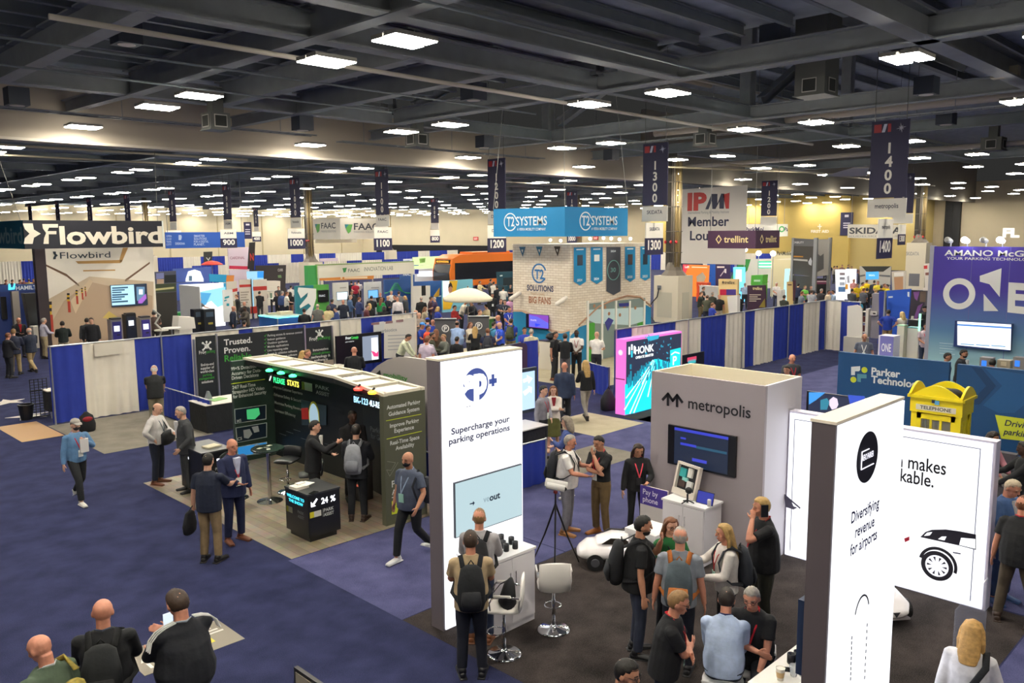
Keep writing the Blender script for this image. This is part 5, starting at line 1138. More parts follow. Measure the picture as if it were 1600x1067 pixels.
p=G(92,508,1.0);o=thing('counter','white counter with a lit laptop below the parking photo wall','counter',(p.x,p.y,0));part('body',Mb().box(p.x-1.1,p.y,0,p.x+.5,p.y+.6,1.02),M('dcd6ca',.5),o);part('end_panel',Mb().box(p.x+.9,p.y-.1,0,p.x+1.05,p.y+.6,.95),M('e6e2da',.5),o)
o=thing('laptop','glowing laptop on the white counter','laptop',(p.x-.05,p.y+.2,1.02));part('lid',Mb().box(p.x-.4,p.y+.2,1.06,p.x+.25,p.y+.23,1.5),E('e8f4f4',.9),o);part('keyboard',Mb().box(p.x-.4,p.y,1.025,p.x+.25,p.y+.2,1.05),M('8a8c90',.4),o)
p=G(268,513,1.0);o=thing('round_table','white round pedestal table right of the man in brown','table',(p.x,p.y,0));part('tabletop',Mb().lathe([(.4,.99),(.42,1.0),(.42,1.03),(.4,1.04)],28,FZ(p.x,p.y,0)),M('d6d2ce',.4),o);part('column',Mb().cyl((p.x,p.y,.03),(p.x,p.y,.99),.035),ALU(),o);part('base',Mb().lathe([(.25,0),(.24,.03),(.05,.05)],24,FZ(p.x,p.y,0)),ALU(),o)
o=thing('sign_sculpture','clear zigzag display pieces on a small white table','display',G(248,520,.9));p=G(252,515,1.0);part('tabletop',Mb().lathe([(.3,.95),(.3,1.0)],20,FZ(p.x,p.y,0)),M('d6d0c4',.4),o);part('stem',Mb().tube([(p.x,p.y,0),(p.x-.2,p.y,.4),(p.x,p.y,.95)],[.05]*3,n=8),M('b8b6ae',.4),o);part('zigzag',Mb().tube([(p.x-.3,p.y,1.9),(p.x-.02,p.y,1.65),(p.x-.25,p.y,1.3),(p.x,p.y,1.02)],[.05]*4,n=6),M('aaa9a2',.3),o)
# hanging ring sign above
yS2=36.0;a,b2=atY(35.5,344,yS2),atY(256,385.5,yS2);zt=(atY(35.5,343.5,yS2).z+atY(256,345.5,yS2).z)/2;zb=b2.z
o=thing('hanging_sign','large navy and teal hanging box sign at the far left','hanging sign',(a.x,yS2,zb));part('face',Mb().box(a.x,yS2,zb,b2.x,yS2+.05,zt),M('1a1b26',.6),o);part('face',Mb().box(a.x-.0,yS2+.05,zb,a.x+.05,yS2+5.4,zt),M('1e6f8c',.6),o)
part('edge',Mb().box(b2.x-.03,yS2-.01,zb,b2.x+.03,yS2+5.4,zt),M('c9d0cc',.5),o);part('wire',Mb().cyl((a.x+.05,yS2+.5,zt),(a.x-1.0,yS2+1,10.8),.012,n=5),M('77756e',.5),o);part('wire',Mb().cyl((b2.x,yS2+.5,zt),(b2.x+.3,yS2+1,10.8),.012,n=5),M('77756e',.5),o)
m=Mb();tY(m,'lowbird',(94,380),(254.5,380),27,yS2-.004,.03);qY(m,[(66,350),(90.5,350),(90.5,355.5),(76.5,355.5),(74,361),(88,361),(88,366),(76,366),(76,381),(68,381),(69,372),(72,364),(67,357)],yS2,0,.01);part('lettering',m,M('e2dac8',.5),o)
m=Mb();flowmark(m,lambda u,v:(35.5+28*u,349+32*v),yS2);part('emblem',m,M('e2dac8',.5),o)
m=Mb();m.text('Flowbird',-(yS2+5.3),zb+.22,.62,FX(a.x-.004,0,0),.004,5.1,'l',.02);part('lettering',m,M('8fb4bc',.5),o)
# long blue hanging banner beyond it
yD=62;a,b2=atY(258,363,yD),atY(383,386,yD);o=thing('hanging_banner','long blue hanging banner beyond the navy box sign','hanging banner',(a.x,yD,b2.z));part('face',Mb().box(a.x,yD,b2.z,b2.x,yD+.1,a.z),M('2b5cb8',.6),o);m=Mb();y=yD-.004
tY(m,'DESIGNA',(274,382.5),(289,382),3.5,y,.02)
for i,st in enumerate(('SMARTER','SOLUTIONS','FOR A DIGITAL','PLANET.')):tY(m,st,(303,370.5+i*4.4),(320+3*(i%3),370+i*4.4),3.4,y,.02)
for i,st in enumerate(('OPEN','CLOUD','TRAVEL','CITY')):tY(m,st,(260,370.5+i*4.4),(268,370.3+i*4.4),3,y,.01)
qY(m,[(279,367),(283,367),(284,370),(283,375),(279,375)],y);part('lettering',m,M('b9cbe8',.5),o);part('wire',Mb().cyl((a.x+.2,yD+.05,a.z),(a.x+.2,yD+.05,10.8),.02,n=5).cyl((b2.x-.2,yD+.05,a.z),(b2.x-.2,yD+.05,10.8),.02,n=5),M('77756e',.5),o)
# dark blue booth with glowing header, left edge
yH=46;a,b2=atY(-30,440,yH),atY(64,453,yH);o=thing('exhibit_booth','dark blue booth with a glowing header at the left edge','booth wall',(8,yH,0));zt=atY(30,443,yH).z;zb=atY(30,453,yH).z
part('header',Mb().box(atY(-60,440,yH).x,yH-.8,zb,b2.x+.3,yH-.7,zt),M('1f3f7c',.5),o);part('back_panel',Mb().box(atY(-60,440,yH).x,yH,0,b2.x,yH+.1,zb),M('22356e',.5),o);yy=yH-.705
m=Mb();tY(m,'HAMILTON',(25,453),(72,451),6,yy-.1,.02);part('lettering',m,M('cfd4e0',.5),o);m=Mb();qY(m,[(13,444),(16,443.5),(17,449),(20,449),(22,443),(24,443),(23,452),(13,453)],yy-.1);part('emblem',m,E('40d0f0',1.6),o)
part('screen',Mb().box(atY(0,465,yH).x,yH-.06,1.2,atY(9,465,yH).x,yH-.01,2.3),M('15161a',.3),o);part('post',Mb().box(atY(25,470,yH-.9).x-.15,yH-.9,0,atY(25,470,yH-.9).x+.15,yH-.6,zb),M('9a928a',.5),o)
o=thing('gate_machine','tall black angular machine in the dark blue booth','machine',(9.6,yH-1.2,0));p0,p1=atY(32,452,yH-1.3),atY(48,508,yH-1.3);part('body',Mb().prism([(p0.x,2.5),(p0.x+.55,2.5),(p1.x+.2,0),(p0.x+.25,0)],0,.5,FY(0,yH-1.3,0)),M('17181b',.35),o);part('panel',Mb().prism([(p0.x+.6,2.4),(p0.x+1.6,2.4),(p0.x+1.55,0),(p1.x+.25,0)],0,.5,FY(0,yH-1.25,0)),M('b9b4ae',.4),o);part('blue_light',Mb().box(p0.x+1.5,yH-1.3,1.6,p0.x+2.1,yH-1.2,2.5),E('a8c8f0',.8),o)
# ---------------- lit white booth with a green table ----------------
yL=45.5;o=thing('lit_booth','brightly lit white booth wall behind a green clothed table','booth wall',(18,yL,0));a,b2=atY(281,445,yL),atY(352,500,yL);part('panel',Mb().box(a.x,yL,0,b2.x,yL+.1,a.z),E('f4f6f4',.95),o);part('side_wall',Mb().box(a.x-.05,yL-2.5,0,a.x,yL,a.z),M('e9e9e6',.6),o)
m=Mb();qY(m,[(312,456),(352,448),(352,475),(340,480),(330,470),(313,478)],yL);part('picture',m,E('8fd0e8',.8),o);m=Mb();qY(m,[(312,457),(330,458),(322,476),(312,478)],yL,.005,.009);part('picture',m,E('4aa0d0',.7),o)
o=thing('banner_stand','white banner with turquoise marks right of the lit wall','banner',(20,43,0));m=Mb();rY(m,(347,453),(365,502),43.5,0,.05);part('sheet',m,M('e6e6e2',.5),o);m=Mb();qY(m,[(351,464),(358,462),(358,465),(351,467)],43.44);qY(m,[(350,469),(354,468),(354,470),(350,471)],43.44);qY(m,[(354,474),(358,474),(358,478),(354,478)],43.44);part('mark',m,M('2a9aa8',.5),o)
p=G(292,487,.76);o=thing('table','green clothed table in front of the lit white wall','table',(p.x,p.y,0));part('tablecloth',Mb().box(p.x-.9,p.y-.4,.005,p.x+.75,p.y+.4,.75),cloth('1f7a34'),o);part('tabletop',Mb().box(p.x-.9,p.y-.4,.75,p.x+.75,p.y+.4,.77),M('2f8f44',.6),o)
o=thing('fabric_screen','charcoal fabric screen right of the parking photo wall','booth wall',(17,41.5,0));a,b2=atY(240,458,41.2),atY(279,520,41.2);part('panel',Mb().box(a.x,41.2,0,b2.x,41.3,atY(260,457,41.2).z),M('35332f',.8),o);part('header',Mb().box(a.x,41.18,atY(260,456,41.2).z,b2.x,41.3,atY(260,443,41.2).z),M('3c4630',.6),o);m=Mb();qY(m,[(243,451),(272,448),(272,451),(243,454)],41.17);part('mark',m,M('c8c48a',.5),o)
p=G(290,510,.75);o=thing('white_kiosk','white plastic ticket cabinet standing behind the left drape wall','cabinet',(p.x,p.y,0));part('body',Mb().box(p.x-.45,p.y-.3,0,p.x+.2,p.y+.3,.65),M('d8d2c6',.5),o);part('top',Mb().prism([(-.55,.65),(.35,.65),(.3,1.2),(-.45,1.3)],-.35,.35,FY(p.x,p.y,0)),M('e2ddd2',.5),o)
for i,(px_,l)in enumerate(((311,'dark parking kiosk left of the pair, behind the drapes'),(327,'dark parking kiosk right of the pair, behind the drapes'))):
 p=G(px_,483,1.35);o=thing('parking_kiosk',l,'kiosk',(p.x,p.y,0));part('body',Mb().box(p.x-.3,p.y,0,p.x+.3,p.y+.4,1.35),M('24262c',.4),o);part('display',Mb().box(p.x-.2,p.y-.02,.95,p.x+.2,p.y,1.2),M('4a5a6a',.3),o);part('button',Mb().box(p.x-.1,p.y-.02,.55,p.x+.15,p.y,.65),M('b8a84a',.4),o)
# white booth with red stripes
yR=48;o=thing('panel_display','white panels with red bands behind the men in suits','booth wall',(22,yR,0));m=Mb();mr=Mb()
for a_,b_,t_ in((353,372,440),(373,394,437),(395,419,437)):rY(m,(a_,t_),(b_,500),yR,0,.05)
qY(mr,[(357,453),(371,450),(371,455),(360,457)],yR-.06);rY(mr,(374,445),(392,448),yR-.06);rY(mr,(395,448),(417,453),yR-.06);rY(mr,(391,479),(405,489),yR-.06)
part('panel',m,M('cfc6b8',.6),o);part('band',mr,M('b8342c',.5),o);m=Mb()
for i in range(8):rY(m,(376,456+i*4),(389-(i%3)*2,457+i*4),yR-.06)
part('text_line',m,M('9a8f84',.6),o)
m=Mb();rY(m,(393,436),(394.5,500),yR-.08);part('post',m,M('2a2826',.5),o)
# ---------------- green and white lab booth ----------------
yG=41.0
o=thing('exhibit_booth','teal and green wall with a big white leaf shaped logo','booth wall',(25,yG,0));y=yG-.002
a,b2=atY(461,446,yG),atY(516,512,yG);zt=atY(480,446,yG).z;xm=atY(490,450,yG).x
part('panel',Mb().box(a.x,yG,0,xm,yG+.12,zt),M('2a7f8c',.5),o);part('panel',Mb().box(xm,yG,0,b2.x,yG+.12,zt),M('58a548',.5),o)
t0,t1=atY(478,415,yG+.3),atY(497,446,yG+.3);part('tower_panel',Mb().box(t0.x,yG+.14,0,t1.x,yG+.5,t0.z),M('3f9a50',.5),o);part('tower_panel',Mb().box(t0.x+.55,yG+.12,zt,t1.x,yG+.14,t0.z),M('62ac48',.5),o)
m=Mb();qY(m,[(466,449),(494,451),(494,466),(484,500),(480,500),(476,488),(486,478),(482,474),(469,482),(468,478),(480,463),(481,457),(470,466),(465,455)],y);part('emblem',m,M('e9ebe4',.5),o)
o=thing('television','small black television on the green wall by the leaf logo','television',(27,yG-.1,1.6));m=Mb();rY(m,(496,453.5),(512,471),yG,0,.14);part('bezel',m,M('131518',.3),o);m=Mb();tY(m,'FAAC',(498.5,463.5),(508,463.5),3,yG-.142,.02);part('lettering',m,E('c8ccd0',.7),o)
o=thing('booth_header','long white lit header over the crowded lab booth','booth header',(29,yG,2.6));a,b2=atY(497,412,yG),atY(647,430,yG);zt=(atY(497,413,yG).z+atY(647,411,yG).z)/2;zb=(atY(497,434,yG).z+atY(647,428,yG).z)/2
part('panel',Mb().box(a.x,yG,zb,b2.x,yG+.3,zt),M('e9e4d2',.5),o);part('edge',Mb().box(a.x,yG-.01,zt,b2.x,yG+.31,zt+.06),M('8aa060',.5),o);m=Mb();tY(m,'INNOVATION LAB',(569,424.5),(614,421),6.5,y,.0);tY(m,'FAAC',(544,425.5),(562,424),5,y,.01);part('lettering',m,M('6f7468',.5),o);m=Mb();qY(m,[(535,419),(542,418),(540,425),(537,426)],y);part('emblem',m,M('4a9a50',.5),o)
for x in(a.x+.06,b2.x-.06):part('post',Mb().box(x-.05,yG+.1,0,x+.05,yG+.2,zb),M('d8d4c8',.5),o)
yB=44.5;o=thing('orange_banner','orange strip banner inside the lab booth','banner',(31,52,2));m=Mb();qY(m,[(499,432.5),(584,430),(583,436),(499,438.5)],52,0,.05);part('strip',m,M('d8893a',.5),o);part('post',Mb().box(atY(500,433,52).x,52,0,atY(500,433,52).x+.06,52.06,2.4),ALU(),o);part('post',Mb().box(atY(582,433,52).x,52,0,atY(582,433,52).x+.06,52.06,2.4),ALU(),o);m=Mb();qY(m,[(532,432),(535,432),(535,436),(532,436)],51.93);qY(m,[(538,432.8),(574,431.8),(574,434.8),(538,435.6)],51.93);part('mark',m,M('f0d8b0',.5),o)
for i,(a_,b_,t_,s0,s1,l)in enumerate(((519,545,442,(526.5,457),(543,467.5),'white partition with a lit screen, left in the lab booth'),(568,596,441,(575.5,454),(590.5,464.5),'white partition with a blue screen, right in the lab booth'))):
 o=thing('divider_panel',l,'divider',(atY(a_,480,yB).x,yB,0));m=Mb();rY(m,(a_,t_),(b_,506),yB,0,.1);part('panel',m,M('dcdad2',.5),o);m=Mb();rY(m,(s0[0]-.8,s0[1]-.8),(s1[0]+.8,s1[1]+.8),yB-.1,0,.03);s_=part('screen',m,M('5a6a80',.4),o);m=Mb();rY(m,s0,s1,yB-.14);part('display',m,E('cfe8ec' if i==0 else '6aa8e8',.9),s_);m=Mb();qY(m,[(a_+12,449),(b_-4,448.4),(b_-4,450),(a_+12,450.6)],yB-.11);part('text_line',m,M('a8a49a',.5),o)
yU=43.2;o=thing('exhibit_booth','blue booth wall with green lines and a yellow plane tail','booth wall',(33,yU,0));m=Mb();qY(m,[(599,437),(624,436),(624,430),(646,429),(646,440),(690,438),(690,510),(600,512)],yU,0,.12);part('panel',m,M('2a5494',.5),o)
m=Mb()
for k in range(7):
 pts=[atY(601+j*4,459-(18-2*k)*math.exp(-((j*4-18)/8.5)**2)-k*.3,yU-.13)for j in range(11)]
 m.tube([(q.x,yU-.13,q.z)for q in pts],[.012]*11,n=4,cap=0)
part('line_drawing',m,M('4ab07a',.5),o);m=Mb();tY(m,'FAAC',(630,431),(641.5,430.5),4,yU-.125,.02);part('lettering',m,M('d8e0ec',.5),o)
m=Mb();qY(m,[(677,463),(687,449),(686,463),(681,464)],yU-.125);part('picture_tail',m,M('e8a828',.5),o);m=Mb();qY(m,[(684,463),(689,461.5),(689,463.5),(685,464)],yU-.125);part('picture_cloud',m,M('e9ece8',.5),o)
o=thing('divider_panel','white partition with a dark window in the blue booth','partition',(32,yU-.6,0));m=Mb();qY(m,[(642,447),(671,446),(671,500),(642,500)],yU-.6,0,.08);part('panel',m,M('ddd8cc',.5),o);m=Mb();rY(m,(658.5,446.5),(665,461.5),yU-.68,0,.02);part('window',m,M('2a2a28',.3),o)
yV=42.0;o=thing('photo_display','bright photo wall with yellow and sky blue panels','booth wall',(36,yV,0));a,b2=atY(691.5,439,yV),atY(739.5,500,yV);part('panel',Mb().box(a.x,yV,0,b2.x,yV+.12,(atY(691,439,yV).z+atY(739,436,yV).z)/2),M('7fc6d8',.5),o);y=yV-.002
m=Mb();qY(m,[(691.5,439),(706,439),(714,458),(704,462),(704,470),(692,468)],y);part('picture',m,E('f0f0ec',.7),o);m=Mb();qY(m,[(702,439),(715,438),(712,460),(704,483),(692,484),(692,465),(702,462)],y,.005,.008);part('picture',m,M('e8b828',.5),o)
m=Mb();c_=atY(703.5,452,y);m.disc(c_.x,c_.z,.24,.008,.012,FY(0,y,0),16,.75);part('picture_face',m,M('b88468',.5),o);m=Mb();qY(m,[(700,450),(701,444),(704,441),(706,444),(707.5,450),(704,447)],y,.012,.015);part('picture_hair',m,M('3a2a24',.5),o)
# ---------------- lit teal counter ----------------
p=G(433,497,1.05);xa_,ya_=21.3,37.85;o=thing('counter','blue corner counter with a glowing turquoise edge','counter',(xa_,ya_,0));part('body',Mb().box(xa_,ya_,0,xa_+1.5,ya_+1.9,1.0),M('2a5fa8',.4),o);part('light_edge',Mb().box(xa_-.02,ya_-.02,1.0,xa_+1.5,ya_+1.9,1.05),E('5ff0d8',2.2),o);part('top',Mb().box(xa_+.06,ya_+.06,1.05,xa_+1.5,ya_+1.9,1.07),M('8fa8a0',.4),o);part('corner_post',Mb().cyl((xa_,ya_,0),(xa_,ya_,1),.03),ALU(),o)
p=G(445,491,1.07);solo('box',Mb().box(-.35,-.2,0,.35,.2,.16,FZ(p.x,p.y,1.07)),M('c8c0a4',.6),'cream box on the blue corner counter','box',(p.x,p.y,1.07));p=G(425,491,1.07);solo('box',Mb().box(-.3,-.15,0,.3,.15,.08,FZ(p.x,p.y,1.07)),M('a8a890',.6),'flat olive box at the left of the blue corner counter','box',(p.x,p.y,1.07))
p=G(424,466,1.05);o=thing('high_table','white high table with bottles among the men in dark suits','table',(p.x,p.y,0));part('tabletop',Mb().lathe([(.55,1.02),(.55,1.06)],24,FZ(p.x,p.y,0)),M('dcd8cc',.5),o);part('column',Mb().cyl((p.x,p.y,0),(p.x,p.y,1.02),.07),M('2c2c2c',.5),o);part('bottle',Mb().cyl((p.x,p.y,1.06),(p.x,p.y,1.4),.06),M('6a8a70',.4),o);part('tray',Mb().lathe([(.35,1.5),(.35,1.54)],20,FZ(p.x,p.y+.2,0)).cyl((p.x,p.y+.2,1.06),(p.x,p.y+.2,1.5),.02),M('c8c4b8',.5),o)
# ---------------- parasol and charging posts in the crowd ----------------
p=G(731,530,0);q=G(731,452,2.45);o=thing('parasol','large white parasol over the crowd','parasol',(q.x,q.y,0));x,y_=q.x,q.y
rows=[(.02,2.5),(.4,2.44),(.85,2.26),(1.2,2.02),(1.21,1.9)];m=Mb();prev=None
m.lathe([(1.2,1.88),(1.22,2.02),(.86,2.28),(.42,2.46),(.03,2.53)],16,FZ(x,y_,0));part('canopy',m,M('e9e2cc',.7),o,True)
part('pole',Mb().cyl((x,y_,.05),(x,y_,2.5),.03),M('9a948a',.5),o);part('base',Mb().lathe([(.35,0),(.35,.05),(.1,.1)],20,FZ(x,y_,0)),M('4a4a48',.6),o);part('finial',Mb().ell((x,y_,2.57),.04,.04,.06),M('8a8478',.5),o)
o=thing('cart','green and white cart under the white parasol','cart',(x+.4,y_-.6,0));part('body',Mb().box(x-.1,y_-.9,.25,x+.9,y_-.3,1.0),M('3f7a3a',.5),o);part('counter_top',Mb().box(x-.2,y_-1,1.0,x+1,y_-.2,1.06),M('d8d2b8',.5),o);part('apron',Mb().box(x+.2,y_-.93,.4,x+.5,y_-.9,1.0),M('d6cfa0',.6),o);part('wheel',Mb().tube([(x+.1,y_-1,.22),(x+.1,y_-.94,.22)],[.22,.22],n=18,cap=0),BLACK(),o)
for px_,py_,l in((696,500,'grey post with a round P sign, left of the man in light blue'),(748,496,'grey post with a round P sign, right below the parasol')):
 q=G(px_,py_,1.75);o=thing('charging_post',l,'charging post',(q.x,q.y,0));F=FA(q.x,q.y,0,R(-45));part('body',Mb().box(-.42,0,-.3,.42,1.75,.1,F),M('55565a',.4),o);m=Mb();m.ring(0,1.42,.15,.035,.1,.112,F,22);m.text('P',0,1.33,.17,F,.112,None,'c',.03);part('lettering',m,M('e6e6e2',.5),o);part('top',Mb().box(-.44,1.75,-.32,.44,1.8,.12,F),M('1d1d22',.4),o)
# ---------------- brick tower with pennants and the blue hanging box ----------------
def brick_mat():
 m=bpy.data.materials.new('printed_brick');m.use_nodes=True;nt=m.node_tree;b=nt.nodes['Principled BSDF'];b.inputs['Roughness'].default_value=.7
 tc=nt.nodes.new('ShaderNodeTexCoord');sp=nt.nodes.new('ShaderNodeSeparateXYZ');cb=nt.nodes.new('ShaderNodeCombineXYZ');ad=nt.nodes.new('ShaderNodeMath');ad.operation='ADD'
 nt.links.new(tc.outputs['Object'],sp.inputs[0]);nt.links.new(sp.outputs[0],ad.inputs[0]);nt.links.new(sp.outputs[1],ad.inputs[1]);nt.links.new(ad.outputs[0],cb.inputs[0]);nt.links.new(sp.outputs[2],cb.inputs[1])
 br=nt.nodes.new('ShaderNodeTexBrick');br.inputs['Scale'].default_value=1;br.inputs['Brick Width'].default_value=.3;br.inputs['Row Height'].default_value=.1;br.inputs['Mortar Size'].default_value=.008
 br.inputs['Color1'].default_value=lin('e2d8c8');br.inputs['Color2'].default_value=lin('d6c9b6');br.inputs['Mortar'].default_value=lin('b8a794');nt.links.new(cb.outputs[0],br.inputs['Vector']);nt.links.new(br.outputs['Color'],b.inputs['Base Color']);return m
BR=brick_mat();xT,yT2=24.72,21.35
o=thing('booth_tower','tall white brick pattern booth tower with pennant banners','booth tower',(xT,yT2,0));part('shell_panel',Mb().box(xT,yT2,0,xT+.1,24.5,4.7),BR,o);part('shell_panel',Mb().box(xT+.1,yT2,0,30.1,yT2+.1,4.7),BR,o);part('shell_panel',Mb().box(xT+.1,24.4,0,30.1,24.5,4.7),M('cfc6b4',.7),o);part('top_rail',Mb().box(xT-.02,yT2-.02,4.7,30.1,24.5,4.74),M('e6dcc8',.6),o)
m=Mb();qX(m,[(802,487),(815,487),(826,492),(846,510),(862,520),(878,521),(890,517),(890,572),(802,575)],xT);part('wave_print',m,M('1f7fae',.5),o)
m=Mb();qX(m,[(802,484),(816,484),(830,489),(846,503),(860,514),(878,518),(890,514),(890,517),(878,521),(862,518),(846,508),(828,492),(815,487),(802,487)],xT,.005,.008);part('wave_line',m,M('c8a890',.5),o)
y=yT2;m=Mb();qY(m,[(891,525),(905,511),(917,507),(917,572),(891,572)],y);qY(m,[(1007,475),(1017,481),(1017,520),(1007,520)],y);part('wave_print',m,M('1f7fae',.5),o)
m=Mb();pts=[(904,508),(918,495),(935,479),(955,470),(980,462),(1000,464),(1017,478)]
for i in range(6):a,b2=atY(*pts[i],y),atY(*pts[i+1],y);m.cyl((a.x,y-.01,a.z),(b2.x,y-.01,b2.z),.04,n=6)
part('wave_line',m,M('b08a70',.5),o)
TBLUE=M('1f86b8',.5)
m=Mb();tX(m,'T2',(835.5,435),(850,436),14,xT-.004,.03);c_=atX(842.5,427,xT);m.ring(-c_.y,c_.z,.40,.06,0,.02,FX(xT,0,0),28,20,330);part('emblem',m,M('2f6fa8',.5),o)
m=Mb();tX(m,'SOLUTIONS',(823.5,454),(865,455.5),8.5,xT-.004,.03);part('lettering',m,M('4a4e6c',.5),o);m=Mb();tX(m,'THAT STRIKE',(829,460.5),(851,461.3),3,xT-.004,.02);part('lettering',m,M('b89878',.5),o);m=Mb();tX(m,'BIG FANS',(826.5,473.5),(861,475),10,xT-.004,.03);part('lettering',m,M('a8765c',.5),o)
for i,(px_,c_)in enumerate(((816.5,'35607a'),(843,'2f6f8c'),(871,'4a4238'))):
 m=Mb();d=i*-.3;qX(m,[(px_-5,385.5+d),(px_+5,385.5+d),(px_+.5,401+d)],xT,.012,.02);q=solo('pennant',m,M(c_,.6),['teal triangle pennant at the left on the brick tower','blue triangle pennant in the middle on the brick tower','brown triangle pennant at the corner of the brick tower'][i],'pennant',atX(px_,390,xT),'triangle pennants on the brick tower')
 m=Mb();qX(m,[(px_-1.5,390+d),(px_+1.5,390+d),(px_+.5,395+d)],xT,.02,.025);part('mark',m,M('d8d2c4',.5),q)
lb=['blue hanging pennant with a round meter, leftmost on the brick tower','blue hanging pennant with a white screen, second on the brick tower','large grey pennant with the number 30 on the brick tower','blue hanging pennant with a pay machine, fourth on the brick tower','blue hanging pennant with a tall kiosk, rightmost on the brick tower']
for i,(a_,b_,t_,v_,w_)in enumerate(((896,915,386.5,440,446),(922.5,941,386,438,444),(947,969,386,455,461),(976,992,385.5,435,440.5),(1000,1015,385,434,438.5))):
 o=thing('pennant_banner',lb[i],'banner',atY(a_,v_,y),0,'pennant banners on the brick tower');mid=(a_+b_)/2
 m=Mb();qY(m,[(a_-1,t_-1),(b_+1,t_-1),(b_+1,v_+.5),(mid,w_+1),(a_-1,v_+.5)],y,.01,.016);part('border',m,M('c8b8a8',.5),o);m=Mb();qY(m,[(a_,t_),(b_,t_),(b_,v_),(mid,w_),(a_,v_)],y,.016,.022);part('sheet',m,M('4a4e56',.5)if i==2 else TBLUE,o)
 m=Mb();h2=(b_-a_)
 if i==2:c_=atY(mid,422,y);m.ring(c_.x,c_.z,.42,.035,.022,.028,FY(0,y,0),26);tY(m,'30',(mid-4,425),(mid+4,424.6),6.5,y-.022,.02);part('emblem',m,M('7fb8b0',.5),o);m=Mb();tY(m,'2024',(mid-4,394),(mid+4,393.6),3,y-.022,.03)
 else:
  rY(m,(mid-h2*.22,t_+12),(mid+h2*.22,t_+(28 if i!=1 else 22)),y,.022,.03);part('picture',m,M(('3a4450','e6e6e0','','5a4a48','22303c')[i],.5),o);m=Mb();tY(m,'20'+('24','24','','20','23')[i],(mid-4,v_-.5),(mid+4,v_-.8),3.6,y-.022,.03);rY(m,(mid-h2*.3,t_+2.5),(mid+h2*.3,t_+4),y,.022,.028)
 part('lettering',m,M('e2eaec',.5),o)
o=thing('photo_window','green photo wall with white window bars on the brick tower','booth wall',atY(960,560,y));a,b2=atY(917,475,y),atY(1006.5,572,y);part('picture',Mb().box(a.x,y-.012,.02,b2.x,y-.006,atY(960,470,y).z),M('7a8a86',.5),o)
m=Mb()
for px_ in(917.5,940,961.5,983,1006):q=atY(px_,470,y);m.box(q.x-.05,y-.06,0,q.x+.05,y,q.z)
part('window_bar',m,M('e8e6de',.5),o)
m=Mb();rY(m,(919,505),(929,570),y-.012);rY(m,(996,500),(1004,520),y-.012);part('picture',m,M('4aa03a',.5),o);m=Mb();qY(m,[(918,484),(1005,480),(1005,502),(985,508),(930,505),(919,500)],y-.01,.002,.008);part('picture',m,M('b8d0d4',.5),o)
m=Mb()
for px_,py_,rr,c_ in((928,478,4,0),(945,480,4,0),(975,477,6,1),(992,481,4,0),(951,490,4,1),(968,492,4,0)):q=atY(px_,py_,y);m.disc(q.x,q.z,rr*.019,.02,.026,FY(0,y,0),14)
part('picture_face',m,M('a87a5a',.5),o);m=Mb();qY(m,[(966,474),(983,473),(982,478),(967,479)],y,.026,.03);qY(m,[(944,504),(950,496),(958,500),(949,517)],y,.026,.03);part('picture_cap',m,M('3a3f8c',.5),o)
o=thing('television','purple lit television on the brick tower','television',atX(840,500,xT-.1));m=Mb();rX(m,(825.5,489.5),(858,515),xT,0,.14);part('bezel',m,M('1c1c30',.3),o);m=Mb();rX(m,(826.5,490.5),(857,513.8),xT-.142);part('display',m,E('7a3aa8',.8),o);m=Mb();qX(m,[(827,492),(840,495),(857,505),(857,513),(827,510)],xT-.147);part('display_shape',m,E('5a5ad0',.8),o);m=Mb();qX(m,[(836,505),(845,507),(837,511)],xT-.153);part('display_shape',m,E('2038d0',.9),o);m=Mb();tX(m,'T2 LOTS',(829,501),(838,501.5),2,xT-.153,.02);part('lettering',m,E('e0d0f0',.8),o)
for i,(px_,py_,l)in enumerate(((806,462,'white camera arm at the left on the brick tower'),(878,470,'white camera arm by the corner of the brick tower'))):
 q=atX(px_,py_,xT-.3);o=thing('security_camera',l,'camera',q);part('housing',Mb().tube([q+Vector((-.25,.05,-.12)),q,q+Vector((.15,-.1,.12))],[.09,.1,.08],n=10),M('dcd6cc',.4),o,True);part('bracket',Mb().cyl(q,(xT,q.y,q.z+.1),.03),M('c8c2b6',.4),o)
q=G(864,531,1.1);o=thing('counter','white counter with a small black model before the brick tower','counter',(q.x,q.y,0));part('body',Mb().box(q.x-.45,q.y-.3,0,q.x+.15,q.y+.35,1.08),M('ded8cc',.5),o);part('top',Mb().box(q.x-.47,q.y-.32,1.08,q.x+.17,q.y+.37,1.11),M('3a3a40',.4),o);part('model',Mb().ell((q.x-.1,q.y,1.25),.25,.18,.14),M('24262c',.4),o)
# blue hanging box
xs,ys_=23.72,20.75;y2=atX(771,330,xs).y;x2=atY(981,330,ys_).x;zt,zb=6.16,5.05
o=thing('hanging_sign','blue hanging box sign above the brick tower','hanging sign',(xs,ys_,zb));BL=M('1c86c0',.55)
part('face',Mb().box(xs,ys_,zb,xs+.06,y2,zt),BL,o);part('face',Mb().box(xs+.06,ys_,zb,x2,ys_+.06,zt),BL,o);part('face',Mb().box(xs+.06,y2-.06,zb,x2,y2,zt),BL,o);part('face',Mb().box(x2-.06,ys_+.06,zb,x2,y2-.06,zt),BL,o)
m=Mb();F=FX(xs-.004,0,0);W_=y2-ys_;u0=-y2
m.text('SYSTEMS',u0+W_*.335,zb+.44,.34,F,.004,W_*.43,'l',.012).text('A VERRA MOBILITY COMPANY',u0+W_*.35,zb+.24,.1,F,.004,W_*.4,'l',.012).text('T2',u0+W_*.20,zb+.42,.36,F,.004,W_*.11,'l',.02);m.ring(u0+W_*.25,zb+.58,.36,.045,0,.006,F,28,20,330)
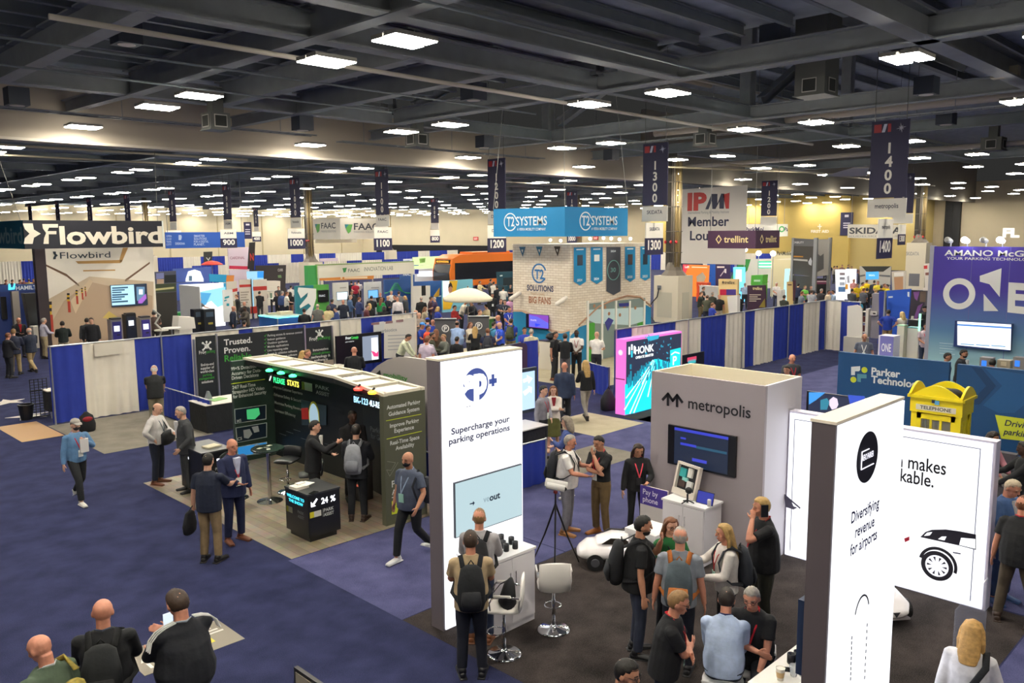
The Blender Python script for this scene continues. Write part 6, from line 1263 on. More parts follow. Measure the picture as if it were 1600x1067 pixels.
F=FY(0,ys_-.004,0);W_=x2-xs;u0=xs;m.text('SYSTEMS',u0+W_*.40,zb+.44,.34,F,.004,W_*.42,'l',.012).text('A VERRA MOBILITY COMPANY',u0+W_*.4,zb+.24,.1,F,.004,W_*.42,'l',.012).text('T2',u0+W_*.25,zb+.42,.36,F,.004,W_*.12,'l',.02);m.ring(u0+W_*.31,zb+.58,.36,.045,0,.006,F,28,20,330)
part('lettering',m,M('e9f0f2',.5),o)
for px_,py_ in((xs,ys_),(xs,y2),(x2,ys_)):part('wire',Mb().cyl((px_+.03,py_+.03,zt),((px_*2+x2)/3,(py_*2+y2)/3,15.25),.012,n=5),M('a8a8a2',.5),o)
# ---------------- pink edged city lightbox ----------------
xh,yh=18.81,14.18;x2=21.65;zt=2.18
o=thing('lightbox','pink edged lightbox with a glowing turquoise night city','display wall',(xh,yh,0));part('frame',Mb().box(xh,yh,0,x2,yh+.33,zt),E('e86fc8',.75),o);y=yh-.002
part('picture',Mb().box(xh+.05,yh-.01,.03,x2-.03,yh,zt-.06),E('232c42',.8),o)
m=Mb();qY(m,[(976,601),(987,596),(1003,578),(1015,566),(1022,561),(1030,561),(1062,572),(1062,632),(976,648)],y,.01,.012);part('picture_street',m,E('18c2d8',1.0),o)
m=Mb();rnd=random.Random(3)
for i in range(60):
 px_=rnd.uniform(978,1062);t_=570+abs(px_-1022)*.28+rnd.uniform(-12,14)
 if px_>1046 and t_<573:continue
 wd=rnd.uniform(1.2,3);qY(m,[(px_,t_),(px_+wd,t_-.3),(px_+wd,t_+rnd.uniform(5,16)),(px_,t_+rnd.uniform(5,16))],y,.012,.014+.0002*i)
part('picture_building',m,E('1a7f98',.8),o)
m=Mb()
for i in range(38):
 px_,py_=rnd.uniform(1002,1060),rnd.uniform(522,560)
 if abs(px_-1022)>28 or py_>572:continue
 s_=rnd.uniform(.5,1.7);qY(m,[(px_,py_),(px_+s_,py_-.2),(px_+s_,py_+s_*1.6),(px_,py_+s_*1.6)],y,.012,.015)
qY(m,[(1009,526),(1030,523),(1028,529),(1018,532),(1012,531)],y,.012,.014);part('picture_light',m,E('2a9ab8',.9),o)
m=Mb()
for a_,b_ in(((1020,562),(976,640)),((1021,563),(984,646)),((1023,564),(990,645)),((1019,568),(1003,600)),((1024,566),(1012,620)),((1022,563),(978,622))):
 A1,B1=atY(*a_,y-.014),atY(*b_,y-.014);m.tube([A1,B1],[.006,.022],n=5,cap=0)
part('picture_light_trail',m,E('bff4f8',1.3),o)
m=Mb();qY(m,[(1046.5,547),(1063,543),(1062,571),(1046.5,573)],y,.014,.016);part('picture_sign',m,E('18c8d0',1.0),o)
m=Mb();tY(m,'P',(1051,570),(1057,569),13,y-.016,.02);qY(m,[(1048,553),(1054,549),(1061,551),(1061,553),(1054,551),(1048,555)],y,.016,.018)
tY(m,'HONK',(992,553.5),(1021.5,548),11,y-.014,.02);tY(m,'OPERATE SMARTER',(993,561),(1021,555.5),3.8,y-.014,.02)
for px_,a_,b_ in((981.5,542,554),(985.5,538,547),(989.5,540.5,552)):qY(m,[(px_,a_),(px_+2.2,a_-.3),(px_+2.2,b_-.3),(px_,b_)],y,.014,.017)
part('lettering',m,E('f0f6f8',1.0),o);m=Mb();qY(m,[(985.5,548),(987.7,547.7),(987.7,558),(985.5,558.3)],y,.014,.017);part('logo_bar',m,E('30b8d0',1.0),o)
m=Mb()
F=FX(xh-.001,0,0)
for k in range(6):m.box(-(yh+.165)-.012,1.72,0,-(yh+.165)+.012,1.88,.004,F@Matrix.Translation((-(yh+.165),1.8,0))@Matrix.Rotation(R(30*k),4,'Z')@Matrix.Translation(((yh+.165),-1.8,0)))
part('snow_mark',m,E('f8c8ec',.9),o);part('seam',Mb().box(xh-.002,yh,1.02,xh,yh+.33,1.05),M('9a3f7c',.5),o)
rug('carpet','dark grey carpet under the pink edged lightbox',18.6,11.8,24,14.1,CHAR)
p=G(1075,570,0);o=thing('monitor','dark monitor right of the pink edged lightbox','monitor',atY(1085,565,15.3));m=Mb();rY(m,(1066,555),(1098,580),15.3,0,.05);part('bezel',m,M('15171f',.3),o);m=Mb();rY(m,(1074,559),(1088,562.5),15.24);part('display',m,E('c03a5a',.8),o);m=Mb();rY(m,(1075,563),(1087,566.5),15.24);part('display',m,E('30a0a8',.8),o);q=atY(1082,580,15.3);part('stand',Mb().box(q.x-.05,15.31,0,q.x+.05,15.36,q.z+.1),BLACK(),o)
# ---------------- navy wall and yellow phone booth ----------------
xp=18.3;PB=M('1d4f82',.5);a,b2=atX(1310.5,549.5,xp),atX(1483.7,566.5,xp);o=thing('exhibit_booth','dark blue booth wall with white company name','booth wall',(xp,a.y,0));part('panel',Mb().box(xp,b2.y,0,xp+.1,a.y,a.z),PB,o);x=xp-.002
m=Mb();tX(m,'Parker',(1361.5,585),(1406.5,590),11,x,.03);tX(m,'Technology',(1361,598),(1440,606.5),11,x,.03);qX(m,[(1330,573),(1344,572),(1344,578),(1342,580),(1336,580),(1336,586),(1330,586)],x);part('lettering',m,M('e2e6ea',.5),o)
m=Mb();qX(m,[(1339.5,584),(1354,585),(1354,591),(1345,591),(1345,597),(1339.5,596)],x);part('logo_block',m,M('5a94a8',.5),o);m=Mb()
for px_,py_ in((1350.7,578),(1333.5,593)):c_=atX(px_,py_,x);m.disc(-c_.y,c_.z,.066,0,.005,FX(x,0,0),20)
part('logo_dot',m,M('cfd83a',.5),o)
a=atX(1496,569,xp);o=thing('exhibit_booth','second dark blue wall with a tonal arrow and yellow tab','booth wall',(xp,a.y,0));part('panel',Mb().box(xp,a.y-5.5,0,xp+.1,a.y,a.z),PB,o)
m=Mb();qX(m,[(1518,573),(1534,575),(1556,603),(1530,632),(1512,632),(1541,603)],x);part('arrow_print',m,M('173f6c',.5),o);m=Mb();qX(m,[(1540,576),(1600,585),(1640,600),(1585,645),(1560,645),(1536,633),(1566,603)],x);part('arrow_print',m,M('245c94',.5),o)
m=Mb();qX(m,[(1555,648),(1700,668),(1700,700),(1564,685)],x);part('yellow_tab',m,M('d4dc3c',.5),o);m=Mb();tX(m,'Driving smart',(1569.5,665),(1655,676),9,x-.006,.015,.004,.2);tX(m,'parking experiences',(1568,679),(1690,695),9,x-.006,.015,.004,.2);part('lettering',m,M('22344a',.5),o)
# phone booth
xb,yb0,yb1,hb=15.0,4.3,5.1,2.36
b_=G(1425,790);YB=M('f0da1c',.4);o=thing('phone_booth','bright yellow telephone booth with small window panes','phone booth',(xb,4.8,0))
def booth():
 x0,x1=xb,xb+.56;y0,y1=yb0,yb1
 part('base',Mb().box(x0-.03,y0-.03,0,x1+.03,y1+.03,.12),YB,o)
 for x in(x0,x1-.09):
  for y in(y0,y1-.09):part('corner_post',Mb().box(x,y,.12,x+.09,y+.09,hb-.28),YB,o)
 part('cornice',Mb().box(x0-.02,y0-.02,hb-.28,x1+.02,y1+.02,hb),YB,o);part('cornice_rim',Mb().box(x0-.06,y0-.06,hb-.03,x1+.06,y1+.06,hb+.02),YB,o)
 n=12;yc=(y0+y1)/2;pts=[(yc-.36+.72*i/n,hb+.02+.17*math.sin(math.pi*i/n)+.02)for i in range(n+1)]
 for x in(x0-.03,x1-.0):m=Mb();m.prism([(-p[0],p[1])for p in pts]+[(-pts[-1][0],hb+.0),(-pts[0][0],hb)],0,.04,FX(x+.04,0,0));part('pediment',m,YB,o)
 xc=(x0+x1)/2;pts=[(xc-.36+.72*i/n,hb+.02+.17*math.sin(math.pi*i/n)+.02)for i in range(n+1)]
 for y in(y0-.03,y1-.01):m=Mb();m.prism(pts+[(pts[-1][0],hb),(pts[0][0],hb)],0,.04,FY(0,y+.04,0));part('pediment',m,YB,o)
 m=Mb().ell((x0+.2,y0+.2,hb+.04),.16,.16,.12).ell((x0+.22,y1-.22,hb+.03),.14,.16,.1).ell((x0+.5,yc,hb+.02),.2,.25,.08);part('roof_bag',m,M('22211e',.7),o,True)
 F=FX(x0-.0215,0,0);part('sign_plate',Mb().box(-y1+.08,hb-.235,0,-y0-.08,hb-.14,.006,F),M('dcd6c2',.5),o);part('lettering',Mb().text('TELEPHONE',-yc,hb-.215,.055,F,.008,.50,'c',.02),M('3a3a34',.5),o)
 c_=hb-.06;m=Mb().box(-yc-.06,c_-.03,.02,-yc+.0,c_+.06,.03,F);part('emblem',m,M('2a3040',.5),o);part('emblem',Mb().box(-yc-.01,c_-.05,.022,-yc+.06,c_+.02,.032,F),M('5aa0c8',.5),o)
 def lattice(F,w_,open_=0):
  fr_=Mb();z0_,z1_=.14,hb-.3;st=.07
  fr_.box(0,z0_,-.02,st,z1_,.02,F).box(w_-st,z0_,-.02,w_,z1_,.02,F).box(0,z0_,-.02,w_,z0_+.35,.02,F).box(0,z1_-.09,-.02,w_,z1_,.02,F)
  k=(w_-2*st)/3
  for i in(1,2):fr_.box(st+k*i-.018,z0_,-.015,st+k*i+.018,z1_,.015,F)
  for j in range(1,6):zz=z0_+.35+(z1_-.09-z0_-.35)*j/6;fr_.box(0,zz-.018,-.015,w_,zz+.018,.015,F)
  return fr_
 GLS=M('8fa0a8',.08,0,0,20,0,0,.22)
 d=part('door',lattice(FX(x0+.03,y1-.09,0),y1-y0-.18),YB,o);part('pane',Mb().box(.07,.3,-.004,y1-y0-.25,hb-.4,.004,FX(x0+.03,y1-.09,0)),GLS,d);part('handle',Mb().cyl((x0-.01,y1-.13,.95),(x0-.01,y1-.13,1.1),.012),BLACK(),d)
 for y,F in((y0,FY(x0+.09,y0+.03,0)),(y1,FY(x0+.09,y1-.03,0))):d=part('side_window',lattice(F,.38),YB,o);part('pane',Mb().box(.07,.3,-.004,.31,hb-.4,.004,F),GLS,d)
 part('back_panel',Mb().box(x1-.05,y0+.09,.12,x1-.02,y1-.09,hb-.28),YB,o)
booth()
o=thing('television','television with a driver picture behind the grey booth tower','television',(15.8,6.7,1.5));x=15.8;m=Mb();rX(m,(1262.5,610),(1353,662),x,0,.05);part('bezel',m,M('15171c',.3),o);m=Mb();rX(m,(1264,612),(1351.5,661),x-.052);part('display',m,E('1c2848',.6),o)
m=Mb();qX(m,[(1264,613),(1290,613),(1275,625),(1264,632)],x-.058);part('display_shape',m,E('3a8fd8',.8),o);m=Mb();qX(m,[(1296,625),(1302,620),(1308,623),(1310,632),(1307,638),(1300,640),(1296,633)],x-.064);part('display_shape',m,E('d8c8dc',.8),o);m=Mb();qX(m,[(1325,617),(1351,619),(1351,640),(1330,640)],x-.058);part('display_shape',m,E('2a4ab8',.8),o);m=Mb();qX(m,[(1282,625),(1292,622),(1296,628),(1292,640),(1282,640)],x-.058);part('display_shape',m,E('2a7f98',.7),o)
q=atX(1310,662,x);part('stand',Mb().box(x+.01,q.y-.05,0,x+.04,q.y+.05,q.z),BLACK(),o)
p=G(1423,655,.95);o=thing('table','white counter with small items left of the yellow booth','table',(p.x,p.y,0));part('top',Mb().box(p.x-.3,p.y-.2,.92,p.x+.3,p.y+.9,.95),M('dcdcec',.4),o);part('body',Mb().box(p.x-.26,p.y-.16,0,p.x+.26,p.y+.86,.92),M('24407c',.5),o);part('bottle',Mb().lathe([(.05,.95),(.06,1.1),(.03,1.18),(.02,1.2)],14,FZ(p.x,p.y,0)),M('dcd8d4',.3),o)
# ---------------- tall purple wall at the right ----------------
def grad_mat():
 m=bpy.data.materials.new('printed_purple');m.use_nodes=True;nt=m.node_tree;b=nt.nodes['Principled BSDF'];b.inputs['Roughness'].default_value=.5
 tc=nt.nodes.new('ShaderNodeTexCoord');sp=nt.nodes.new('ShaderNodeSeparateXYZ');mr=nt.nodes.new('ShaderNodeMapRange');mr.inputs[1].default_value=0;mr.inputs[2].default_value=4.7;r=nt.nodes.new('ShaderNodeValToRGB')
 r.color_ramp.elements[0].color=lin('9fc8cc');r.color_ramp.elements[0].position=.2;r.color_ramp.elements[1].color=lin('4a3aa4');r.color_ramp.elements[1].position=.7;e=r.color_ramp.elements.new(.42);e.color=lin('5a86b0')
 nt.links.new(tc.outputs['Object'],sp.inputs[0]);nt.links.new(sp.outputs[2],mr.inputs[0]);nt.links.new(mr.outputs[0],r.inputs[0]);nt.links.new(r.outputs[0],b.inputs['Base Color']);return m
xa=29.0;a=atX(1460,385,xa);o=thing('exhibit_booth','tall purple and pale blue booth wall with big white letters','booth wall',(xa,a.y,0));part('panel',Mb().box(xa,a.y-7,0,xa+.15,a.y,a.z),grad_mat(),o);part('post',Mb().box(xa-.02,a.y,0,xa+.2,a.y+.12,a.z+.03),M('a8a8b4',.5),o);x=xa-.002
m=Mb();tX(m,'AMANO McGANN',(1475.5,399.5),(1650,401),8.5,x,.018);tX(m,'YOUR PARKING TECHNOLOGY PARTNER',(1479,405.5),(1668,408.5),4,x,.012)
c_=atX(1498.5,459,x);rr=atX(1498.5,434.5,x).z-c_.z;m.ring(-c_.y,c_.z,rr,rr*.38,0,.006,FX(x,0,0),40,0,360,.95)
qX(m,[(1531,431),(1565,419),(1562,464),(1546,444),(1531,440)],x);qX(m,[(1537,459),(1560,486),(1537,486)],x);qX(m,[(1576,441),(1640,445),(1640,456),(1587,453),(1587,459),(1640,462),(1640,472),(1586,469),(1586,478),(1640,483),(1640,495),(1574,488)],x);part('lettering',m,M('ecebe6',.5),o)
m=Mb()
for px_ in(1516.5,1576):q=atX(px_,440,x);m.box(xa-.004,q.y-.008,.3,xa,q.y+.008,a.z)
part('seam',m,M('6a6aa8',.5),o)
m=Mb();rX(m,(1495,500),(1581,548),xa,0,.18);tv=thing('television','large white lit screen on the purple wall','television',atX(1538,525,xa));part('bezel',m,M('2a3f78',.3),tv);m=Mb();qX(m,[(1496,502),(1580,507),(1579,547),(1496,539)],xa-.182);part('display',m,E('eef6fa',1.0),tv);m=Mb();qX(m,[(1496,506),(1580,511),(1580,513.5),(1496,508.5)],xa-.19);part('display_bar',m,E('3a78c8',.8),tv)
m=Mb()
for a_,b_ in((1501,1522),(1525,1546),(1549,1571)):k=(a_-1501)*.055;qX(m,[(a_,536.5+k),(b_,538+k),(b_,539.5+k),(a_,538+k)],xa-.19)
part('display_bar',m,E('4a90c0',.7),tv)
m=Mb()
for i in range(5):rX(m,(1468,536+i*4),(1492-(i%2)*4,537.4+i*4),x)
part('text_line',m,M('d0e4e6',.5),o)
for i,px_ in enumerate((1486,1512,1541,1567)):
 q=atX(px_,377,xa+.1);l=thing('spotlight',['spotlight, first from the left atop the purple wall','bright spotlight, second from the left atop the purple wall','spotlight, third from the left atop the purple wall','bright spotlight at the right atop the purple wall'][i],'spotlight',q,0,'spotlights on the purple wall');lit=i in(1,3)
 part('lamp',Mb().tube([q,q+Vector((-.35,0,.05))],[.07,.1],n=10),E('ffffff',12)if lit else M('9a9a98',.4),l);part('arm',Mb().cyl(q,(xa+.1,q.y,a.z),.02),ALU(),l)
# ---------------- items beside it ----------------
q=G(1324,542);x=34.6;o=thing('rounded_divider','white rounded panel at the end of the right drape wall','partition',(x,13.8,0));m=Mb();qX(m,[(1325,478),(1340,476),(1346,479),(1348,484),(1348,528),(1324,527)],x,0,.06);part('panel',m,M('dedad2',.5),o);q=atX(1336,528,x);part('foot',Mb().box(x-.2,q.y-.5,0,x+.2,q.y+.4,q.z+.05),M('b8b4ac',.5),o)
x=39;o=thing('drape','narrow blue drape between the grey kiosk and the blue banner','drape',(x,13.0,0));m=Mb();qX(m,[(1374,455),(1383,455),(1383,530),(1374,530)],x,0,.05);part('cloth',m,CB,o);q=atX(1384,454,x);part('pole',Mb().cyl((x-.03,q.y,0),(x-.03,q.y,q.z),.05),ALU(),o);q2=atX(1378,530,x);part('cloth',Mb().box(x,q2.y-.2,0,x+.04,q2.y+.2,q2.z+.02),CB,o)
x=40;o=thing('banner_display','bright blue banner wall behind the man in blue polo','banner wall',(x,12,0));m=Mb();qX(m,[(1386,454),(1424.5,451),(1418,525),(1387,533)],x,0,.06);part('banner',m,M('2458c4',.5),o);m=Mb();qX(m,[(1388,463),(1395,462.5),(1395,465),(1388,465.5)],x-.062);qX(m,[(1418,456),(1421,456),(1421,464),(1418,463)],x-.062);part('mark',m,M('dce4f0',.5),o);q=atX(1400,530,x);part('foot',Mb().box(x,q.y-.6,0,x+.06,q.y+.5,q.z+.1),M('2458c4',.5),o)
x=43;o=thing('photo_display','dark purple photo panels right of the blue banner','booth wall',(x,11.5,0));m=Mb();rX(m,(1419,453),(1456,520),x,0,.08);part('panel',m,M('3a3440',.5),o);m=Mb();qX(m,[(1428,497),(1434,478),(1442,474),(1437,485),(1433,500)],x-.09);qX(m,[(1427,456),(1437,455),(1433,470),(1429,466)],x-.09);part('picture',m,M('7a4a8c',.5),o);m=Mb();rX(m,(1438,455),(1446,472),x-.09);part('picture',m,M('6a5a4c',.5),o);m=Mb();rX(m,(1446,454),(1456,520),x-.088);part('panel_edge',m,M('55565a',.5),o);m=Mb();rX(m,(1419,451.5),(1457,454),x-.1,0,.1);part('top_rail',m,M('cfcac0',.5),o);q=atX(1437,520,x);part('base',Mb().box(x,q.y-.9,0,x+.08,q.y+.8,q.z+.05),M('3a3440',.5),o)
x=41;o=thing('grey_kiosk','tall grey kiosk with a small reader right of the white panel','kiosk',(x,14.3,0));m=Mb();rX(m,(1364.5,458),(1374,530),x,-.3,.1);part('body',m,M('85808a',.4),o);m=Mb();rX(m,(1361,486),(1371,493),x-.1,0,.1);part('reader',m,M('c9c4c0',.4),o);m=Mb();rX(m,(1364,488.5),(1368,491),x-.21);part('display',m,M('2a2a2c',.3),o);q=atX(1369,530,x);part('foot',Mb().box(x-.1,q.y-.2,0,x+.3,q.y+.2,q.z+.03),M('85808a',.4),o)
x=41.3;o=thing('display_shelf','white shelf unit with bottles beside the grey kiosk','shelf',(x,15,0));m=Mb()
for py_ in(486,503,518):rX(m,(1348,py_),(1357,py_+1.5),x,-.2,.2)
rX(m,(1355.5,482),(1357.5,530),x,-.2,.2);part('shelf',m,M('d8d4cc',.5),o);m=Mb();rX(m,(1349,494),(1353,503),x,-.1,.1);rX(m,(1349.5,508),(1352.5,518),x,-.1,.1);part('bottle',m,M('5a2a2c',.4),o);q=atX(1352,530,x);part('foot',Mb().box(x-.15,q.y-.2,0,x+.15,q.y+.15,q.z+.05),M('d8d4cc',.5),o)
for i,(a_,b_,t_,bt,c_,l)in enumerate(((1402,1413,509,560,'d8d6c4','tall cream lit podium beside the blonde woman'),(1418,1436,512,560,'d6d4cc','white podium with a teal top by the purple wall'))):
 x=35 if i==0 else 35.3;o=thing('podium',l,'podium',(x,atX(a_,540,x).y,0));p0,p1=atX(a_,t_,x),atX(b_,t_,x);part('body',Mb().box(x,p1.y,0,x+.4,p0.y,p0.z),M(c_,.5),o);part('top',Mb().box(x-.01,p1.y-.01,p0.z,x+.41,p0.y+.01,p0.z+.03),M('2a8f9c' if i else 'a8d8b8',.4),o)
x=35.2;o=thing('light_strip','thin glowing green light post beside the white podium','light',atX(1437,505,x));m=Mb();rX(m,(1436.5,490),(1438,517),x,0,.04);part('tube',m,E('8ff0b8',1.4),o);q=atX(1437,517,x);part('post',Mb().box(x,q.y-.02,0,x+.04,q.y+.02,q.z),ALU(),o)
x=37;o=thing('counter','black counter behind the white podium','counter',(x,9,0));p0,p1=atX(1419,500,x),atX(1436,512,x);part('body',Mb().box(x,p1.y,0,x+.5,p0.y,p0.z),M('1d1e22',.4),o);part('cup',Mb().cyl((x+.2,p0.y-.1,p0.z),(x+.2,p0.y-.1,p0.z+.16),.05),M('d8d4cc',.4),o);part('top',Mb().box(x-.02,p1.y-.02,p0.z,x+.52,p0.y+.02,p0.z+.02),M('3a3a40',.4),o)
x=25;o=thing('standing_sign','white and lilac cube sign reading ONE','sign',(x,8.6,0));p0,p1=atX(1373,524,x),atX(1395,555,x);F=FX(x,0,0);part('body',Mb().box(x,p1.y,0,x+.5,p0.y,p0.z),M('d8d6e4',.5),o);part('front_panel',Mb().box(-p0.y+.05,.2,0,-p1.y,p0.z,.01,F),M('7a78c0',.5),o);m=Mb();tX(m,'ONE',(1377,550),(1392,548),12,x-.012,.02);part('lettering',m,M('ecebf2',.5),o)
q=G(1420,555);solo('floor_panel',Mb().box(-1.3,-.9,0,1.3,.9,.004,FZ(q.x,q.y,0)),M('b89f6c',.6),'tan floor panel under the podiums by the purple wall','floor panel',(q.x,q.y,0))
for i,px_ in enumerate((1540,1592)):
 x=26.5;o=thing('pay_terminal',['grey pay terminal with a blue screen behind the navy wall','second grey pay terminal at the right edge behind the navy wall'][i],'terminal',atX(px_,570,x));m=Mb();rX(m,(px_-9,558),(px_+9,585),x,-.3,0);part('body',m,M('8a8480',.4),o);m=Mb();rX(m,(px_-6,563),(px_+1,573),x,0,.01);part('display',m,E('2a70e0',.9),o);q=atX(px_,585,x);part('base',Mb().box(x,q.y-.2,0,x+.3,q.y+.2,max(.05,q.z+.02)),M('6a6662',.4),o)
x=26.8;o=thing('pay_terminal','beige terminal between the two grey pay terminals','terminal',atX(1566,570,x));m=Mb();rX(m,(1558,562),(1577,590),x,-.3,0);part('body',m,M('b0a48c',.4),o);m=Mb();rX(m,(1564,565),(1572,572),x,0,.01);part('display',m,M('d8ccb0',.4),o);q=atX(1566,590,x);part('base',Mb().box(x,q.y-.2,0,x+.3,q.y+.2,max(.05,q.z)),M('8a8272',.4),o)
def deckz(x,y):return 10.8 if y>33.5 or x<21.6 else 15.25
# ---------------- aisle banners ----------------
NB=M('2c2a4a',.6);WB=M('dcd8cf',.6)
def zq(py):return atX(1020,py,28.2).z
Z=dict(t=zq(224),b=zq(321),w1=zq(346),l0=zq(348),l1=zq(372),n1=zq(398))
spons={1400:'metropolis',1300:'SKIDATA',1100:'FAAC',900:'ABM',1000:'Parkmobile',1200:'DIVRT'}
AB={1:{1400:'hanging right of the yellow wall sign',1300:'in front of the thick pipe clad column',1200:'left of the blue hanging box sign',1100:'overlapping the white leaf box sign',1000:'left of the pipe clad column, left of centre',900:'above the long blue hanging banner',800:'over the left end of the long blue banner',700:'above the last letters of the navy box sign',600:'above the middle letters of the navy box sign',500:'above the first letters of the navy box sign',400:'above the left corner of the navy box sign'},
 2:{1300:'half hidden behind the nearest one at right',1200:'right of the Member Lounge banner',1000:'partly behind the blue hanging box sign',900:'far off over the orange bus',800:'alone before the pale wall, over the bus front',700:'small, behind the white leaf box sign',400:'small, left of the far left column'}}
def aisle_banner(n,x,y,row,yl=None,wl=1.0):
 lab='tall navy aisle %d banner '%n+AB[row][n]
 o=thing('aisle_banner',lab,'aisle banner',(x,y,Z['n1']));F=FX(x,0,0)
 part('sheet',Mb().box(-y-.6,Z['b'],-.03,-y+.6,Z['t'],0,F),NB,o)
 m=Mb();h=Z['t']-Z['b']
 for i,ch in enumerate(str(n)):m.text(ch,-y,Z['t']-h*(.42+.175*i)+(0 if len(str(n))==4 else-.1),.32,F,.004,None,'c',.03)
 part('number_lettering',m,M('e8e4da',.5),o)
 m=Mb();m.box(-y-.52,Z['t']-.36,0,-y-.28,Z['t']-.1,.004,F);m.box(-y-.08,Z['t']-.36,0,-y+.02,Z['t']-.1,.004,F);part('emblem',m,M('a82a34',.5),o)
 m=Mb();m.prism([(-y-.27,Z['t']-.36),(-y-.17,Z['t']-.36),(-y-.1,Z['t']-.1),(-y-.2,Z['t']-.1)],0,.004,F)
 for k in range(8):a=R(45*k+10);c=(-y+.34,Z['t']-.26);rr=.16 if k%2==0 else.1;m.prism([(c[0]+.018*math.cos(a+1.57),c[1]+.018*math.sin(a+1.57)),(c[0]+.018*math.cos(a-1.57),c[1]+.018*math.sin(a-1.57)),(c[0]+rr*math.cos(a),c[1]+rr*math.sin(a))],0,.004,F)
 part('emblem',m,M('c8cbe0',.5),o)
 part('sponsor_sheet',Mb().box(-y-.62,Z['w1'],-.03,-y+.62,Z['b']-.03,0,F),WB,o)
 yl=y if yl is None else yl
 F2=FY(0,y,0)
 part('sponsor_sheet',Mb().box(x-.6,Z['l1'],-.02,x+.6,Z['l0'],.02,F2),M('f0ece2',.6),o)
 part('number_sheet',Mb().box(x-.62,Z['n1'],-.02,x+.62,Z['l1'],.02,F2),NB,o)
 m=Mb();m.text(str(n),x,Z['n1']+.22,.36,F2,.024,.9,'c',.03);part('number_lettering',m,M('f0ece4',.5),o)
 if n in spons and row==1:
  m=Mb();m.text(spons[n],-y,Z['w1']+.3,.15,F,.004,.75,'c',.012);m.text(spons[n],x,Z['l1']+.3,.13,F2,.024,.7,'c',.012);part('sponsor_lettering',m,M('35384a',.5),o)
 m=Mb()
 for d in(-.5,.5):m.cyl((x,y+d,Z['t']),(x,y+d,deckz(x,y)),.012,n=5)
 part('hanging_wire',m,M('5a5a58',.5),o)
 return o
for n in AB[1]:
 y=28.2*(.38+.3245*(14-n/100))
 aisle_banner(n,28.2,y,1)
for n in AB[2]:
 y=28.2*(.38+.3245*(14-n/100));aisle_banner(n,55.0,y,2)
# ---------------- columns ----------------
def column(label,x,y,hb=2.7,big=True):
 o=thing('pillar_with_pipes',label,'column',(x,y,0));W_=M('cfc6b2',.6)
 part('base_box',Mb().box(x-.75,y-.8,0,x+.75,y+.85,hb),W_,o)
 part('skirt',Mb().tube([(x,y,hb),(x,y,hb+.3),(x,y,hb+.75)],[(.75,.78),(.5,.5),(.36,.38)],n=8,cap=0),M('6a6258',.5,.3),o)
 part('shaft',Mb().box(x-.2,y+.05,hb+.3,x+.2,y+.45,9.7).box(x-.28,y+.1,hb+.3,x-.2,y+.38,9.7),M('3f3b34',.5,.3),o)
 for k,(dx,dy,r,c)in enumerate(((-.3,.0,.05,'8a8074'),(-.3,-.14,.045,'a39a8a'),(-.28,-.28,.07,'b09a6c'),(-.1,-.36,.09,'c2ad7c'),(.1,-.34,.06,'9a8a68'))):part('pipe',Mb().cyl((x+dx,y+dy,hb+.5),(x+dx,y+dy,9.2),r,n=10),M(c,.4,.4),o,True)
 m=Mb()
 for z in(4.0,5.2,6.6,8):m.box(x-.36,y-.42,z,x+.2,y+.4,z+.04)
 part('bracket',m,M('6f6a60',.5),o)
 m=Mb()
 for dy in(-.36,.0,.38):m.ell((x-.36,y+dy,4.62),.08,.08,.1,8,6)
 part('alarm',m,M('b8282c',.4),o);return o
c0=column('thick pipe clad column with a white base box, behind the aisle 1300 banner',40.9,27.4)
m=Mb();pl=atX(1030,450,40.12);m.box(40.1,pl.y-.12,pl.z-.1,40.14,pl.y+.12,pl.z+.15);o_=part('socket',m,M('6f7478',.5),c0)
m=Mb();m.tube([(40.1,pl.y,pl.z),(40.0,pl.y+.05,pl.z-.5),(39.95,pl.y+.5,pl.z-1.0),(40.0,pl.y+.55,pl.z-1.6),(39.9,pl.y+.1,pl.z-2.0)],[.035]*5,n=8,cap=0);part('cable',m,M('22242a',.5),c0)
m=Mb();m.box(40.13,27.0,.3,40.145,28.0,1.75);part('door',m,M('b9b4a2',.5),c0);part('door',Mb().box(40.6,26.585,.2,41.3,26.6,1.75),M('bdb8a6',.5),c0)
c1=column('column with a printed white base right of the aisle 1400 banner',78,26.6,4.1);part('print',Mb().box(77.24,26.2,.3,77.25,27.1,1.4),M('6a6a70',.5),c1);part('lettering',Mb().text('SKIDATA',-26.9,3.0,.3,FX(77.245,0,0),.006,1.1,'c',.02),M('8a8a88',.5),c1)
column('pipe clad column right of the aisle 1000 banner',41,66.5);column('far column by the aisle 400 banner',41,103);column('far column behind the aisle 1100 banner',78,104);column('column half hidden behind the blue hanging box sign',78,66)
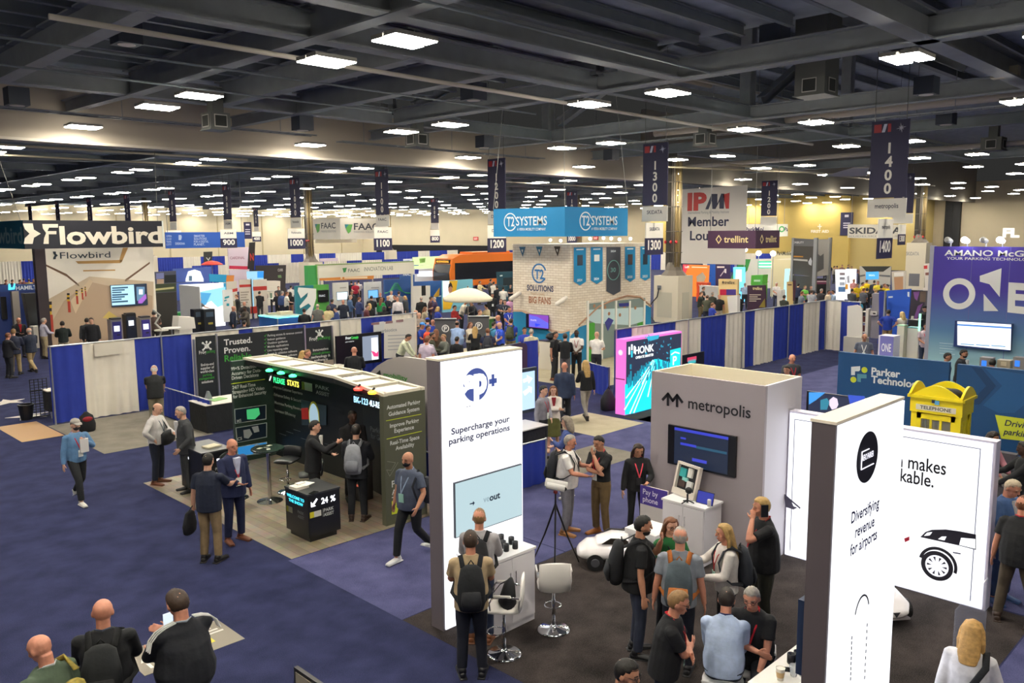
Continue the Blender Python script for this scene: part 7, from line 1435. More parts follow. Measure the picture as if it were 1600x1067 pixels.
# ---------------- big hanging signs ----------------
x=55.5;a,b2=atX(1064,296,x),atX(1165,388,x);o=thing('hanging_banner','large white hanging banner reading Member Lounge','hanging banner',(x,b2.y,b2.z-.8));part('sheet',Mb().prism([(-a.y,a.z),(-b2.y,atX(1165,289,x).z),(-b2.y,b2.z-1.2),(-a.y,b2.z-1.2)],-.03,0,FX(x,0,0)),M('dcd6cc',.7),o);xx=x-.004
m=Mb();tX(m,'IP',(1074,327.5),(1104,327.5),25,xx,.05);qX(m,[(1130,304),(1140,301),(1139,326),(1134,326)],xx);part('lettering',m,M('b8302c',.5),o)
m=Mb();qX(m,[(1102,327),(1112,303),(1121,303),(1121,318),(1127,302.5),(1132,302.5),(1131,326),(1124,326),(1124,315),(1118,326.5),(1113,326.5),(1112,314),(1107,327)],xx);tX(m,'Member',(1075,353),(1139,353),14,xx,.022);tX(m,'Lounge',(1078,375),(1136,375),14,xx,.022);part('lettering',m,M('2a2c48',.5),o);m=Mb();tX(m,'International Parking & Mobility Institute',(1075,334),(1139,333),4,xx,.0);part('lettering',m,M('8a8a8e',.5),o)
m=Mb()
for q in(a,atX(1160,290,x)):m.cyl(q,(q.x,q.y,deckz(q.x,q.y)),.02,n=5)
part('wire',m,M('8a8a86',.5),o)
def boxsign(label,pc,pl,pr,x,col,mat2=None,name='hanging_sign',wire=True):
 """box sign with its near corner on pixel pc=(px, top, bottom), left end pixel and right end pixel"""
 c=atX(pc[0],pc[1],x);zb=atX(pc[0],pc[2],x).z;yl=atX(pl,370,x).y;xr=atY(pr,370,c.y).x
 o=thing(name,label,'hanging sign',(x,c.y,zb));mt=M(col,.55)
 part('face',Mb().box(x,c.y,zb,x+.08,yl,c.z),mt,o);part('face',Mb().box(x+.08,c.y,zb,xr,c.y+.08,c.z),mat2 or mt,o);part('face',Mb().box(x+.08,yl-.08,zb,xr,yl,c.z),mt,o);part('face',Mb().box(xr-.08,c.y+.08,zb,xr,yl-.08,c.z),mt,o)
 if wire:
  for q in((x+.1,c.y+.1),(x+.1,yl-.1),(xr-.1,c.y+.1)):part('wire',Mb().cyl((q[0],q[1],c.z),(q[0],q[1],deckz(q[0],q[1])),.015,n=5),M('8a8a86',.5),o)
 return o,c,zb,yl,xr
o,c,zb,yl,xr=boxsign('dark purple hanging box sign over the orange booth',(1181,360,388.5),1106,1218,42,'4a2c48')
m=Mb();tX(m,'trellint',(1131,379),(1169,378.5),10,41.99,.02);tY(m,'trellint',(1196,378.5),(1213,378),10,c.y-.01,.02);part('lettering',m,M('e6d49a',.5),o)
m=Mb()
for F,u,s in((FX(41.99,0,0),-atX(1123,374,41.99).y,1),(FY(0,c.y-.01,0),atY(1190,374,c.y).x,1)):
 zc=atX(1123,374,41.99).z;r_=.26
 for k in range(4):
  a0_,a1_=R(90*k),R(90*k+90);m.prism([(u+r_*.75*math.cos(a0_),zc+r_*math.sin(a0_)),(u+r_*.75*math.cos(a1_),zc+r_*math.sin(a1_)),(u+r_*.5*math.cos(a1_),zc+r_*.68*math.sin(a1_)),(u+r_*.5*math.cos(a0_),zc+r_*.68*math.sin(a0_))],0,.006,F)
part('emblem',m,M('e6d49a',.5),o)
o,c,zb,yl,xr=boxsign('white hanging box sign with green leaf logos, left of the aisle 1100 banner',(531,341,374),486,607,46,'cfcabd')
m=Mb();tX(m,'FAAC',(502,357),(524.5,356.5),8.5,45.99,.02);tY(m,'FAAC',(553,359),(592,358.5),10,c.y-.01,.02);part('lettering',m,M('3a3d44',.5),o);m=Mb();tX(m,'PARKING SOLUTIONS',(502,363),(525,362.7),3,45.99);tY(m,'PARKING SOLUTIONS',(553,364),(592,363.5),3.2,c.y-.01);part('lettering',m,M('8a8c90',.5),o)
m=Mb();qX(m,[(492,350),(500,350),(499,361),(496,364),(494,358)],45.985);qY(m,[(538.5,350.5),(551,350.5),(548,362),(544,365),(541,358)],c.y-.015);part('emblem',m,M('5aa048',.5),o);m=Mb();qX(m,[(492,350),(496,350),(493,356)],45.98);qY(m,[(538.5,350.5),(545,350.5),(540,357)],c.y-.022);part('emblem',m,M('2a7f8c',.5),o)
o=thing('light_beam_sign','long pale light bar hanging below the white leaf box sign','light bar',atY(494,374,75));a,b2=atY(494,374,75),atY(558,379,75);part('bar',Mb().box(a.x,75,b2.z,b2.x,75.3,a.z),M('f2ead0',.5),o);part('wire',Mb().cyl((a.x+.1,75.1,a.z),(a.x+.1,75.1,10.8),.015,n=5).cyl((b2.x-.1,75.1,a.z),(b2.x-.1,75.1,10.8),.015,n=5),M('8a8a86',.5),o)
x=80;o=thing('hanging_banner','grey hanging banner with a dark company name behind the aisle 1400 banner','hanging banner',atX(1368,375,x));m=Mb();qX(m,[(1325,350.5),(1411,351),(1410,374),(1324.5,371.5)],x,0,.05);part('sheet',m,M('c9c4b8',.6),o);m=Mb();tX(m,'SKIDATA',(1327,364.5),(1409,365),9,x-.06,.03);part('lettering',m,M('3f4046',.5),o);m=Mb();tX(m,'KUDELSKI GROUP',(1327,369.5),(1405,371),2.5,x-.06);part('lettering',m,M('8a8a8a',.5),o)
q=atX(1330,351,x);q2=atX(1405,351,x);part('wire',Mb().cyl(q,(q.x,q.y,deckz(q.x,q.y)),.02,n=5).cyl(q2,(q2.x,q2.y,deckz(q2.x,q2.y)),.02,n=5),M('8a8a86',.5),o)
x=70;o=thing('hanging_banner','white hanging banner with a green ring logo above the purple box sign','hanging banner',atX(1197,365,x));m=Mb();qX(m,[(1163,350),(1231,350),(1231,369),(1163,372)],x,0,.05);part('sheet',m,M('e2dfd4',.6),o);m=Mb();tX(m,'ParkMobile',(1164,362),(1205,361.5),7,x-.06,.02);tX(m,'Pa',(1226,361),(1231,361),6,x-.06,.02);part('lettering',m,M('3f3a5a',.5),o);c_=atX(1222,358,x);part('emblem',Mb().ring(-c_.y,c_.z,.27,.1,.06,.07,FX(x,0,0),20),M('3fae5a',.5),o);q=atX(1170,350,x);q2=atX(1225,350,x);part('wire',Mb().cyl(q,(q.x,q.y,deckz(q.x,q.y)),.02,n=5).cyl(q2,(q2.x,q2.y,deckz(q2.x,q2.y)),.02,n=5),M('8a8a86',.5),o)
for px_,py_,w_,h_,D,l in((387,360,13,26,130,'small navy wall sign right of the long blue hanging banner'),(1323,350,18,36,113,'navy wall sign on the yellow wall left of the aisle 1400 banner')):
 o=thing('wall_sign',l,'sign',(atY(px_,py_,D)if D>120 else atX(px_,py_,112)));m=Mb();f_,rr_=(rY,D)if D>120 else(rX,112.0)
 f_(m,(px_-w_/2,py_-h_/2),(px_+w_/2,py_+h_/2),rr_,0,.05);part('sheet',m,M('2c2a50',.6),o);m=Mb();f_(m,(px_-3,py_-h_*.4),(px_+3,py_-h_*.3),rr_-.06);[f_(m,(px_-w_*.3,py_-2+k*3.4),(px_+w_*.3,py_-.6+k*3.4),rr_-.06)for k in range(3)];part('mark',m,M('d8d4e0',.5),o)
 if D>120:q=atY(px_,py_-h_/2,D);part('wire',Mb().cyl(q,(q.x,q.y,10.8),.02,n=5),M('8a8a86',.5),o)
# lettering on the hall walls and exit signs
o=thing('wall_lettering','white glowing FIRST AID letters and cross on the yellow wall','sign',atX(1281,355,112.2));m=Mb();tX(m,'FIRST AID',(1267,363.5),(1295,363.5),4,112.45,.03);qX(m,[(1280,350),(1281.6,350),(1281.6,353),(1284,353),(1284,354.6),(1281.6,354.6),(1281.6,358),(1280,358),(1280,354.6),(1277.5,354.6),(1277.5,353),(1280,353)],112.45);part('lettering',m,E('fff4d8',.6),o)
o=thing('wall_lettering','large white letters on the right hand hall wall above the purple booth','sign',atX(1580,362,115.9));m=Mb();tX(m,'FL',(1566,371),(1593,369.5),13,115.95,.06);part('lettering',m,E('fff8e8',.7),o)
for px_,py_,l,far_ in((743.5,373,'red exit sign on the back wall left of the blue hanging box',1),(931,372,'red exit sign on the wall under the blue hanging box',1)):
 q=atX(px_,py_,115.9);o=thing('exit_sign',l,'sign',q);m=Mb();rX(m,(px_-3.5,py_-3),(px_+3.5,py_+2.7),115.9,-.1,.1);part('housing',m,M('b82a2a',.5),o);m=Mb();tX(m,'EXIT',(px_-2.6,py_+1.6),(px_+2.6,py_+1.6),3,115.79,.03);part('lettering',m,E('ffb8a8',1.0),o)
# ---------------- orange bus ----------------
yb_=57.5;a=atY(704,400,yb_);x0=a.x;o=thing('bus','orange city bus parked far behind the brick tower','bus',(x0+6,yb_+1.2,0));OR=M('d8701c',.35)
zt=3.25;part('body',Mb().prism([(x0,.35),(x0+13,.35),(x0+13,zt),(x0+1.2,zt),(x0+.25,zt-.35),(x0-.1,1.6)],-2.5,0,FY(0,yb_,0)),OR,o);F=FX(x0-.02,0,0)
part('side_window',Mb().box(x0+.5,yb_-.02,.9,x0+12.8,yb_,2.5),M('1c1d22',.2),o);part('windscreen',Mb().prism([(x0-.13,.9),(x0-.13,1.6),(x0+.1,2.4),(x0+.16,2.4),(x0-.06,1.6),(x0-.02,.9)],-2.35,-.12,FY(0,yb_,0)),M('23252a',.2),o)
part('route_display',Mb().box(x0+.08,yb_+.25,2.45,x0+.22,yb_+2.2,2.8),BLACK(),o);part('route_lettering',Mb().text('48 DOWNTOWN',-(yb_+2.1),2.53,.18,FX(x0+.075,0,0),.004,1.7,'l',.02),E('f0a830',1.5),o)
for px_ in(x0+2.2,x0+9.5):part('wheel',Mb().tube([(px_,yb_-.03,.5),(px_,yb_+.3,.5)],[.5,.5],n=22,cap=0),BLACK(),o)
part('roof_unit',Mb().box(x0+3,yb_+.4,zt,x0+8,yb_+2.1,zt+.2),OR,o)
# ---------------- far drapes ----------------
def farrow(a,b,n,h,lab,seed,gap=.0):
 rnd=random.Random(seed);cuts=[0]
 for i in range(n):cuts.append(cuts[-1]+rnd.uniform(.6,1.5))
 cuts=[c/cuts[-1]for c in cuts];cols='BW'*n
 drape_run([(cuts[i],cuts[i+1],cols[i])for i in range(n)],a,b,h,lambda i,c:('distant blue drape in ' if c=='B' else 'distant white drape in ')+lab,.02,'far drapes, '+lab)
farrow((2,104,0),(92,104,0),26,2.45,'the row before the back wall',5)
farrow((96,96,0),(96,48,0),18,2.45,'the row before the right wall',9)
farrow((36,80,0),(62,80,0),9,2.2,'the row behind the lab booth',11)
o=solo('black_drape',Mb().box(93,94,0,93.1,128,3.2),cloth('1a1a1c'),'long black drape far behind the orange bus','drape',(93,94,0))
# ---------------- far booths ----------------
def slab(name,label,cat,quad,D,axis,mat,marks=(),th=.1,base=True):
 """free standing panel: quad in photo pixels on the plane x or y = D; its foot goes down to the floor"""
 q_=qX if axis=='x' else qY;m=Mb();cen=(sum(p[0]for p in quad)/len(quad),sum(p[1]for p in quad)/len(quad));c=(atX if axis=='x' else atY)(cen[0],cen[1],D)
 o=thing(name,label,cat,(c.x,c.y,0));q_(m,quad,D,-th,0);part('panel',m,mat,o)
 lo=[(atX if axis=='x' else atY)(p[0],p[1],D)for p in quad];zmin=min(p.z for p in lo)
 if base and zmin>.02:
  lo=sorted(lo,key=lambda p:(-p.y if axis=='x' else p.x));u0,u1=(-lo[0].y,-lo[-1].y)if axis=='x' else(lo[0].x,lo[-1].x);w_=(u1-u0)
  part('base',Mb().box(u0+w_*.02,0,-th,u0+w_*.98,zmin+.02,-.01,(FX(D,0,0)if axis=='x' else FY(0,D,0))),mat,o)
 for mk in marks:
  m=Mb();
  if mk[0]=='t':(tX if axis=='x' else tY)(m,mk[1],mk[2],mk[3],mk[4],D-.01,.02);part('lettering',m,mk[5],o)
  else:q_(m,mk[1],D,.002+.004*marks.index(mk),.006+.004*marks.index(mk));part('print',m,mk[2],o)
 return o
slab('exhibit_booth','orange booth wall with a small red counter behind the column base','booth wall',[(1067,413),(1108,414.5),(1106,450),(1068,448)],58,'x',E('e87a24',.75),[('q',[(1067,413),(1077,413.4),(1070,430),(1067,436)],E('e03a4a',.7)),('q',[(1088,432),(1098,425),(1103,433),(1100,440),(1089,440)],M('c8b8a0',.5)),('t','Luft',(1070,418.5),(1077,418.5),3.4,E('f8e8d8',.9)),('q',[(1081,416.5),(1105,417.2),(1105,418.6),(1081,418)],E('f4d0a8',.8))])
slab('counter','red and orange counter before the orange booth wall','counter',[(1088,441),(1105,441.5),(1105,458),(1089,458)],54,'x',M('d8481c',.5),[('t','Luft',(1092,447),(1098,447),2.6,M('f0d8c0',.5))],.5)
slab('exhibit_booth','navy booth with a white sign box left of the green booth','booth wall',[(1118,410),(1140.5,411),(1140,450),(1118,450)],60,'x',M('2c2a58',.5),[('q',[(1120.5,416),(1132,416),(1132,418.5),(1120.5,418.5)],M('dcdcd8',.5)),('q',[(1125,431),(1133,420),(1134,421),(1126,432)],M('b8b8c8',.5)),('q',[(1132,420),(1135,420),(1135,427),(1132,426)],M('d8e0e8',.5))])
slab('exhibit_booth','dark teal booth with a strip of light behind the orange booth','booth wall',[(1063,405),(1098,404.5),(1097,425),(1063,425)],66,'x',M('1d2f4c',.5),[('q',[(1066,408),(1069,408),(1069,411),(1066,411)],E('8ad0e8',.9)),('q',[(1077,405.5),(1094,404.8),(1094,406),(1077,406.5)],E('e8ecf4',1.0))])
slab('exhibit_booth','bright blue booth block behind the navy booth','booth wall',[(1105,411),(1118,409),(1118,432),(1105,430)],64,'x',M('1c5ab8',.5))
slab('exhibit_booth','green and white curved booth wall with a bright panel','booth wall',[(1141,438),(1148,420),(1160,405),(1205,404),(1205,450),(1141,455)],66,'x',M('e4e6dc',.5),[('q',[(1141,438),(1148,420),(1160,405),(1173,405),(1168,422),(1152,440),(1141,450)],M('3fa04a',.5)),('q',[(1184,408),(1214,408),(1214,419),(1184,419)],E('30c890',.9)),('q',[(1186,410.5),(1208,410.5),(1208,412.5),(1186,412.5)],E('e8f8f0',1.0)),('q',[(1186,415),(1206,415),(1206,417.5),(1186,417.5)],E('e8f8f0',1.0))])
slab('lit_display','pale blue glowing upright screen in front of the green booth','screen',[(1145.5,417.5),(1162,417.5),(1162,449),(1146,448)],56,'x',E('6ac8f0',1.0),[('q',[(1150,421),(1159,421),(1159,440),(1149,440)],E('d0f0fc',1.2))],.25)
slab('toy_truck_display','lime green cart with a hoop under the bright green panel','cart',[(1174,430),(1192,429.5),(1191,444),(1173,444)],58,'x',M('5ab030',.4),[('q',[(1178,437),(1188,437),(1188,440),(1178,440)],M('c8e0b0',.5))],.8)
o=slab('standing_sign','cream standing sign with a purple screen strip and diamond logo','sign',[(1122.5,436),(1152.5,436),(1151,500),(1123,500)],41,'x',M('e0c48a',.5),[('t','trellint',(1132,443.5),(1148,443.5),4.5,M('4a3a34',.5)),('q',[(1125,452),(1150,452),(1150,461),(1125,461)],M('4a3a8c',.4)),('q',[(1125,452),(1135,452),(1135,461),(1125,461)],M('c8284a',.4)),('q',[(1128,441),(1130,438.5),(1132,441),(1130,443.5)],M('5a4a40',.5))],.2)
slab('standing_sign','dark purple standing sign with lines of text and olive curve','sign',[(1167.5,446),(1195,445.5),(1196,480),(1186,482),(1168,482)],40,'x',M('3a1f36',.5),[('t','trellint',(1176,453),(1191,452.5),4.5,M('e6d49a',.5)),('q',[(1171,460),(1189,460),(1189,461.2),(1171,461.2)],M('d8ccb8',.5)),('q',[(1171,463.2),(1184,463.2),(1184,464.4),(1171,464.4)],M('d8ccb8',.5)),('q',[(1171,466.4),(1189,466.4),(1189,467.6),(1171,467.6)],M('d8ccb8',.5)),('q',[(1171,469.6),(1182,469.6),(1182,470.8),(1171,470.8)],M('d8ccb8',.5)),('q',[(1195.5,466),(1196,480),(1186,480)],M('8a7a2c',.5))],.15)
slab('counter','white counter under the cream standing sign','counter',[(1136,463),(1152,461),(1152,500),(1140,500)],40.6,'x',M('e4e0da',.5),[],.3)
for px_,l in((1095,'white table with a navy front left of the cream sign'),(1065,'white table edge beside the column base')):slab('table',l,'table',[(px_-2,446),(px_+26 if px_>1080 else px_+8,448),(px_+26 if px_>1080 else px_+8,460),(px_-2,458)],47,'x',M('d8d4d0',.5),[],.6)
o=slab('exhibit_tower','tall dark grey booth tower with a bird picture','booth tower',[(1238,372),(1273,374),(1271,432),(1237.5,428)],55,'x',M('4a4742',.5),[('q',[(1238,372),(1273,374),(1273,385),(1238,384)],M('6a6a6c',.5)),('t','ORBILITY',(1239.5,380),(1256,380.5),3,M('dcdcdc',.5)),('q',[(1239,399.5),(1255,400),(1255,402),(1239,401.5)],M('c88a30',.5)),('q',[(1239,404),(1262,405.5),(1262,408.5),(1239,406.5)],M('c0bcb4',.5)),('q',[(1263,409),(1267,402),(1269,408),(1268,415),(1264,413)],M('c8c8cc',.5))])
a=atX(1273,374,55);b2=atX(1273,432,55);part('side_panel',Mb().box(55,a.y-.1,b2.z,57.2,a.y,a.z),M('a8a49c',.5),o);part('post',Mb().box(54.95,a.y-.2,0,55.15,a.y+.05,a.z+.1),ALU(),o);q=atX(1238,420,55);part('post',Mb().box(54.95,q.y-.05,0,55.15,q.y+.1,a.z+.1),ALU(),o);part('post',Mb().box(57.1,a.y-.2,0,57.3,a.y,a.z+.1),ALU(),o)
m=Mb();y_=a.y-.1;xq=lambda px_:atY(px_,400,y_).x;qY(m,[(1276,395),(1282,400),(1287,396),(1287,420),(1277,425)],y_-.005);part('picture',m,M('5a5a58',.5),o)
slab('exhibit_booth','white partition below the dark grey booth tower','booth wall',[(1244,433),(1271,434),(1270,465),(1244,465)],57,'x',M('d8d2c4',.6))
slab('exhibit_booth','black booth with a pink header strip right of the grey tower','booth wall',[(1273,435),(1295,435),(1295,465),(1273,465)],58,'x',M('14151a',.5),[('q',[(1274,438),(1294,438),(1294,444),(1274,444)],M('6a2c4c',.5)),('q',[(1275,439),(1292,439),(1292,440.5),(1275,440.5)],M('c8b0b8',.5))])
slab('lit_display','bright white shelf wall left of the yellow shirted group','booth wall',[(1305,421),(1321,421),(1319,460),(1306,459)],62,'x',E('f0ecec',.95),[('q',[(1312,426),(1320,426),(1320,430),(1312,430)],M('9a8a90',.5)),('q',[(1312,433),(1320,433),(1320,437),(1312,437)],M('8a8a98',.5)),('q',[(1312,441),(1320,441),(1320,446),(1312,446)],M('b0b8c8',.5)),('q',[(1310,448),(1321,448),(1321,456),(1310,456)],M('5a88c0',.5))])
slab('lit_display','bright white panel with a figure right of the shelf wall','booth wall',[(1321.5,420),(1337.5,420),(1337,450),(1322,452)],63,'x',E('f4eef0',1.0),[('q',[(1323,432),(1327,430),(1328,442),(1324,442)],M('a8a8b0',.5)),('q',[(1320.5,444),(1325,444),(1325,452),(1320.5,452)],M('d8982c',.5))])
o=slab('exhibit_booth','grey booth with black canopy and a blue screen behind the yellow shirts','booth wall',[(1343,416),(1392,416),(1391,445),(1344,445)],70,'x',M('b0aca4',.5),[('q',[(1346,416),(1392,416),(1380,424.5),(1354,424.5)],M('23241f',.5)),('q',[(1353,425),(1373,424),(1373,436),(1353,437)],E('3a98d8',.9)),('t','SKIDATA',(1357.5,431.5),(1367,431),2.4,E('d8ecf8',.9)),('q',[(1343,430),(1352,428.5),(1352,431),(1343,433)],M('5a5c60',.5)),('q',[(1374,429),(1391,430),(1391,433),(1374,431.5)],M('5a5c60',.5))])
slab('exhibit_booth','beige panel with a warm photo right of the grey canopy booth','booth wall',[(1393,424),(1415,423),(1414,452),(1394,454)],66,'x',M('d4ccbc',.5),[('q',[(1397,433),(1411,432),(1411,452),(1398,453)],M('c0926c',.5)),('q',[(1397,426),(1412,425),(1412,431),(1397,431.5)],M('eeeae2',.5))])
slab('exhibit_booth','white booth edge with a red sign left of the purple wall','booth wall',[(1444,412),(1457,411),(1457,450),(1445,450)],50,'x',M('dcd4cc',.5),[('q',[(1443.5,415),(1449,414.5),(1449,420),(1443.5,420)],M('c83038',.5)),('q',[(1446,426),(1456,425),(1456,430),(1446,430)],M('8a5a50',.5))])
slab('exhibit_booth','cream booth with a white header and a blue post behind the white shirt man','booth wall',[(1205,402),(1238,398),(1238,440),(1207,442)],64,'x',M('ece4d0',.5),[('q',[(1212,408),(1236,406),(1235,434),(1213,432)],E('f4f6f0',.95)),('q',[(1220,409),(1227,408.5),(1226,415),(1223,418),(1220,414)],M('30a868',.5))])
slab('rooftop_sign','small white ParkMobile style header with a green ring'.replace('ParkMobile style ',''),'sign',[(1205,399),(1237,393),(1237,403),(1205,406)],62,'x',M('e2d8b0',.5),[('t','ParkMobile',(1214,399),(1237,398),6,M('3a3a34',.5)),('q',[(1208,394),(1212,393),(1213,399),(1209,400)],M('5ab068',.5))],.1,True)
slab('lit_display','narrow pale blue glowing post left of the cream sign stand','light',[(1226.5,420),(1232.5,420),(1228,456),(1224.5,455)],54,'x',E('9adcf0',1.1),[],.2)
slab('standing_sign','cream sign stand with a dark edge behind the right drape wall','sign',[(1229,440),(1239,440),(1239,470),(1229,470)],48,'x',M('d8bc80',.5),[('q',[(1231,444),(1237,444),(1237,446),(1231,446)],M('6a4a3a',.5)),('q',[(1239,438),(1244,438),(1242,470),(1239,470)],M('4a1f34',.5))])
slab('podium','white podium before the man in white shirt','podium',[(1214,453),(1221,453),(1221,478),(1214,480)],46,'x',M('e4e0d8',.5),[],.5)
# left side far booths
slab('standing_banner','pale pink tall banner with a red foot, far left of centre','banner',[(356,388),(388.5,386),(386.5,421),(358,420)],72,'y',M('d8c8d4',.5),[('t','CARDINAL',(359.5,405),(382.5,404.5),4,M('9a6a80',.5)),('q',[(358,415),(386.8,416),(386.5,421),(358,420)],M('c82a4c',.5))])
slab('standing_banner','black and red tall banner right of the pale pink one','banner',[(390,379),(399,378),(397,422),(387,421)],73,'y',M('1c1718',.5),[('t','N',(391,407),(396.5,407),11,M('b83028',.5))])
slab('standing_banner','black banner with a white V mark behind the red umbrella','banner',[(318.5,393.5),(332,393),(331,412),(319,412)],84,'y',M('2a2c28',.5),[('t','V',(322,407.5),(329,407),5,M('d8d8d0',.5))])
q=atY(331,411,70);o=thing('parasol','red umbrella far back left of the pale pink banner','parasol',(q.x,q.y,0));part('canopy',Mb().lathe([(.9,q.z-.15),(.92,q.z-.1),(.5,q.z+.12),(.03,q.z+.22)],14,FZ(q.x,q.y,0)),M('c8382c',.6),o);part('pole',Mb().cyl((q.x,q.y,0),(q.x,q.y,q.z+.2),.03),ALU(),o)
slab('exhibit_booth','blue booth with a bright white arch picture, left background','booth wall',[(270,420),(330,417),(329,440),(271,441)],66,'y',M('4a62b0',.5),[('q',[(290,436),(294,424),(304,421),(313,424),(318,436),(318,440),(290,440)],E('f0f4f8',1.0)),('q',[(295,431),(300,431),(300,439),(295,439)],M('5a7a98',.5))])
slab('exhibit_booth','row of dark and blue poster panels right of the parking photo wall','booth wall',[(237,425),(275,423),(276,445),(238,447)],62,'y',M('4a4c5c',.5),[('q',[(244,427),(256,426),(256,435),(244,436)],M('7a7fb0',.5)),('q',[(257,430),(275,429),(275,441),(257,442)],M('1c1e1e',.5)),('q',[(245,436),(256,436),(256,444),(245,444)],M('b89a80',.5))])
slab('exhibit_booth','turquoise and orange booth block left of the panels with red bands','booth wall',[(327,428),(366,430),(364,442),(328,440)],56,'y',M('2a9fd0',.5),[('q',[(354,430),(366,430),(365,441),(353,441)],M('d8843a',.5))])
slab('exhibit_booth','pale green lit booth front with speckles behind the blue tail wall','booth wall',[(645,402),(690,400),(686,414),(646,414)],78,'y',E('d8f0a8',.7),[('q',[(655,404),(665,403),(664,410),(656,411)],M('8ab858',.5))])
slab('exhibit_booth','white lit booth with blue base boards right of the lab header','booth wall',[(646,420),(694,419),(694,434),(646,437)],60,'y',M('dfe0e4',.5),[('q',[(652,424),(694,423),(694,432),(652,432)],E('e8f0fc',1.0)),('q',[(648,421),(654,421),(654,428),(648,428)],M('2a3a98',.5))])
slab('exhibit_booth','white curved counter front left of the purple booth','counter',[(699,425),(724,425),(724,440),(699,440)],58,'y',M('dcd4c0',.5),[('q',[(708,431),(718,431),(718,432.5),(708,432.5)],M('9a9484',.5))])
slab('exhibit_booth','purple booth panel with a white figure behind the crowd','booth wall',[(742,429),(758,428),(757,444),(742,444)],60,'y',M('4a2f8c',.5),[('q',[(749,431),(752,431),(752,441),(749,441)],M('c8b8d8',.5))])
slab('exhibit_booth','dark teal booth frame behind the crowd, left of the brick tower','booth wall',[(777,425),(803,424),(803,446),(778,446)],40,'y',M('1f4a58',.5),[('q',[(786,434),(803,433),(803,446),(786,446)],M('16262c',.5)),('q',[(781,430),(785,429.5),(785,431.5),(781,432)],M('c8d8d8',.5))])
slab('exhibit_booth','dark grey booth wall with a sign behind the men in dark suits','booth wall',[(400,415),(447,414),(446,450),(402,450)],60,'y',M('37302f',.5),[('t','CURB',(434,424),(442,423.5),4,M('c8c4bc',.5)),('q',[(434,430),(439,429.5),(440,434),(434.5,434)],M('6a8a5a',.5))])
slab('wall_screen','small blue and white screen left of the dark grey booth wall','screen',[(386,424),(412,423.5),(411.5,435),(387,435)],55,'y',E('8fc0d8',.8),[('q',[(402,424),(412,423.8),(411.5,434),(402,434)],E('1c80d8',.9))])
slab('table','long white table left of the green tower block','table',[(415,439),(438,439),(438,448),(415,448)],56,'y',M('dcd2c0',.5),[],.7)
slab('exhibit_booth','blue clad tables in front of the back row drapes','booth wall',[(500,404),(528,403),(528,410),(500,411)],92,'y',M('c8b8c4',.5))
slab('exhibit_booth','white and blue booth fronts in the back row right of centre','booth wall',[(604,406),(646,404),(646,412),(604,414)],90,'y',M('d0d8e4',.5),[('q',[(606,409),(640,407),(640,410),(606,412)],M('2a4aa8',.5))])
# lamps standing on the far booths
for i,(px_,py_,D)in enumerate(((1151,390,60),(1163.5,390,60),(1149,398,62),(1185.5,395.5,62),(1208,396,60),(955,372.5,90),(943,372,90),(860,375,90),(876,376,90),(922,373,88),(985,373,88),(968,374,88))):
 q=atX(px_,py_,D);l=thing('spotlight','small glaring spotlight over the far booths','spotlight',q,0,'far spotlights over the booths');part('lamp',Mb().ell(q,.22,.22,.2),E('fff6e0',8),l);part('stand',Mb().cyl(q,(q.x,q.y,0),.03,n=6),ALU(),l)
o=thing('white_canopy','white fabric sail hung under the far ceiling left of the aisle 1400 banner','canopy',G(1330,266,8.6));q=G(1300,272,8.9);q2=G(1345,262,8.9);part('fabric',Mb().tube([q+Vector((-3,1.5,.2)),q,(q+q2)/2+Vector((0,0,-.3)),q2],[(.3,.03),(1,.03),(1.3,.03),(.5,.03)],ref=(0,0,1),n=10,cap=0),M('d0ccc4',.7),o)
# ---------------- people in the foreground ----------------
KH='8a7556'
def bag_on(o,label,mk,mat,cat='bag',name='bag'):
 me=mk.mesh(name,True);b=bpy.data.objects.new(name,me);COL.objects.link(b);b.matrix_world=o.matrix_basis.copy();me.materials.append(mat);return tag(b,label,cat)
def held(o,label,cat,name,x0,y0,z0,x1,y1,z1,c,glow=None):
 me=Mb().box(x0,y0,z0,x1,y1,z1).mesh(name);b=bpy.data.objects.new(name,me);COL.objects.link(b);b.matrix_world=o.matrix_basis.copy();me.materials.append(E(c,glow)if glow else M(c,.4));return tag(b,label,cat)
o=person('person in blue denim shirt, grey cap and dark mask walking alone',115,654,1.68,25,('down','strap'),'walk','long','5f86ae','1d1f22','d8d4cc',cap='9a958e',mask='1a1b1f',hair='short',lan='b8242c',belly=.03)
held(o,'white brochure held by the person in the grey cap','brochure','brochure',-.14,.2,1.08,.02,.23,1.36,'d9d6d4')
o=person('person in white shirt with a black messenger bag, looking down',240,629,1.74,60,('hips','front'),'stand','long','cdc9c6','1a2030','6a4028',hair='fringe',hc='db',lan='3a4a5c',belly=.03,hp=22)
bag_on(o,'black messenger bag hanging on the white shirted person',Mb().tube([(-.03,.24,.90),(-.03,.25,1.0),(-.03,.24,1.12)],[(.24,.06),(.25,.07),(.24,.06)],n=12).tube([(-.2,.18,1.1),(-.12,.13,1.3),(-.06,.04,1.47),(-.05,-.1,1.42)],[(.02,.006)]*4,n=6),cloth('191a1e'))
person('grey haired person in dark grey suit facing left',287,634,1.78,-75,('down','side'),'stand','jacket','3b3d40','323437','17171a',hair='short',hc='gr',belly=.03,hp=14)
o=person('person in navy polo and khaki trousers gesturing, back to us',322,710,1.76,152,('gest','down'),'stand','polo','182034',KH,'1d1a18',hc='bk',belly=.04)
q=G(302,860);me_=Mb().tube([(-.30,-.05,.50),(-.3,-.05,.62),(-.29,-.05,.82)],[(.06,.16),(.07,.18),(.04,.12)],n=12).tube([(-.28,.02,.84),(-.26,.0,.92),(-.28,-.1,.84)],[.008]*3,n=6);bag_on(o,'black bag carried by the person in navy polo',me_,cloth('15161a'))
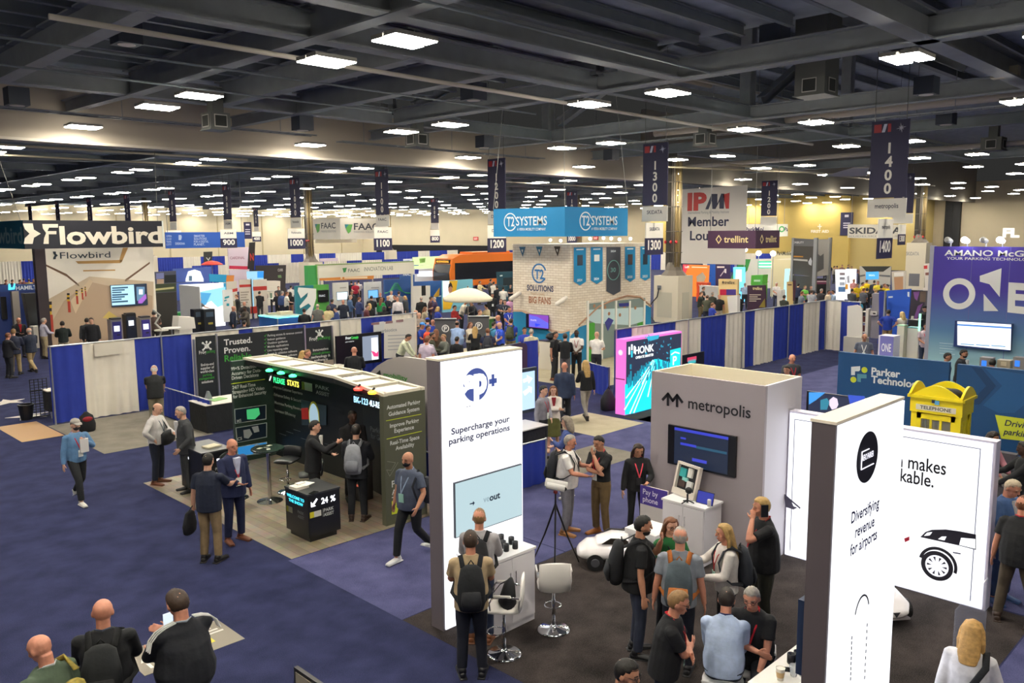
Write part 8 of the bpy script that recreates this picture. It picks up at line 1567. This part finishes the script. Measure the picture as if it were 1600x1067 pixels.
person('bald person in navy suit with red lanyard and white badge',347,693,1.8,28,('front','down'),'stand','jacket','20284c','1b2344','6a3a24','r','bald',lan='b8283a',badge='e4e6d8',front='b9c0d8',belly=.05,foot=(368,845))
person('dark haired person in black suit raising a fist in the dark booth',487,657,1.76,80,('fist','front'),'stand','jacket','1a1c20','17191d',hc='bk',detail=1)
o=person('person in dark suit wearing a pale grey backpack',555,664,1.78,165,('front','front'),'stand','jacket','22252c','191c22','3a2a22',hc='bk',pack=('8a8d94','74777e'),packlabel='pale grey backpack on the dark suited person in the dark booth')
person('dark skinned person in black standing deep in the dark booth',549,640,1.8,20,('clasp','clasp'),'stand','jacket','16171b','141518','d'.replace('d','1a1614'),'d','buzz',hc='bk',front='2a2a30',detail=1)
o=person('bald person in slate shirt, dark mask and white sneakers walking',640,705,1.77,-38,('down','side'),'walk','polo','4c5568','16181d','dcdcda','m','bald',mask='15171e',lan='8a9cb8',badge='9ac8b8',belly=.09)
bag_on(o,'dark bag slung over the shoulder of the bald masked person',Mb().tube([(-.22,-.16,.95),(-.22,-.17,1.15),(-.18,-.15,1.3)],[(.06,.12),(.07,.13),(.04,.08)],n=12).tube([(-.2,-.12,1.3),(-.16,.0,1.48),(-.17,.17,1.25),(-.2,.1,1.0)],[(.022,.007)]*4,n=6),cloth('20242e'))
person('person in tan polo with a black backpack, seen from behind',735,832,1.76,180,('front','front'),'stand','polo','b09a78','151926','14141a','r','short','br',belly=.04,pack=('17191d','1d1f24'),packlabel='small black backpack on the person in tan polo')
person('balding person in pale shirt with a large black backpack at the tower',748,797,1.74,172,('front','front'),'stand','long','a9a6a8','2a3550','7a4a2c','r','buzz','sd',belly=.04,pack=('1a1b1f','121317'),packlabel='large black backpack on the person at the tall white tower')
person('grey haired person in white polo with dark backpack writing',886,679,1.76,75,('front','read'),'stand','polo','dedad8','77757c','9a6a3a','r','short','gr',belly=.06,pack=('2a2d34','22252b'),packlabel='dark backpack on the grey haired person in white polo',lan='20232c',badge=None)
person('person in black polo and olive trousers with hand on chin',940,679,1.77,-42,('cross','chin'),'stand','tuck','15161a','6a5638','a0622c','m','short','bk',lan='c02a3c',hp=16)
person('person with long dark hair in black blouse, looking down',998,696,1.66,15,('down','front'),'stand','long','17171b','15161a','15151a','m','longer','2e1f17',fem=True,lan='e04a5c',badge='2a2c30',hp=24,foot=(994,836))
person('person in grey shirt with red lanyard behind the tall tower',846,602,1.74,62,('down','clasp'),'stand','longtuck','84828c','1b1d24',hc='bk',lan='b8323c',detail=1)
person('person in white blazer and olive skirt with crossed arms',864,602,1.66,8,('cross','cross'),'stand','jacket','dcd2c8','5a5a2c','c9a080',hair='longer',hc='rd',fem=True,skirt=True,front='8c1f2a',detail=1)
person('grey curly haired person in blue jacket holding a drink',889,651,1.63,-95,('front','read'),'stand','long','33457c','3a3c40','c8c4c0',hair='curly',hc='8a7f70',fem=True,detail=1)
person('bald person in navy blazer walking away',882,566,1.76,180,('down','down'),'walk','jacket','2a3650','1d222c',hair='bald',skin='r',detail=1)
person('blonde person in black top and grey trousers walking away',916,563,1.68,-160,('down','front'),'walk','long','15161a','9c968e','1d1a1a',hair='longer',hc='bl',fem=True,detail=1)
person('person in black polo standing left of the group at the brick tower',866,518,1.74,62,('down','side'),'stand','polo','16171c','33353a','7a4a34','m','short','bk',detail=1)
person('person in black sweater and grey trousers, back to us at the brick tower',883,521,1.74,178,('front','front'),'stand','long','17181c','56555a',hc='br',detail=1)
person('dark skinned person in white polo facing us at the brick tower',901,515,1.78,-5,('clasp','clasp'),'stand','tuck','dcd8d4','15161b','d'*0+'1a1614','d','buzz','bk',beard=True,lan='8a2a2a',detail=1)
person('bald person in white tee shirt behind the low blue fence',932,518,1.76,165,('front','front'),'stand','tuck','e4e0da','2a2c34',hair='bald',detail=1)
person('person in pale hooded sweatshirt walking past the brick tower',830,514,1.74,175,('down','down'),'walk','hood','c9c2a8','a08a70','d0c8b8',hair='short',hc='gr',detail=1)
person('smiling person in blue jersey by the white counter',819,511,1.72,15,('clasp','down'),'stand','tee','2a3fa8','22242c',hc='bk',skin='m',detail=1)
o=person('tall blond person in black polo talking on a phone',1192,762,1.84,-68,('down','phone'),'stand','polo','15161a','2c2c22','16161a','r','short','bl',belly=.06,lan='b02028',badge=None,foot=(1190,990))
held(o,'black phone held to the ear of the tall blond person','phone','phone',-.125,.02,1.55,-.108,.1,1.70,'15151a')
o=person('person with long blonde hair, sunglasses on head and white jacket',1138,818,1.68,-72,('gest','front'),'stand','long','dcd6d0','17181c','1a1a1c','r','longer','bl',fem=True,lan='b8282c',badge='a8d0c0',pack=('2c3038','24272e'),packlabel='grey blue backpack on the long haired blonde person',hp=6)
person('bearded person in black polo with a big black backpack',998,806,1.78,98,('down','chin'),'stand','polo','141519','272d40','15151a','m','short','bk',belly=.07,beard=True,pack=('16171b','1c1d22'),packlabel='big black backpack on the bearded person')
person('person in green shirt with glasses facing us',1046,806,1.64,25,('front','front'),'stand','tee','17602f','22242a',hair='long',hc='rd',fem=True,glasses=True,belly=.03,lan='20242a',badge=None)
o=person('person in grey polo with an orange and grey backpack',1063,826,1.77,178,('down','down'),'stand','polo','7e848e','191d2c','2a2a2e','r','buzz','gr',belly=.05,pack=('4a555c','b0662c'),packlabel='orange and grey backpack on the person in grey polo')
person('young person in black polo with glasses and red lanyard',1040,920,1.72,88,('cross','cross'),'stand','polo','16171b','232c44','15151a','r','short','sd',glasses=True,lan='c02434',badge='b8d8c8',lean=8,belly=.03)
person('person in pale blue shirt sitting, seen from behind',1133,937,1.76,176,('lap','lap'),'sit','long','aebfdc','1c2236','16161a','r','short','db',belly=.06,z=1.43,lean=14,lan='2a3566',badge=None)
person('grey haired person in black polo and glasses sitting facing us',1180,915,1.76,-12,('cross','lap'),'sit','polo','15161a','1d2027','16161a','r','short','gr',belly=.08,glasses=True,z=1.43,lean=10,lan='c02434',badge=None)
person('dark haired person with glasses cut off by the bottom edge',968,1027,1.74,70,('down','down'),'stand','polo','3a4054','20242c','16161a','m','short','bk',glasses=True,hp=14)
o=person('person with shoulder length blonde hair and white jacket at bottom right',1519,973,1.66,172,('front','down'),'stand','long','d4d2d6','2c2f3a','16161a','r','long','b88f52',fem=True)
bag_on(o,'black shoulder bag strap on the blonde person at bottom right',Mb().tube([(.13,.02,1.49),(.15,-.13,1.4),(.05,-.17,1.2),(-.1,-.16,.98)],[(.03,.008)]*4,n=6).tube([(-.22,-.08,.80),(-.22,-.08,1.0)],[(.1,.14),(.09,.12)],n=12),cloth('17181c'))
o=person('bald person in olive shirt with a yellow strap at bottom left',72,993,1.76,-140,('down','front'),'stand','polo','4a5a48','2a2c30','16161a','r','bald',lan='b9bcc0',badge=None,hp=22,belly=.05,wd=1.12)
bag_on(o,'backpack with a yellow patterned strap on the bald person in olive',Mb().tube([(0,-.24,.95),(0,-.26,1.1),(0,-.23,1.35)],[(.14,.08),(.15,.1),(.1,.06)],n=14).tube([(.11,-.16,1.42),(.12,-.03,1.5),(.13,.12,1.42),(.15,.16,1.2)],[(.032,.01)]*4,n=6),M('8a7a2a',.7,0,.3,30))
person('bald person in black jacket with black backpack at bottom left',158,940,1.8,172,('front','front'),'stand','long','14161a','1d1f24','16161a','r','bald',belly=.06,wd=1.12,pack=('1a1d1f','131517'),packlabel='black backpack on the bald person at bottom left',lan='3a4458',badge=None)
o=person('person in black track jacket with white sleeve stripes, holding a phone',283,925,1.86,-155,('read','front'),'stand','long','12151d','15171d','16161a','r','short','br',belly=.10,lan='9aa4b0',badge=None,hp=20,wd=1.16)
ms=None
m=Mb()
for s in(1,-1):
 for k in(-1,0,1):m.tube([(s*.075,-.02+k*.022,1.512),(s*.15,-.01+k*.024,1.492),(s*.215,.0+k*.026,1.455),(s*.262,.0+k*.026,1.40),(s*.285,-.01+k*.026,1.32)],[(.007,.004)]*5,n=6)
me=m.mesh('sleeve_stripe');c=bpy.data.objects.new('sleeve_stripe',me);COL.objects.link(c);c.parent=o;me.materials.append(M('d8d8d4',.6))
held(o,'glowing phone held by the person in the track jacket','phone','phone',.0,.33,1.27,.075,.345,1.42,'c8d4e4',.8)
person('person in blue plaid blazer with grey hair at the right edge',1578,729,1.8,55,('front','front'),'stand','jacket','4a6a9c','22385e','2a4a7c','r','short','b8a890',hp=24,foot=(1560,938))
person('person in black polo and brown trousers cut by the right edge',1590,757,1.76,165,('front','down'),'wide','polo','17181b','4c4236','3a2a22','r','buzz','rd',belly=.08,lan='c02434',badge=None,foot=(1583,975))
person('curly dark haired person in floral top sitting behind the low lightbox',1548,679,1.7,60,('lap','lap'),'sit','long','c88a98','8a8688','3a3032','m','curly','db',fem=True,z=1.38,detail=1)
person('dark skinned person reaching in from the right edge',1606,690,1.74,-70,('gest','reach'),'stand','long','16171b','22242a','16161a','d','short','bk',detail=1)
for px_,py_,l in((1150,1010,'white chair under the person in pale blue shirt'),(1192,1000,'white chair under the grey haired sitting person')):
 p=G(1133 if px_<1170 else 1180,937 if px_<1170 else 915,1.43);az=math.atan2(p.y,p.x)+(0 if px_<1170 else math.pi)
 o=stool_parts('bar_stool',l,(p.x,p.y,0),az-math.pi/2,'e2e0de',.54,px_>1170,.36 if px_>1170 else.06)
p=G(1550,760,.5);o=thing('armchair','grey armchair behind the low lightbox','armchair',G(1548,679,1.38)*1);p=o.location.copy();p.z=0;o.location=p;WO[o]=p.copy();GC=cloth('5d5d66')
part('seat',Mb().box(p.x-.35,p.y-.35,.2,p.x+.35,p.y+.35,.5),GC,o);part('backrest',Mb().box(p.x+.28,p.y-.38,.2,p.x+.45,p.y+.38,1.0),GC,o)
for d_ in(-.44,.36):part('armrest',Mb().box(p.x-.35,p.y+d_,.2,p.x+.35,p.y+d_+.08,.68),GC,o)
for dx,dy in((-.3,-.3),(.3,-.3),(-.3,.3),(.3,.3)):part('leg',Mb().cyl((p.x+dx,p.y+dy,0),(p.x+dx,p.y+dy,.2),.02),BLACK(),o)
# ---------------- people in the middle and the back ----------------
AK=dict(d='down',f='front',p='phone',c='cross',g='gest',k='pocket',h='hips',b='behind',r='reach',e='read',l='clasp',s='side')
def B(px,py,label,tc,bc='24262c',face=180,top='long',hair='short',hc='br',skin='l',arms='ff',h=1.74,legs='stand',det=2,**k):
 return person('person '+label,px,py,h,face,(AK[arms[0]],AK[arms[1]]),legs,top,tc,bc,'1d1a18',skin,hair,hc,detail=det,**dict(dict(wd=1.12),**k))
B(240,571,'in black printed shirt leaning over behind the taupe booth','17191c','77705e',178,'polo','buzz','wh',arms='rr',lean=14,det=1,belly=.04)
B(1237,553,'with bald head and red lanyard behind the grey booth tower','3a3d42',face=25,top='polo',hair='bald',skin='r',arms='dd',lan='b8283a',det=1)
B(1231,571,'in white shirt peeking over the grey booth tower','d8d2cc',face=-20,top='polo',hc='bk',skin='m',arms='ff',h=1.66,det=1)
B(1351,521,'with bald head in grey polo and white lanyard left of the ONE sign','5c6270',face=0,top='polo',hair='bald',skin='m',arms='dd',lan='dcdcd8',det=1,belly=.06)
B(1388,484,'in royal blue polo with hands on hips, back to us','1f3fa8','9a8460',172,'polo',hc='db',arms='hh',det=1)
B(1411,487,'with blonde hair in white top by the cream podium','e0dcd4','c85a3c',-150,'tee','long','c8b078',arms='ff',h=1.66,det=1,fem=True)
B(1447,505,'in pale polo with camera left of the purple wall','b8a8b0','2a3448',10,'polo','buzz','bk','m','lf',det=1,lan='c83a4a')
B(1447,478,'in black cap and black shirt behind the white podium','17181b',face=-60,top='polo',hc='bk',arms='fd',cap='15161a',det=1)
B(1503,546,'in dark suit with beard and glasses behind the navy wall','2a2c32',face=70,top='jacket',hc='bk',skin='m',arms='dd',beard=True,det=1,glasses=True)
B(1478,551,'in dark shirt with red collar behind the navy wall','1c2034',face=75,top='polo',hc='bk',skin='m',arms='dd',det=1,h=1.7)
B(1551,561,'with only black hair showing behind the navy wall by the terminals','1c1d22',hc='bk',skin='m',arms='ff',h=1.7,det=1)
B(1315,636,'with dark hair below the driver picture screen','2a2a32',face=20,hc='bk',skin='m',arms='ff',h=1.66,det=1)
B(20,514,'in navy blazer and tan trousers at the left edge, back to us','23283c','a08c64',170,'jacket',hc='sd',arms='ff',det=1)
B(46,512,'in navy blazer stepping left at the left edge','20283a','a08a62',-150,'jacket',hair='fringe',hc='gr',arms='ff',legs='walk',det=1)
B(66,497,'in lavender shirt with a dark satchel','b8b4c4','a09070',110,'longtuck',hc='gr',arms='ff',det=1)
B(97,502,'in black sweater at the white laptop counter','17201e','a49a80',178,'long',hc='db',arms='ff',det=1)
B(28,496,'with bald head, dark vest and red tie at the left edge','1b1c20','23242a',20,'jacket',hair='fringe',hc='wh',skin='r',arms='fd',front='b82a30',det=1)
B(11,480,'in blue polo inside the dark blue booth','1c4ea0',face=70,top='polo',hc='br',arms='ff')
B(10,520,'in dark suit cut by the left edge','1a1b22',face=120,top='jacket',hc='rd',skin='r',arms='fd',h=1.68)
B(64,481,'in lilac shirt half hidden behind the dark wall end','8a7f94',face=-80,top='polo',hc='br',skin='r',arms='ff')
B(135,497,'in dark grey jacket before the parking garage photo','3b3d40','a09a80',172,'jacket',hc='db',arms='dd',det=1)
B(143,496,'in black half hidden by the dark grey jacket','1c1d22',face=-20,top='jacket',hc='br',arms='dd',h=1.76)
B(240,486,'in brown tee shirt at the rightmost pay station','4a3a34','2a2626',175,'tee',hc='bk',arms='fd',det=1)
B(553,542,'with bald head in black suit before the booth television','17191e',face=175,top='jacket',hair='bald',skin='r',arms='ff',det=1,h=1.78)
B(478,546,'with brown hair and red collar in front of the frog banner','2a2422',face=60,hc='sd',skin='r',arms='ff',h=1.68,det=1,lan='a82a30',badge=None)
B(471,548,'with blonde hair in front of the dark banner','3a3230',face=140,hair='long',hc='bl',arms='ff',h=1.62,det=1,fem=True)
B(624,519,'in pale yellow shirt leaning to the right over the arch wall','d4d8b8',face=75,top='longtuck',hc='bk',skin='m',arms='rr',lean=22,det=1)
B(663,524,'in pale lavender shirt leaning beside the arch wall','bdb8c4',face=150,top='longtuck',hc='rd',arms='rf',lean=16,det=1)
CR=[
 (536,468,'in navy suit with reddish bald head at the lab booth','1e2434',180,'jacket','bald','br','r',{}),(546,461,'in denim jacket at the left lab partition','4a6488',90,'jacket','buzz','gr','l',{}),(560,464,'in blue suit, side on, at the lab booth','33406c',120,'jacket','short','rd','l',{}),
 (549,454,'in dark top behind the denim jacket','2a2c34',20,'long','short','br','m',{}),(577,474,'with blonde hair in black before the right lab partition','16171b',175,'long','long','bl','l',dict(h=1.64,fem=True)),(580,462,'in charcoal suit facing the right lab screen','22242a',170,'jacket','short','db','l',{}),
 (594,457,'with red bald head in black at the right lab screen','1c1a1c',180,'long','bald','br','r',{}),(595,465,'with long brown hair in green top at the lab booth','1f8a4a',150,'long','longer','rd','l',dict(h=1.64,fem=True)),(605,462,'with bald head in navy suit left of the white shirts','1f2638',60,'jacket','bald','br','l',{}),
 (611,454,'in white shirt with raised hand at the blue lab wall','d8d4d0',20,'long','short','gr','l',{}),(618,461,'in dark clothes behind the bald white shirt','23262e',-60,'long','buzz','br','r',{}),(621,464,'with bald head in white dress shirt, back to us','d9d2d4',178,'longtuck','bald','br','r',{}),(623,455,'in grey jacket at the back of the lab booth','77787c',170,'long','short','br','l',{}),
 (634,462,'with blonde hair in grey coat carrying a pale bag','3a3d42',-90,'coat','bob','bl','l',dict(h=1.66,fem=True)),(600,478,'with black hair low in front of the lab booth','17181c',180,'long','bob','bk','l',dict(h=1.6,fem=True)),(572,476,'in dark red behind the blonde in black','5a2a30',90,'long','short','br','l',dict(h=1.66)),
 (549,439,'in black suit behind the lab partitions','1e1a20',180,'jacket','short','bk','l',{}),(560,438,'in pale shirt and dark trousers behind the lab partitions','b8b0b4',180,'longtuck','short','db','l',{}),(555,440,'in crimson behind the left lab partition','a8203a',0,'polo','short','br','l',{}),(574,439,'in crimson between the lab partitions','a82440',10,'polo','short','bk','l',{}),(585,439,'in crimson at the right end of the orange strip','a01f38',-10,'polo','short','db','l',{}),
 (658,464,'in black jacket before the white partition with the window','1c1c1e',175,'jacket','buzz','gr','l',{}),(672,463,'in dark plaid left of the yellow tail','4a2f38',90,'long','short','bk','m',{}),(680,464,'in purple plaid shirt right of the white partition','3f3050',-100,'polo','buzz','gr','l',{}),(663,479,'with brown hair in pale top left of the crowd','a89c84',60,'long','long','rd','l',dict(h=1.64,fem=True)),
 (683,479,'with blonde hair and blue jersey at the crowd left','2a3fa0',120,'polo','bob','bl','l',dict(h=1.66,fem=True)),(648,484,'with bald head in tan jacket at the crowd left','6a5a4a',60,'jacket','bald','br','l',{}),(654,488,'with bald head and open collar at the crowd left','8a8078',30,'long','bald','br','l',{}),
 (658,504,'in pale blue cap and royal blue jersey, crowd front left','20409c',60,'polo','short','br','m',dict(cap='4a8fd8')),(668,497,'in royal blue cap among the jerseys','2a44b0',180,'polo','short','br','l',dict(cap='2040b0')),(676,499,'with bald head in royal blue jersey with white name bar','2a48b8',178,'polo','bald','br','r',{}),(682,498,'in blue and white cap right of the bald jersey','6a2a3c',10,'polo','short','br','l',dict(cap='3050c0')),(667,508,'in orange red top behind the pale blue cap','d8482c',60,'polo','short','bk','m',dict(h=1.66)),
 (666,527,'with reddish hair in lavender at the crowd front left','c8b8c8',160,'polo','short','rd','r',dict(h=1.7)),(673,519,'with beard in olive jacket eating','3a3d2c',90,'long','short','bk','m',dict(beard=True)),(695,522,'with short blond hair in grey jacket','6c7068',-60,'jacket','short','sd','l',dict(h=1.68)),(681,514,'with long brown hair between olive and grey jackets','4a3c2c',175,'long','longer','rd','l',dict(h=1.64,fem=True)),
 (714,501,'in large pale blue shirt, back to us at the P post','8fa8d0',172,'polo','buzz','bk','m',dict(belly=.1,h=1.82)),(734,503,'with brown hair in cream top left of the blonde ponytail','d0c6b0',40,'long','bob','rd','l',dict(h=1.66,fem=True)),(742,510,'with long blonde hair in black between the P posts','1d2024',178,'long','longer','bl','l',dict(h=1.64,fem=True)),(713,526,'with black hair half hidden by the tall tower top','15161c',150,'long','short','bk','m',dict(h=1.62)),(748,484,'in grey hood with brown hair right of the parasol pole','5c605c',60,'long','short','rd','l',{}),
 (720,467,'in beige shirt leaning over the green cart','cfc6b4',70,'long','short','bk','m',dict(lean=20)),(709,477,'in red jacket left of the green cart','a82a2c',60,'long','short','db','l',dict(h=1.7)),(744,468,'in navy leaning under the parasol','1f2434',-70,'long','short','bk','m',dict(lean=20)),(736,470,'in dark coat behind the green cart','2c2e34',-30,'coat','short','br','l',{}),(761,475,'in beige right of the parasol','c0b294',-120,'long','short','bk','l',dict(h=1.7)),
 (769,458,'in black suit with white badge right of the parasol','17181c',10,'jacket','short','bk','m',dict(lan='20242a')),(749,439,'in beige jacket above the parasol','c8b68c',60,'long','short','br','m',{}),(771,440,'in white shirt left of the dark teal frame','dcd4c8',160,'long','short','bk','m',{}),(766,436,'in dark grey behind the white shirt at the teal frame','4a4440',120,'long','short','bk','m',{}),(777,446,'in black vest with tray left of the brick tower','1c1e24',-150,'long','short','bk','m',{}),
 (786,448,'in white waiter shirt at the brick tower','e0dad0',170,'long','short','bk','m',{}),(792,440,'in white sleeves beside the dark teal frame','d8cfc4',60,'long','short','bk','m',{}),(797,444,'in dark vest and white shirt by the brick tower edge','23262c',20,'polo','short','db','l',{}),(782,467,'in navy polo facing us, left of two','22283c',20,'polo','short','rd','l',dict(lan='c8ccd0')),(789,468,'in navy polo facing us, right of two','20263a',-10,'polo','short','db','l',dict(lan='c8ccd0')),(796,463,'in pink shirt by the brick tower','b88ab0',20,'polo','buzz','br','m',{}),
 (796,479,'in royal blue jersey facing us by the brick tower','2a44b8',0,'polo','buzz','br','r',dict(lan='d8d8d8')),(780,492,'with bald head and purple blue top','3a3aa0',-90,'polo','bald','br','r',{}),(782,503,'with bald head in royal blue jersey with white cuffs','2c50c8',-60,'polo','bald','br','l',dict(lan='d8d8d8')),(770,503,'in sky blue with a teal backpack','5aa8d0',120,'polo','short','db','l',dict(pack=('2a5a68','24505c'),packlabel='teal backpack on the person in sky blue')),(762,513,'in navy shirt with a dark backpack, back to us','2a3050',178,'polo','short','rd','l',dict(pack=('2c2e38','22242c'),packlabel='dark backpack on the person in navy shirt')),(798,498,'in royal blue with an olive backpack by the brick tower','2c48b0',170,'polo','short','br','l',dict(bc='8a7c5c',pack=('4c5038','40442e'),packlabel='olive backpack on the person in royal blue')),
 (405,455,'in black suit half hidden at the panels with red bands','1c1c20',160,'jacket','short','bk','l',{}),(411,451,'in dark grey suit, back to us at the high table','2c2c30',175,'jacket','short','db','l',{}),(433,456,'in black with dark hair right of the high table','1d1c20',-40,'long','bob','db','l',dict(h=1.66,fem=True)),(435,447,'in dark suit with pale shirt behind the high table','3a3c44',0,'jacket','short','br','l',{}),(440,455,'in denim blue behind the white tee','3a5080',140,'long','short','gr','l',{}),(447,456,'in white tee shirt with black trousers, left of the leaf wall','dcd8cc',100,'tee','short','rd','l',{}),
 (453,456,'with long black hair in black, bare legs, by the leaf wall','17171a',170,'long','longer','bk','l',dict(fem=True,bc='b08064',h=1.64)),(454,446,'in white top with dark ponytail behind the black dress','d8d4cc',160,'long','short','bk','l',dict(h=1.66)),(475,482,'in black sweater before the leaf wall, back to us','1b1c1e',178,'long','short','db','l',{}),(496,475,'with grey hair in grey shirt and backpack before the leaf wall','5c5c58',175,'polo','buzz','gr','l',dict(belly=.06)),(513,477,'with short dark hair in cream cardigan','d8c898',178,'long','bob','db','l',dict(h=1.64,fem=True)),(518,467,'in navy shirt right of the cream cardigan','2a3048',150,'polo','short','bk','m',{}),(526,480,'in blue behind the cream cardigan','34467c',-90,'long','short','bk','l',dict(h=1.6)),
 (310,465,'in grey shirt left of the pair at the lit white wall','5a6068',60,'polo','bald','br','l',{}),(322,464,'with blonde hair in dark red at the lit white wall','7a2228',10,'polo','bob','bl','r',dict(h=1.64,fem=True)),(332,460,'in black suit, back to us at the lit white wall','1b1d22',-160,'jacket','short','bk','l',{}),(360,462,'in floral top by the white turquoise banner','a09a80',30,'long','short','gr','l',{}),(371,460,'in black suit with bowed head by the red bands','1c1d20',-90,'jacket','short','rd','l',{}),(363,478,'with bald head in navy suit shaking hands','232c40',80,'jacket','bald','br','r',{}),(382,471,'with bald head behind the brown suit','2c2a2c',-20,'jacket','bald','br','r',{}),(384,478,'in brown suit with dark skin shaking hands','4a443c',-60,'jacket','buzz','bk','d',dict(front='e0c8b8')),(381,501,'with short hair just above the left drape wall','3a3c44',150,'long','short','bk','m',dict(h=1.6)),(426,424,'in black vest before the dark grey booth wall','17181a',40,'polo','short','bk','d',{}),
 (1098,448,'in black polo and khaki left of the cream sign','25282a',80,'polo','short','br','l',dict(bc='8a7c58')),(1094,456,'in dark green polo facing right left of the cream sign','2c332c',100,'polo','short','rd','l',dict(bc='7a6c50')),(1105,461,'in olive shirt left of the blue jersey','4a4c3c',170,'polo','buzz','br','l',{}),(1113,456,'in dark olive right of the olive shirt','3a3c34',150,'polo','buzz','gr','l',{}),(1116,446,'in purple polo before the orange booth','4a3a7c',60,'polo','bald','br','r',{}),(1112,473,'with brown hair in royal blue eating by the drapes','2c44b0',120,'polo','short','rd','l',dict(h=1.66)),(1124,460,'in black polo and grey trousers with bald head by the cream sign','1a1c1e',178,'polo','bald','br','r',dict(bc='a8a090')),(1137,457,'in black polo right of the bald person by the cream sign','1c1e20',150,'polo','short','bk','l',{}),(1155,459,'in black polo between the two sign stands','1d2022',170,'polo','short','db','l',{}),(1164,442,'in pale blue shirt by the glowing screen','a0b4d0',175,'longtuck','buzz','gr','l',{}),
 (1110,423,'in black before the orange booth wall','1b1b1e',120,'polo','short','bk','m',{}),(1082,425,'in dark clothes left of the orange booth wall','33323a',100,'polo','short','bk','l',{}),(1123,422,'in black jacket before the navy booth','1e1f28',20,'jacket','short','db','l',{}),(1171,419,'in red tee shirt on the green booth','c02a2c',20,'tee','short','br','l',{}),(1194,429,'in maroon shirt right of the green cart','6a2838',150,'polo','short','bk','m',dict(bc='3a4a6c')),(1213,441,'with grey hair in white shirt at the white podium','e0dad6',20,'polo','buzz','wh','r',{}),(1225,461,'in dark olive with bowed head behind the right drape wall','33382f',150,'polo','short','db','m',{}),
 (1247,443,'in navy suit by the dark grey tower','262c48',160,'jacket','short','bk','l',{}),(1252,455,'in grey shirt with lanyard left of the green shirt','7f8896',120,'polo','short','rd','r',{}),(1257,446,'in lime green shirt by the dark grey tower','6ab850',40,'polo','short','sd','l',{}),(1268,453,'in pale grey shirt before the dark grey tower','a8acb4',170,'polo','short','br','l',{}),(1267,446,'in dark clothes behind the pale grey shirt','2c2e38',20,'polo','short','db','l',{}),(1283,451,'in dark suit with grey hair above the drapes','2c2a30',150,'jacket','short','gr','r',{}),(1294,453,'in cream jacket right of the dark suit','c8b8a0',60,'jacket','short','db','m',{}),(1303,453,'in pale blue shirt at the drape wall corner','9cb0cc',-70,'longtuck','short','bk','m',{}),
 (1331,451,'in grey jacket left of the black tee','4a4c50',160,'long','short','bk','m',{}),(1334,436,'in pink shirt by the bright white panel','d8989c',20,'polo','short','sd','r',{}),(1355,450,'in black tee shirt and shorts right of the drapes','17181a',175,'tee','short','bk','l',dict(det=1)),(1349,450,'in grey shirt left of the black tee shirt','5c5e66',140,'polo','short','rd','r',{}),(1340,466,'in turquoise top behind the white rounded panel','3fa8d0',170,'tee','short','br','l',dict(h=1.66)),(1368,452,'with blond hair beside the grey kiosk','8a8278',150,'long','short','bl','r',dict(h=1.66)),
 (1354,437,'in yellow shirt nearest the blue screen','e8c818',160,'tee','short','db','m',{}),(1339,443,'in yellow shirt at the left of the yellow group','e4c41c',30,'tee','short','br','m',{}),(1388,444,'in yellow shirt at the right of the yellow group','ecd01c',-90,'tee','short','db','m',{}),(1381,443,'in yellow shirt second from the right of the yellow group','e0c01c',60,'tee','short','rd','r',{}),(1372,439,'in pale yellow shirt in the middle of the yellow group','e0d040',0,'tee','short','rd','r',{}),(1366,438,'in dark suit among the yellow shirts','24283a',170,'jacket','short','db','m',{}),(1377,446,'in dark coat before the yellow shirts','2a2c2c',175,'jacket','short','bk','m',{}),(1347,441,'in yellow shirt bending left of the blue screen','f0d020',90,'tee','short','bk','m',{}),
]
RA=random.Random(5);AR=('ff','fd','cc','dd','fg','ll')
for r in CR:
 k=dict(r[9]);k.setdefault('arms',AR[RA.randrange(6)]if r[0]>0 else 'ff');k.setdefault('bc',('1f2228','24262c','2c3040','3a3a3c')[RA.randrange(4)])
 B(r[0],r[1],r[2],r[3],face=r[4],top=r[5],hair=r[6],hc=r[7],skin=r[8],**k)
# people too far to tell apart, before the yellow wall and the back row
RB=random.Random(12)
for px_ in(1290,1296,1303,1308,1316,1325,1331,1345):B(px_,415+RB.uniform(-2,2),'far off before the yellow wall',RB.choice(('3a3c4c','6a4a44','2c2e34','8a8478')),face=RB.choice((0,180,90)),hc=RB.choice(('bk','br')),skin='m',arms='ff',group='people far off before the yellow wall')
for px_ in(8,18,30,37,45,52,58):B(px_,435+RB.uniform(-2,2),'far off behind the dark blue header',RB.choice(('6a3a3a','8a8478','2c2e34','a08a50')),face=RB.choice((0,180,90)),hc=RB.choice(('bk','br')),skin='m',arms='ff',group='people far off at the left edge')
for px_ in(334,340,345,350,353):B(px_,417+RB.uniform(-2,2),'far off under the red umbrella',RB.choice(('6a5a3a','2c2e34','c8a8a0')),face=RB.choice((0,180,90)),hc=RB.choice(('bk','br')),skin='m',arms='ff',group='people far off under the red umbrella')
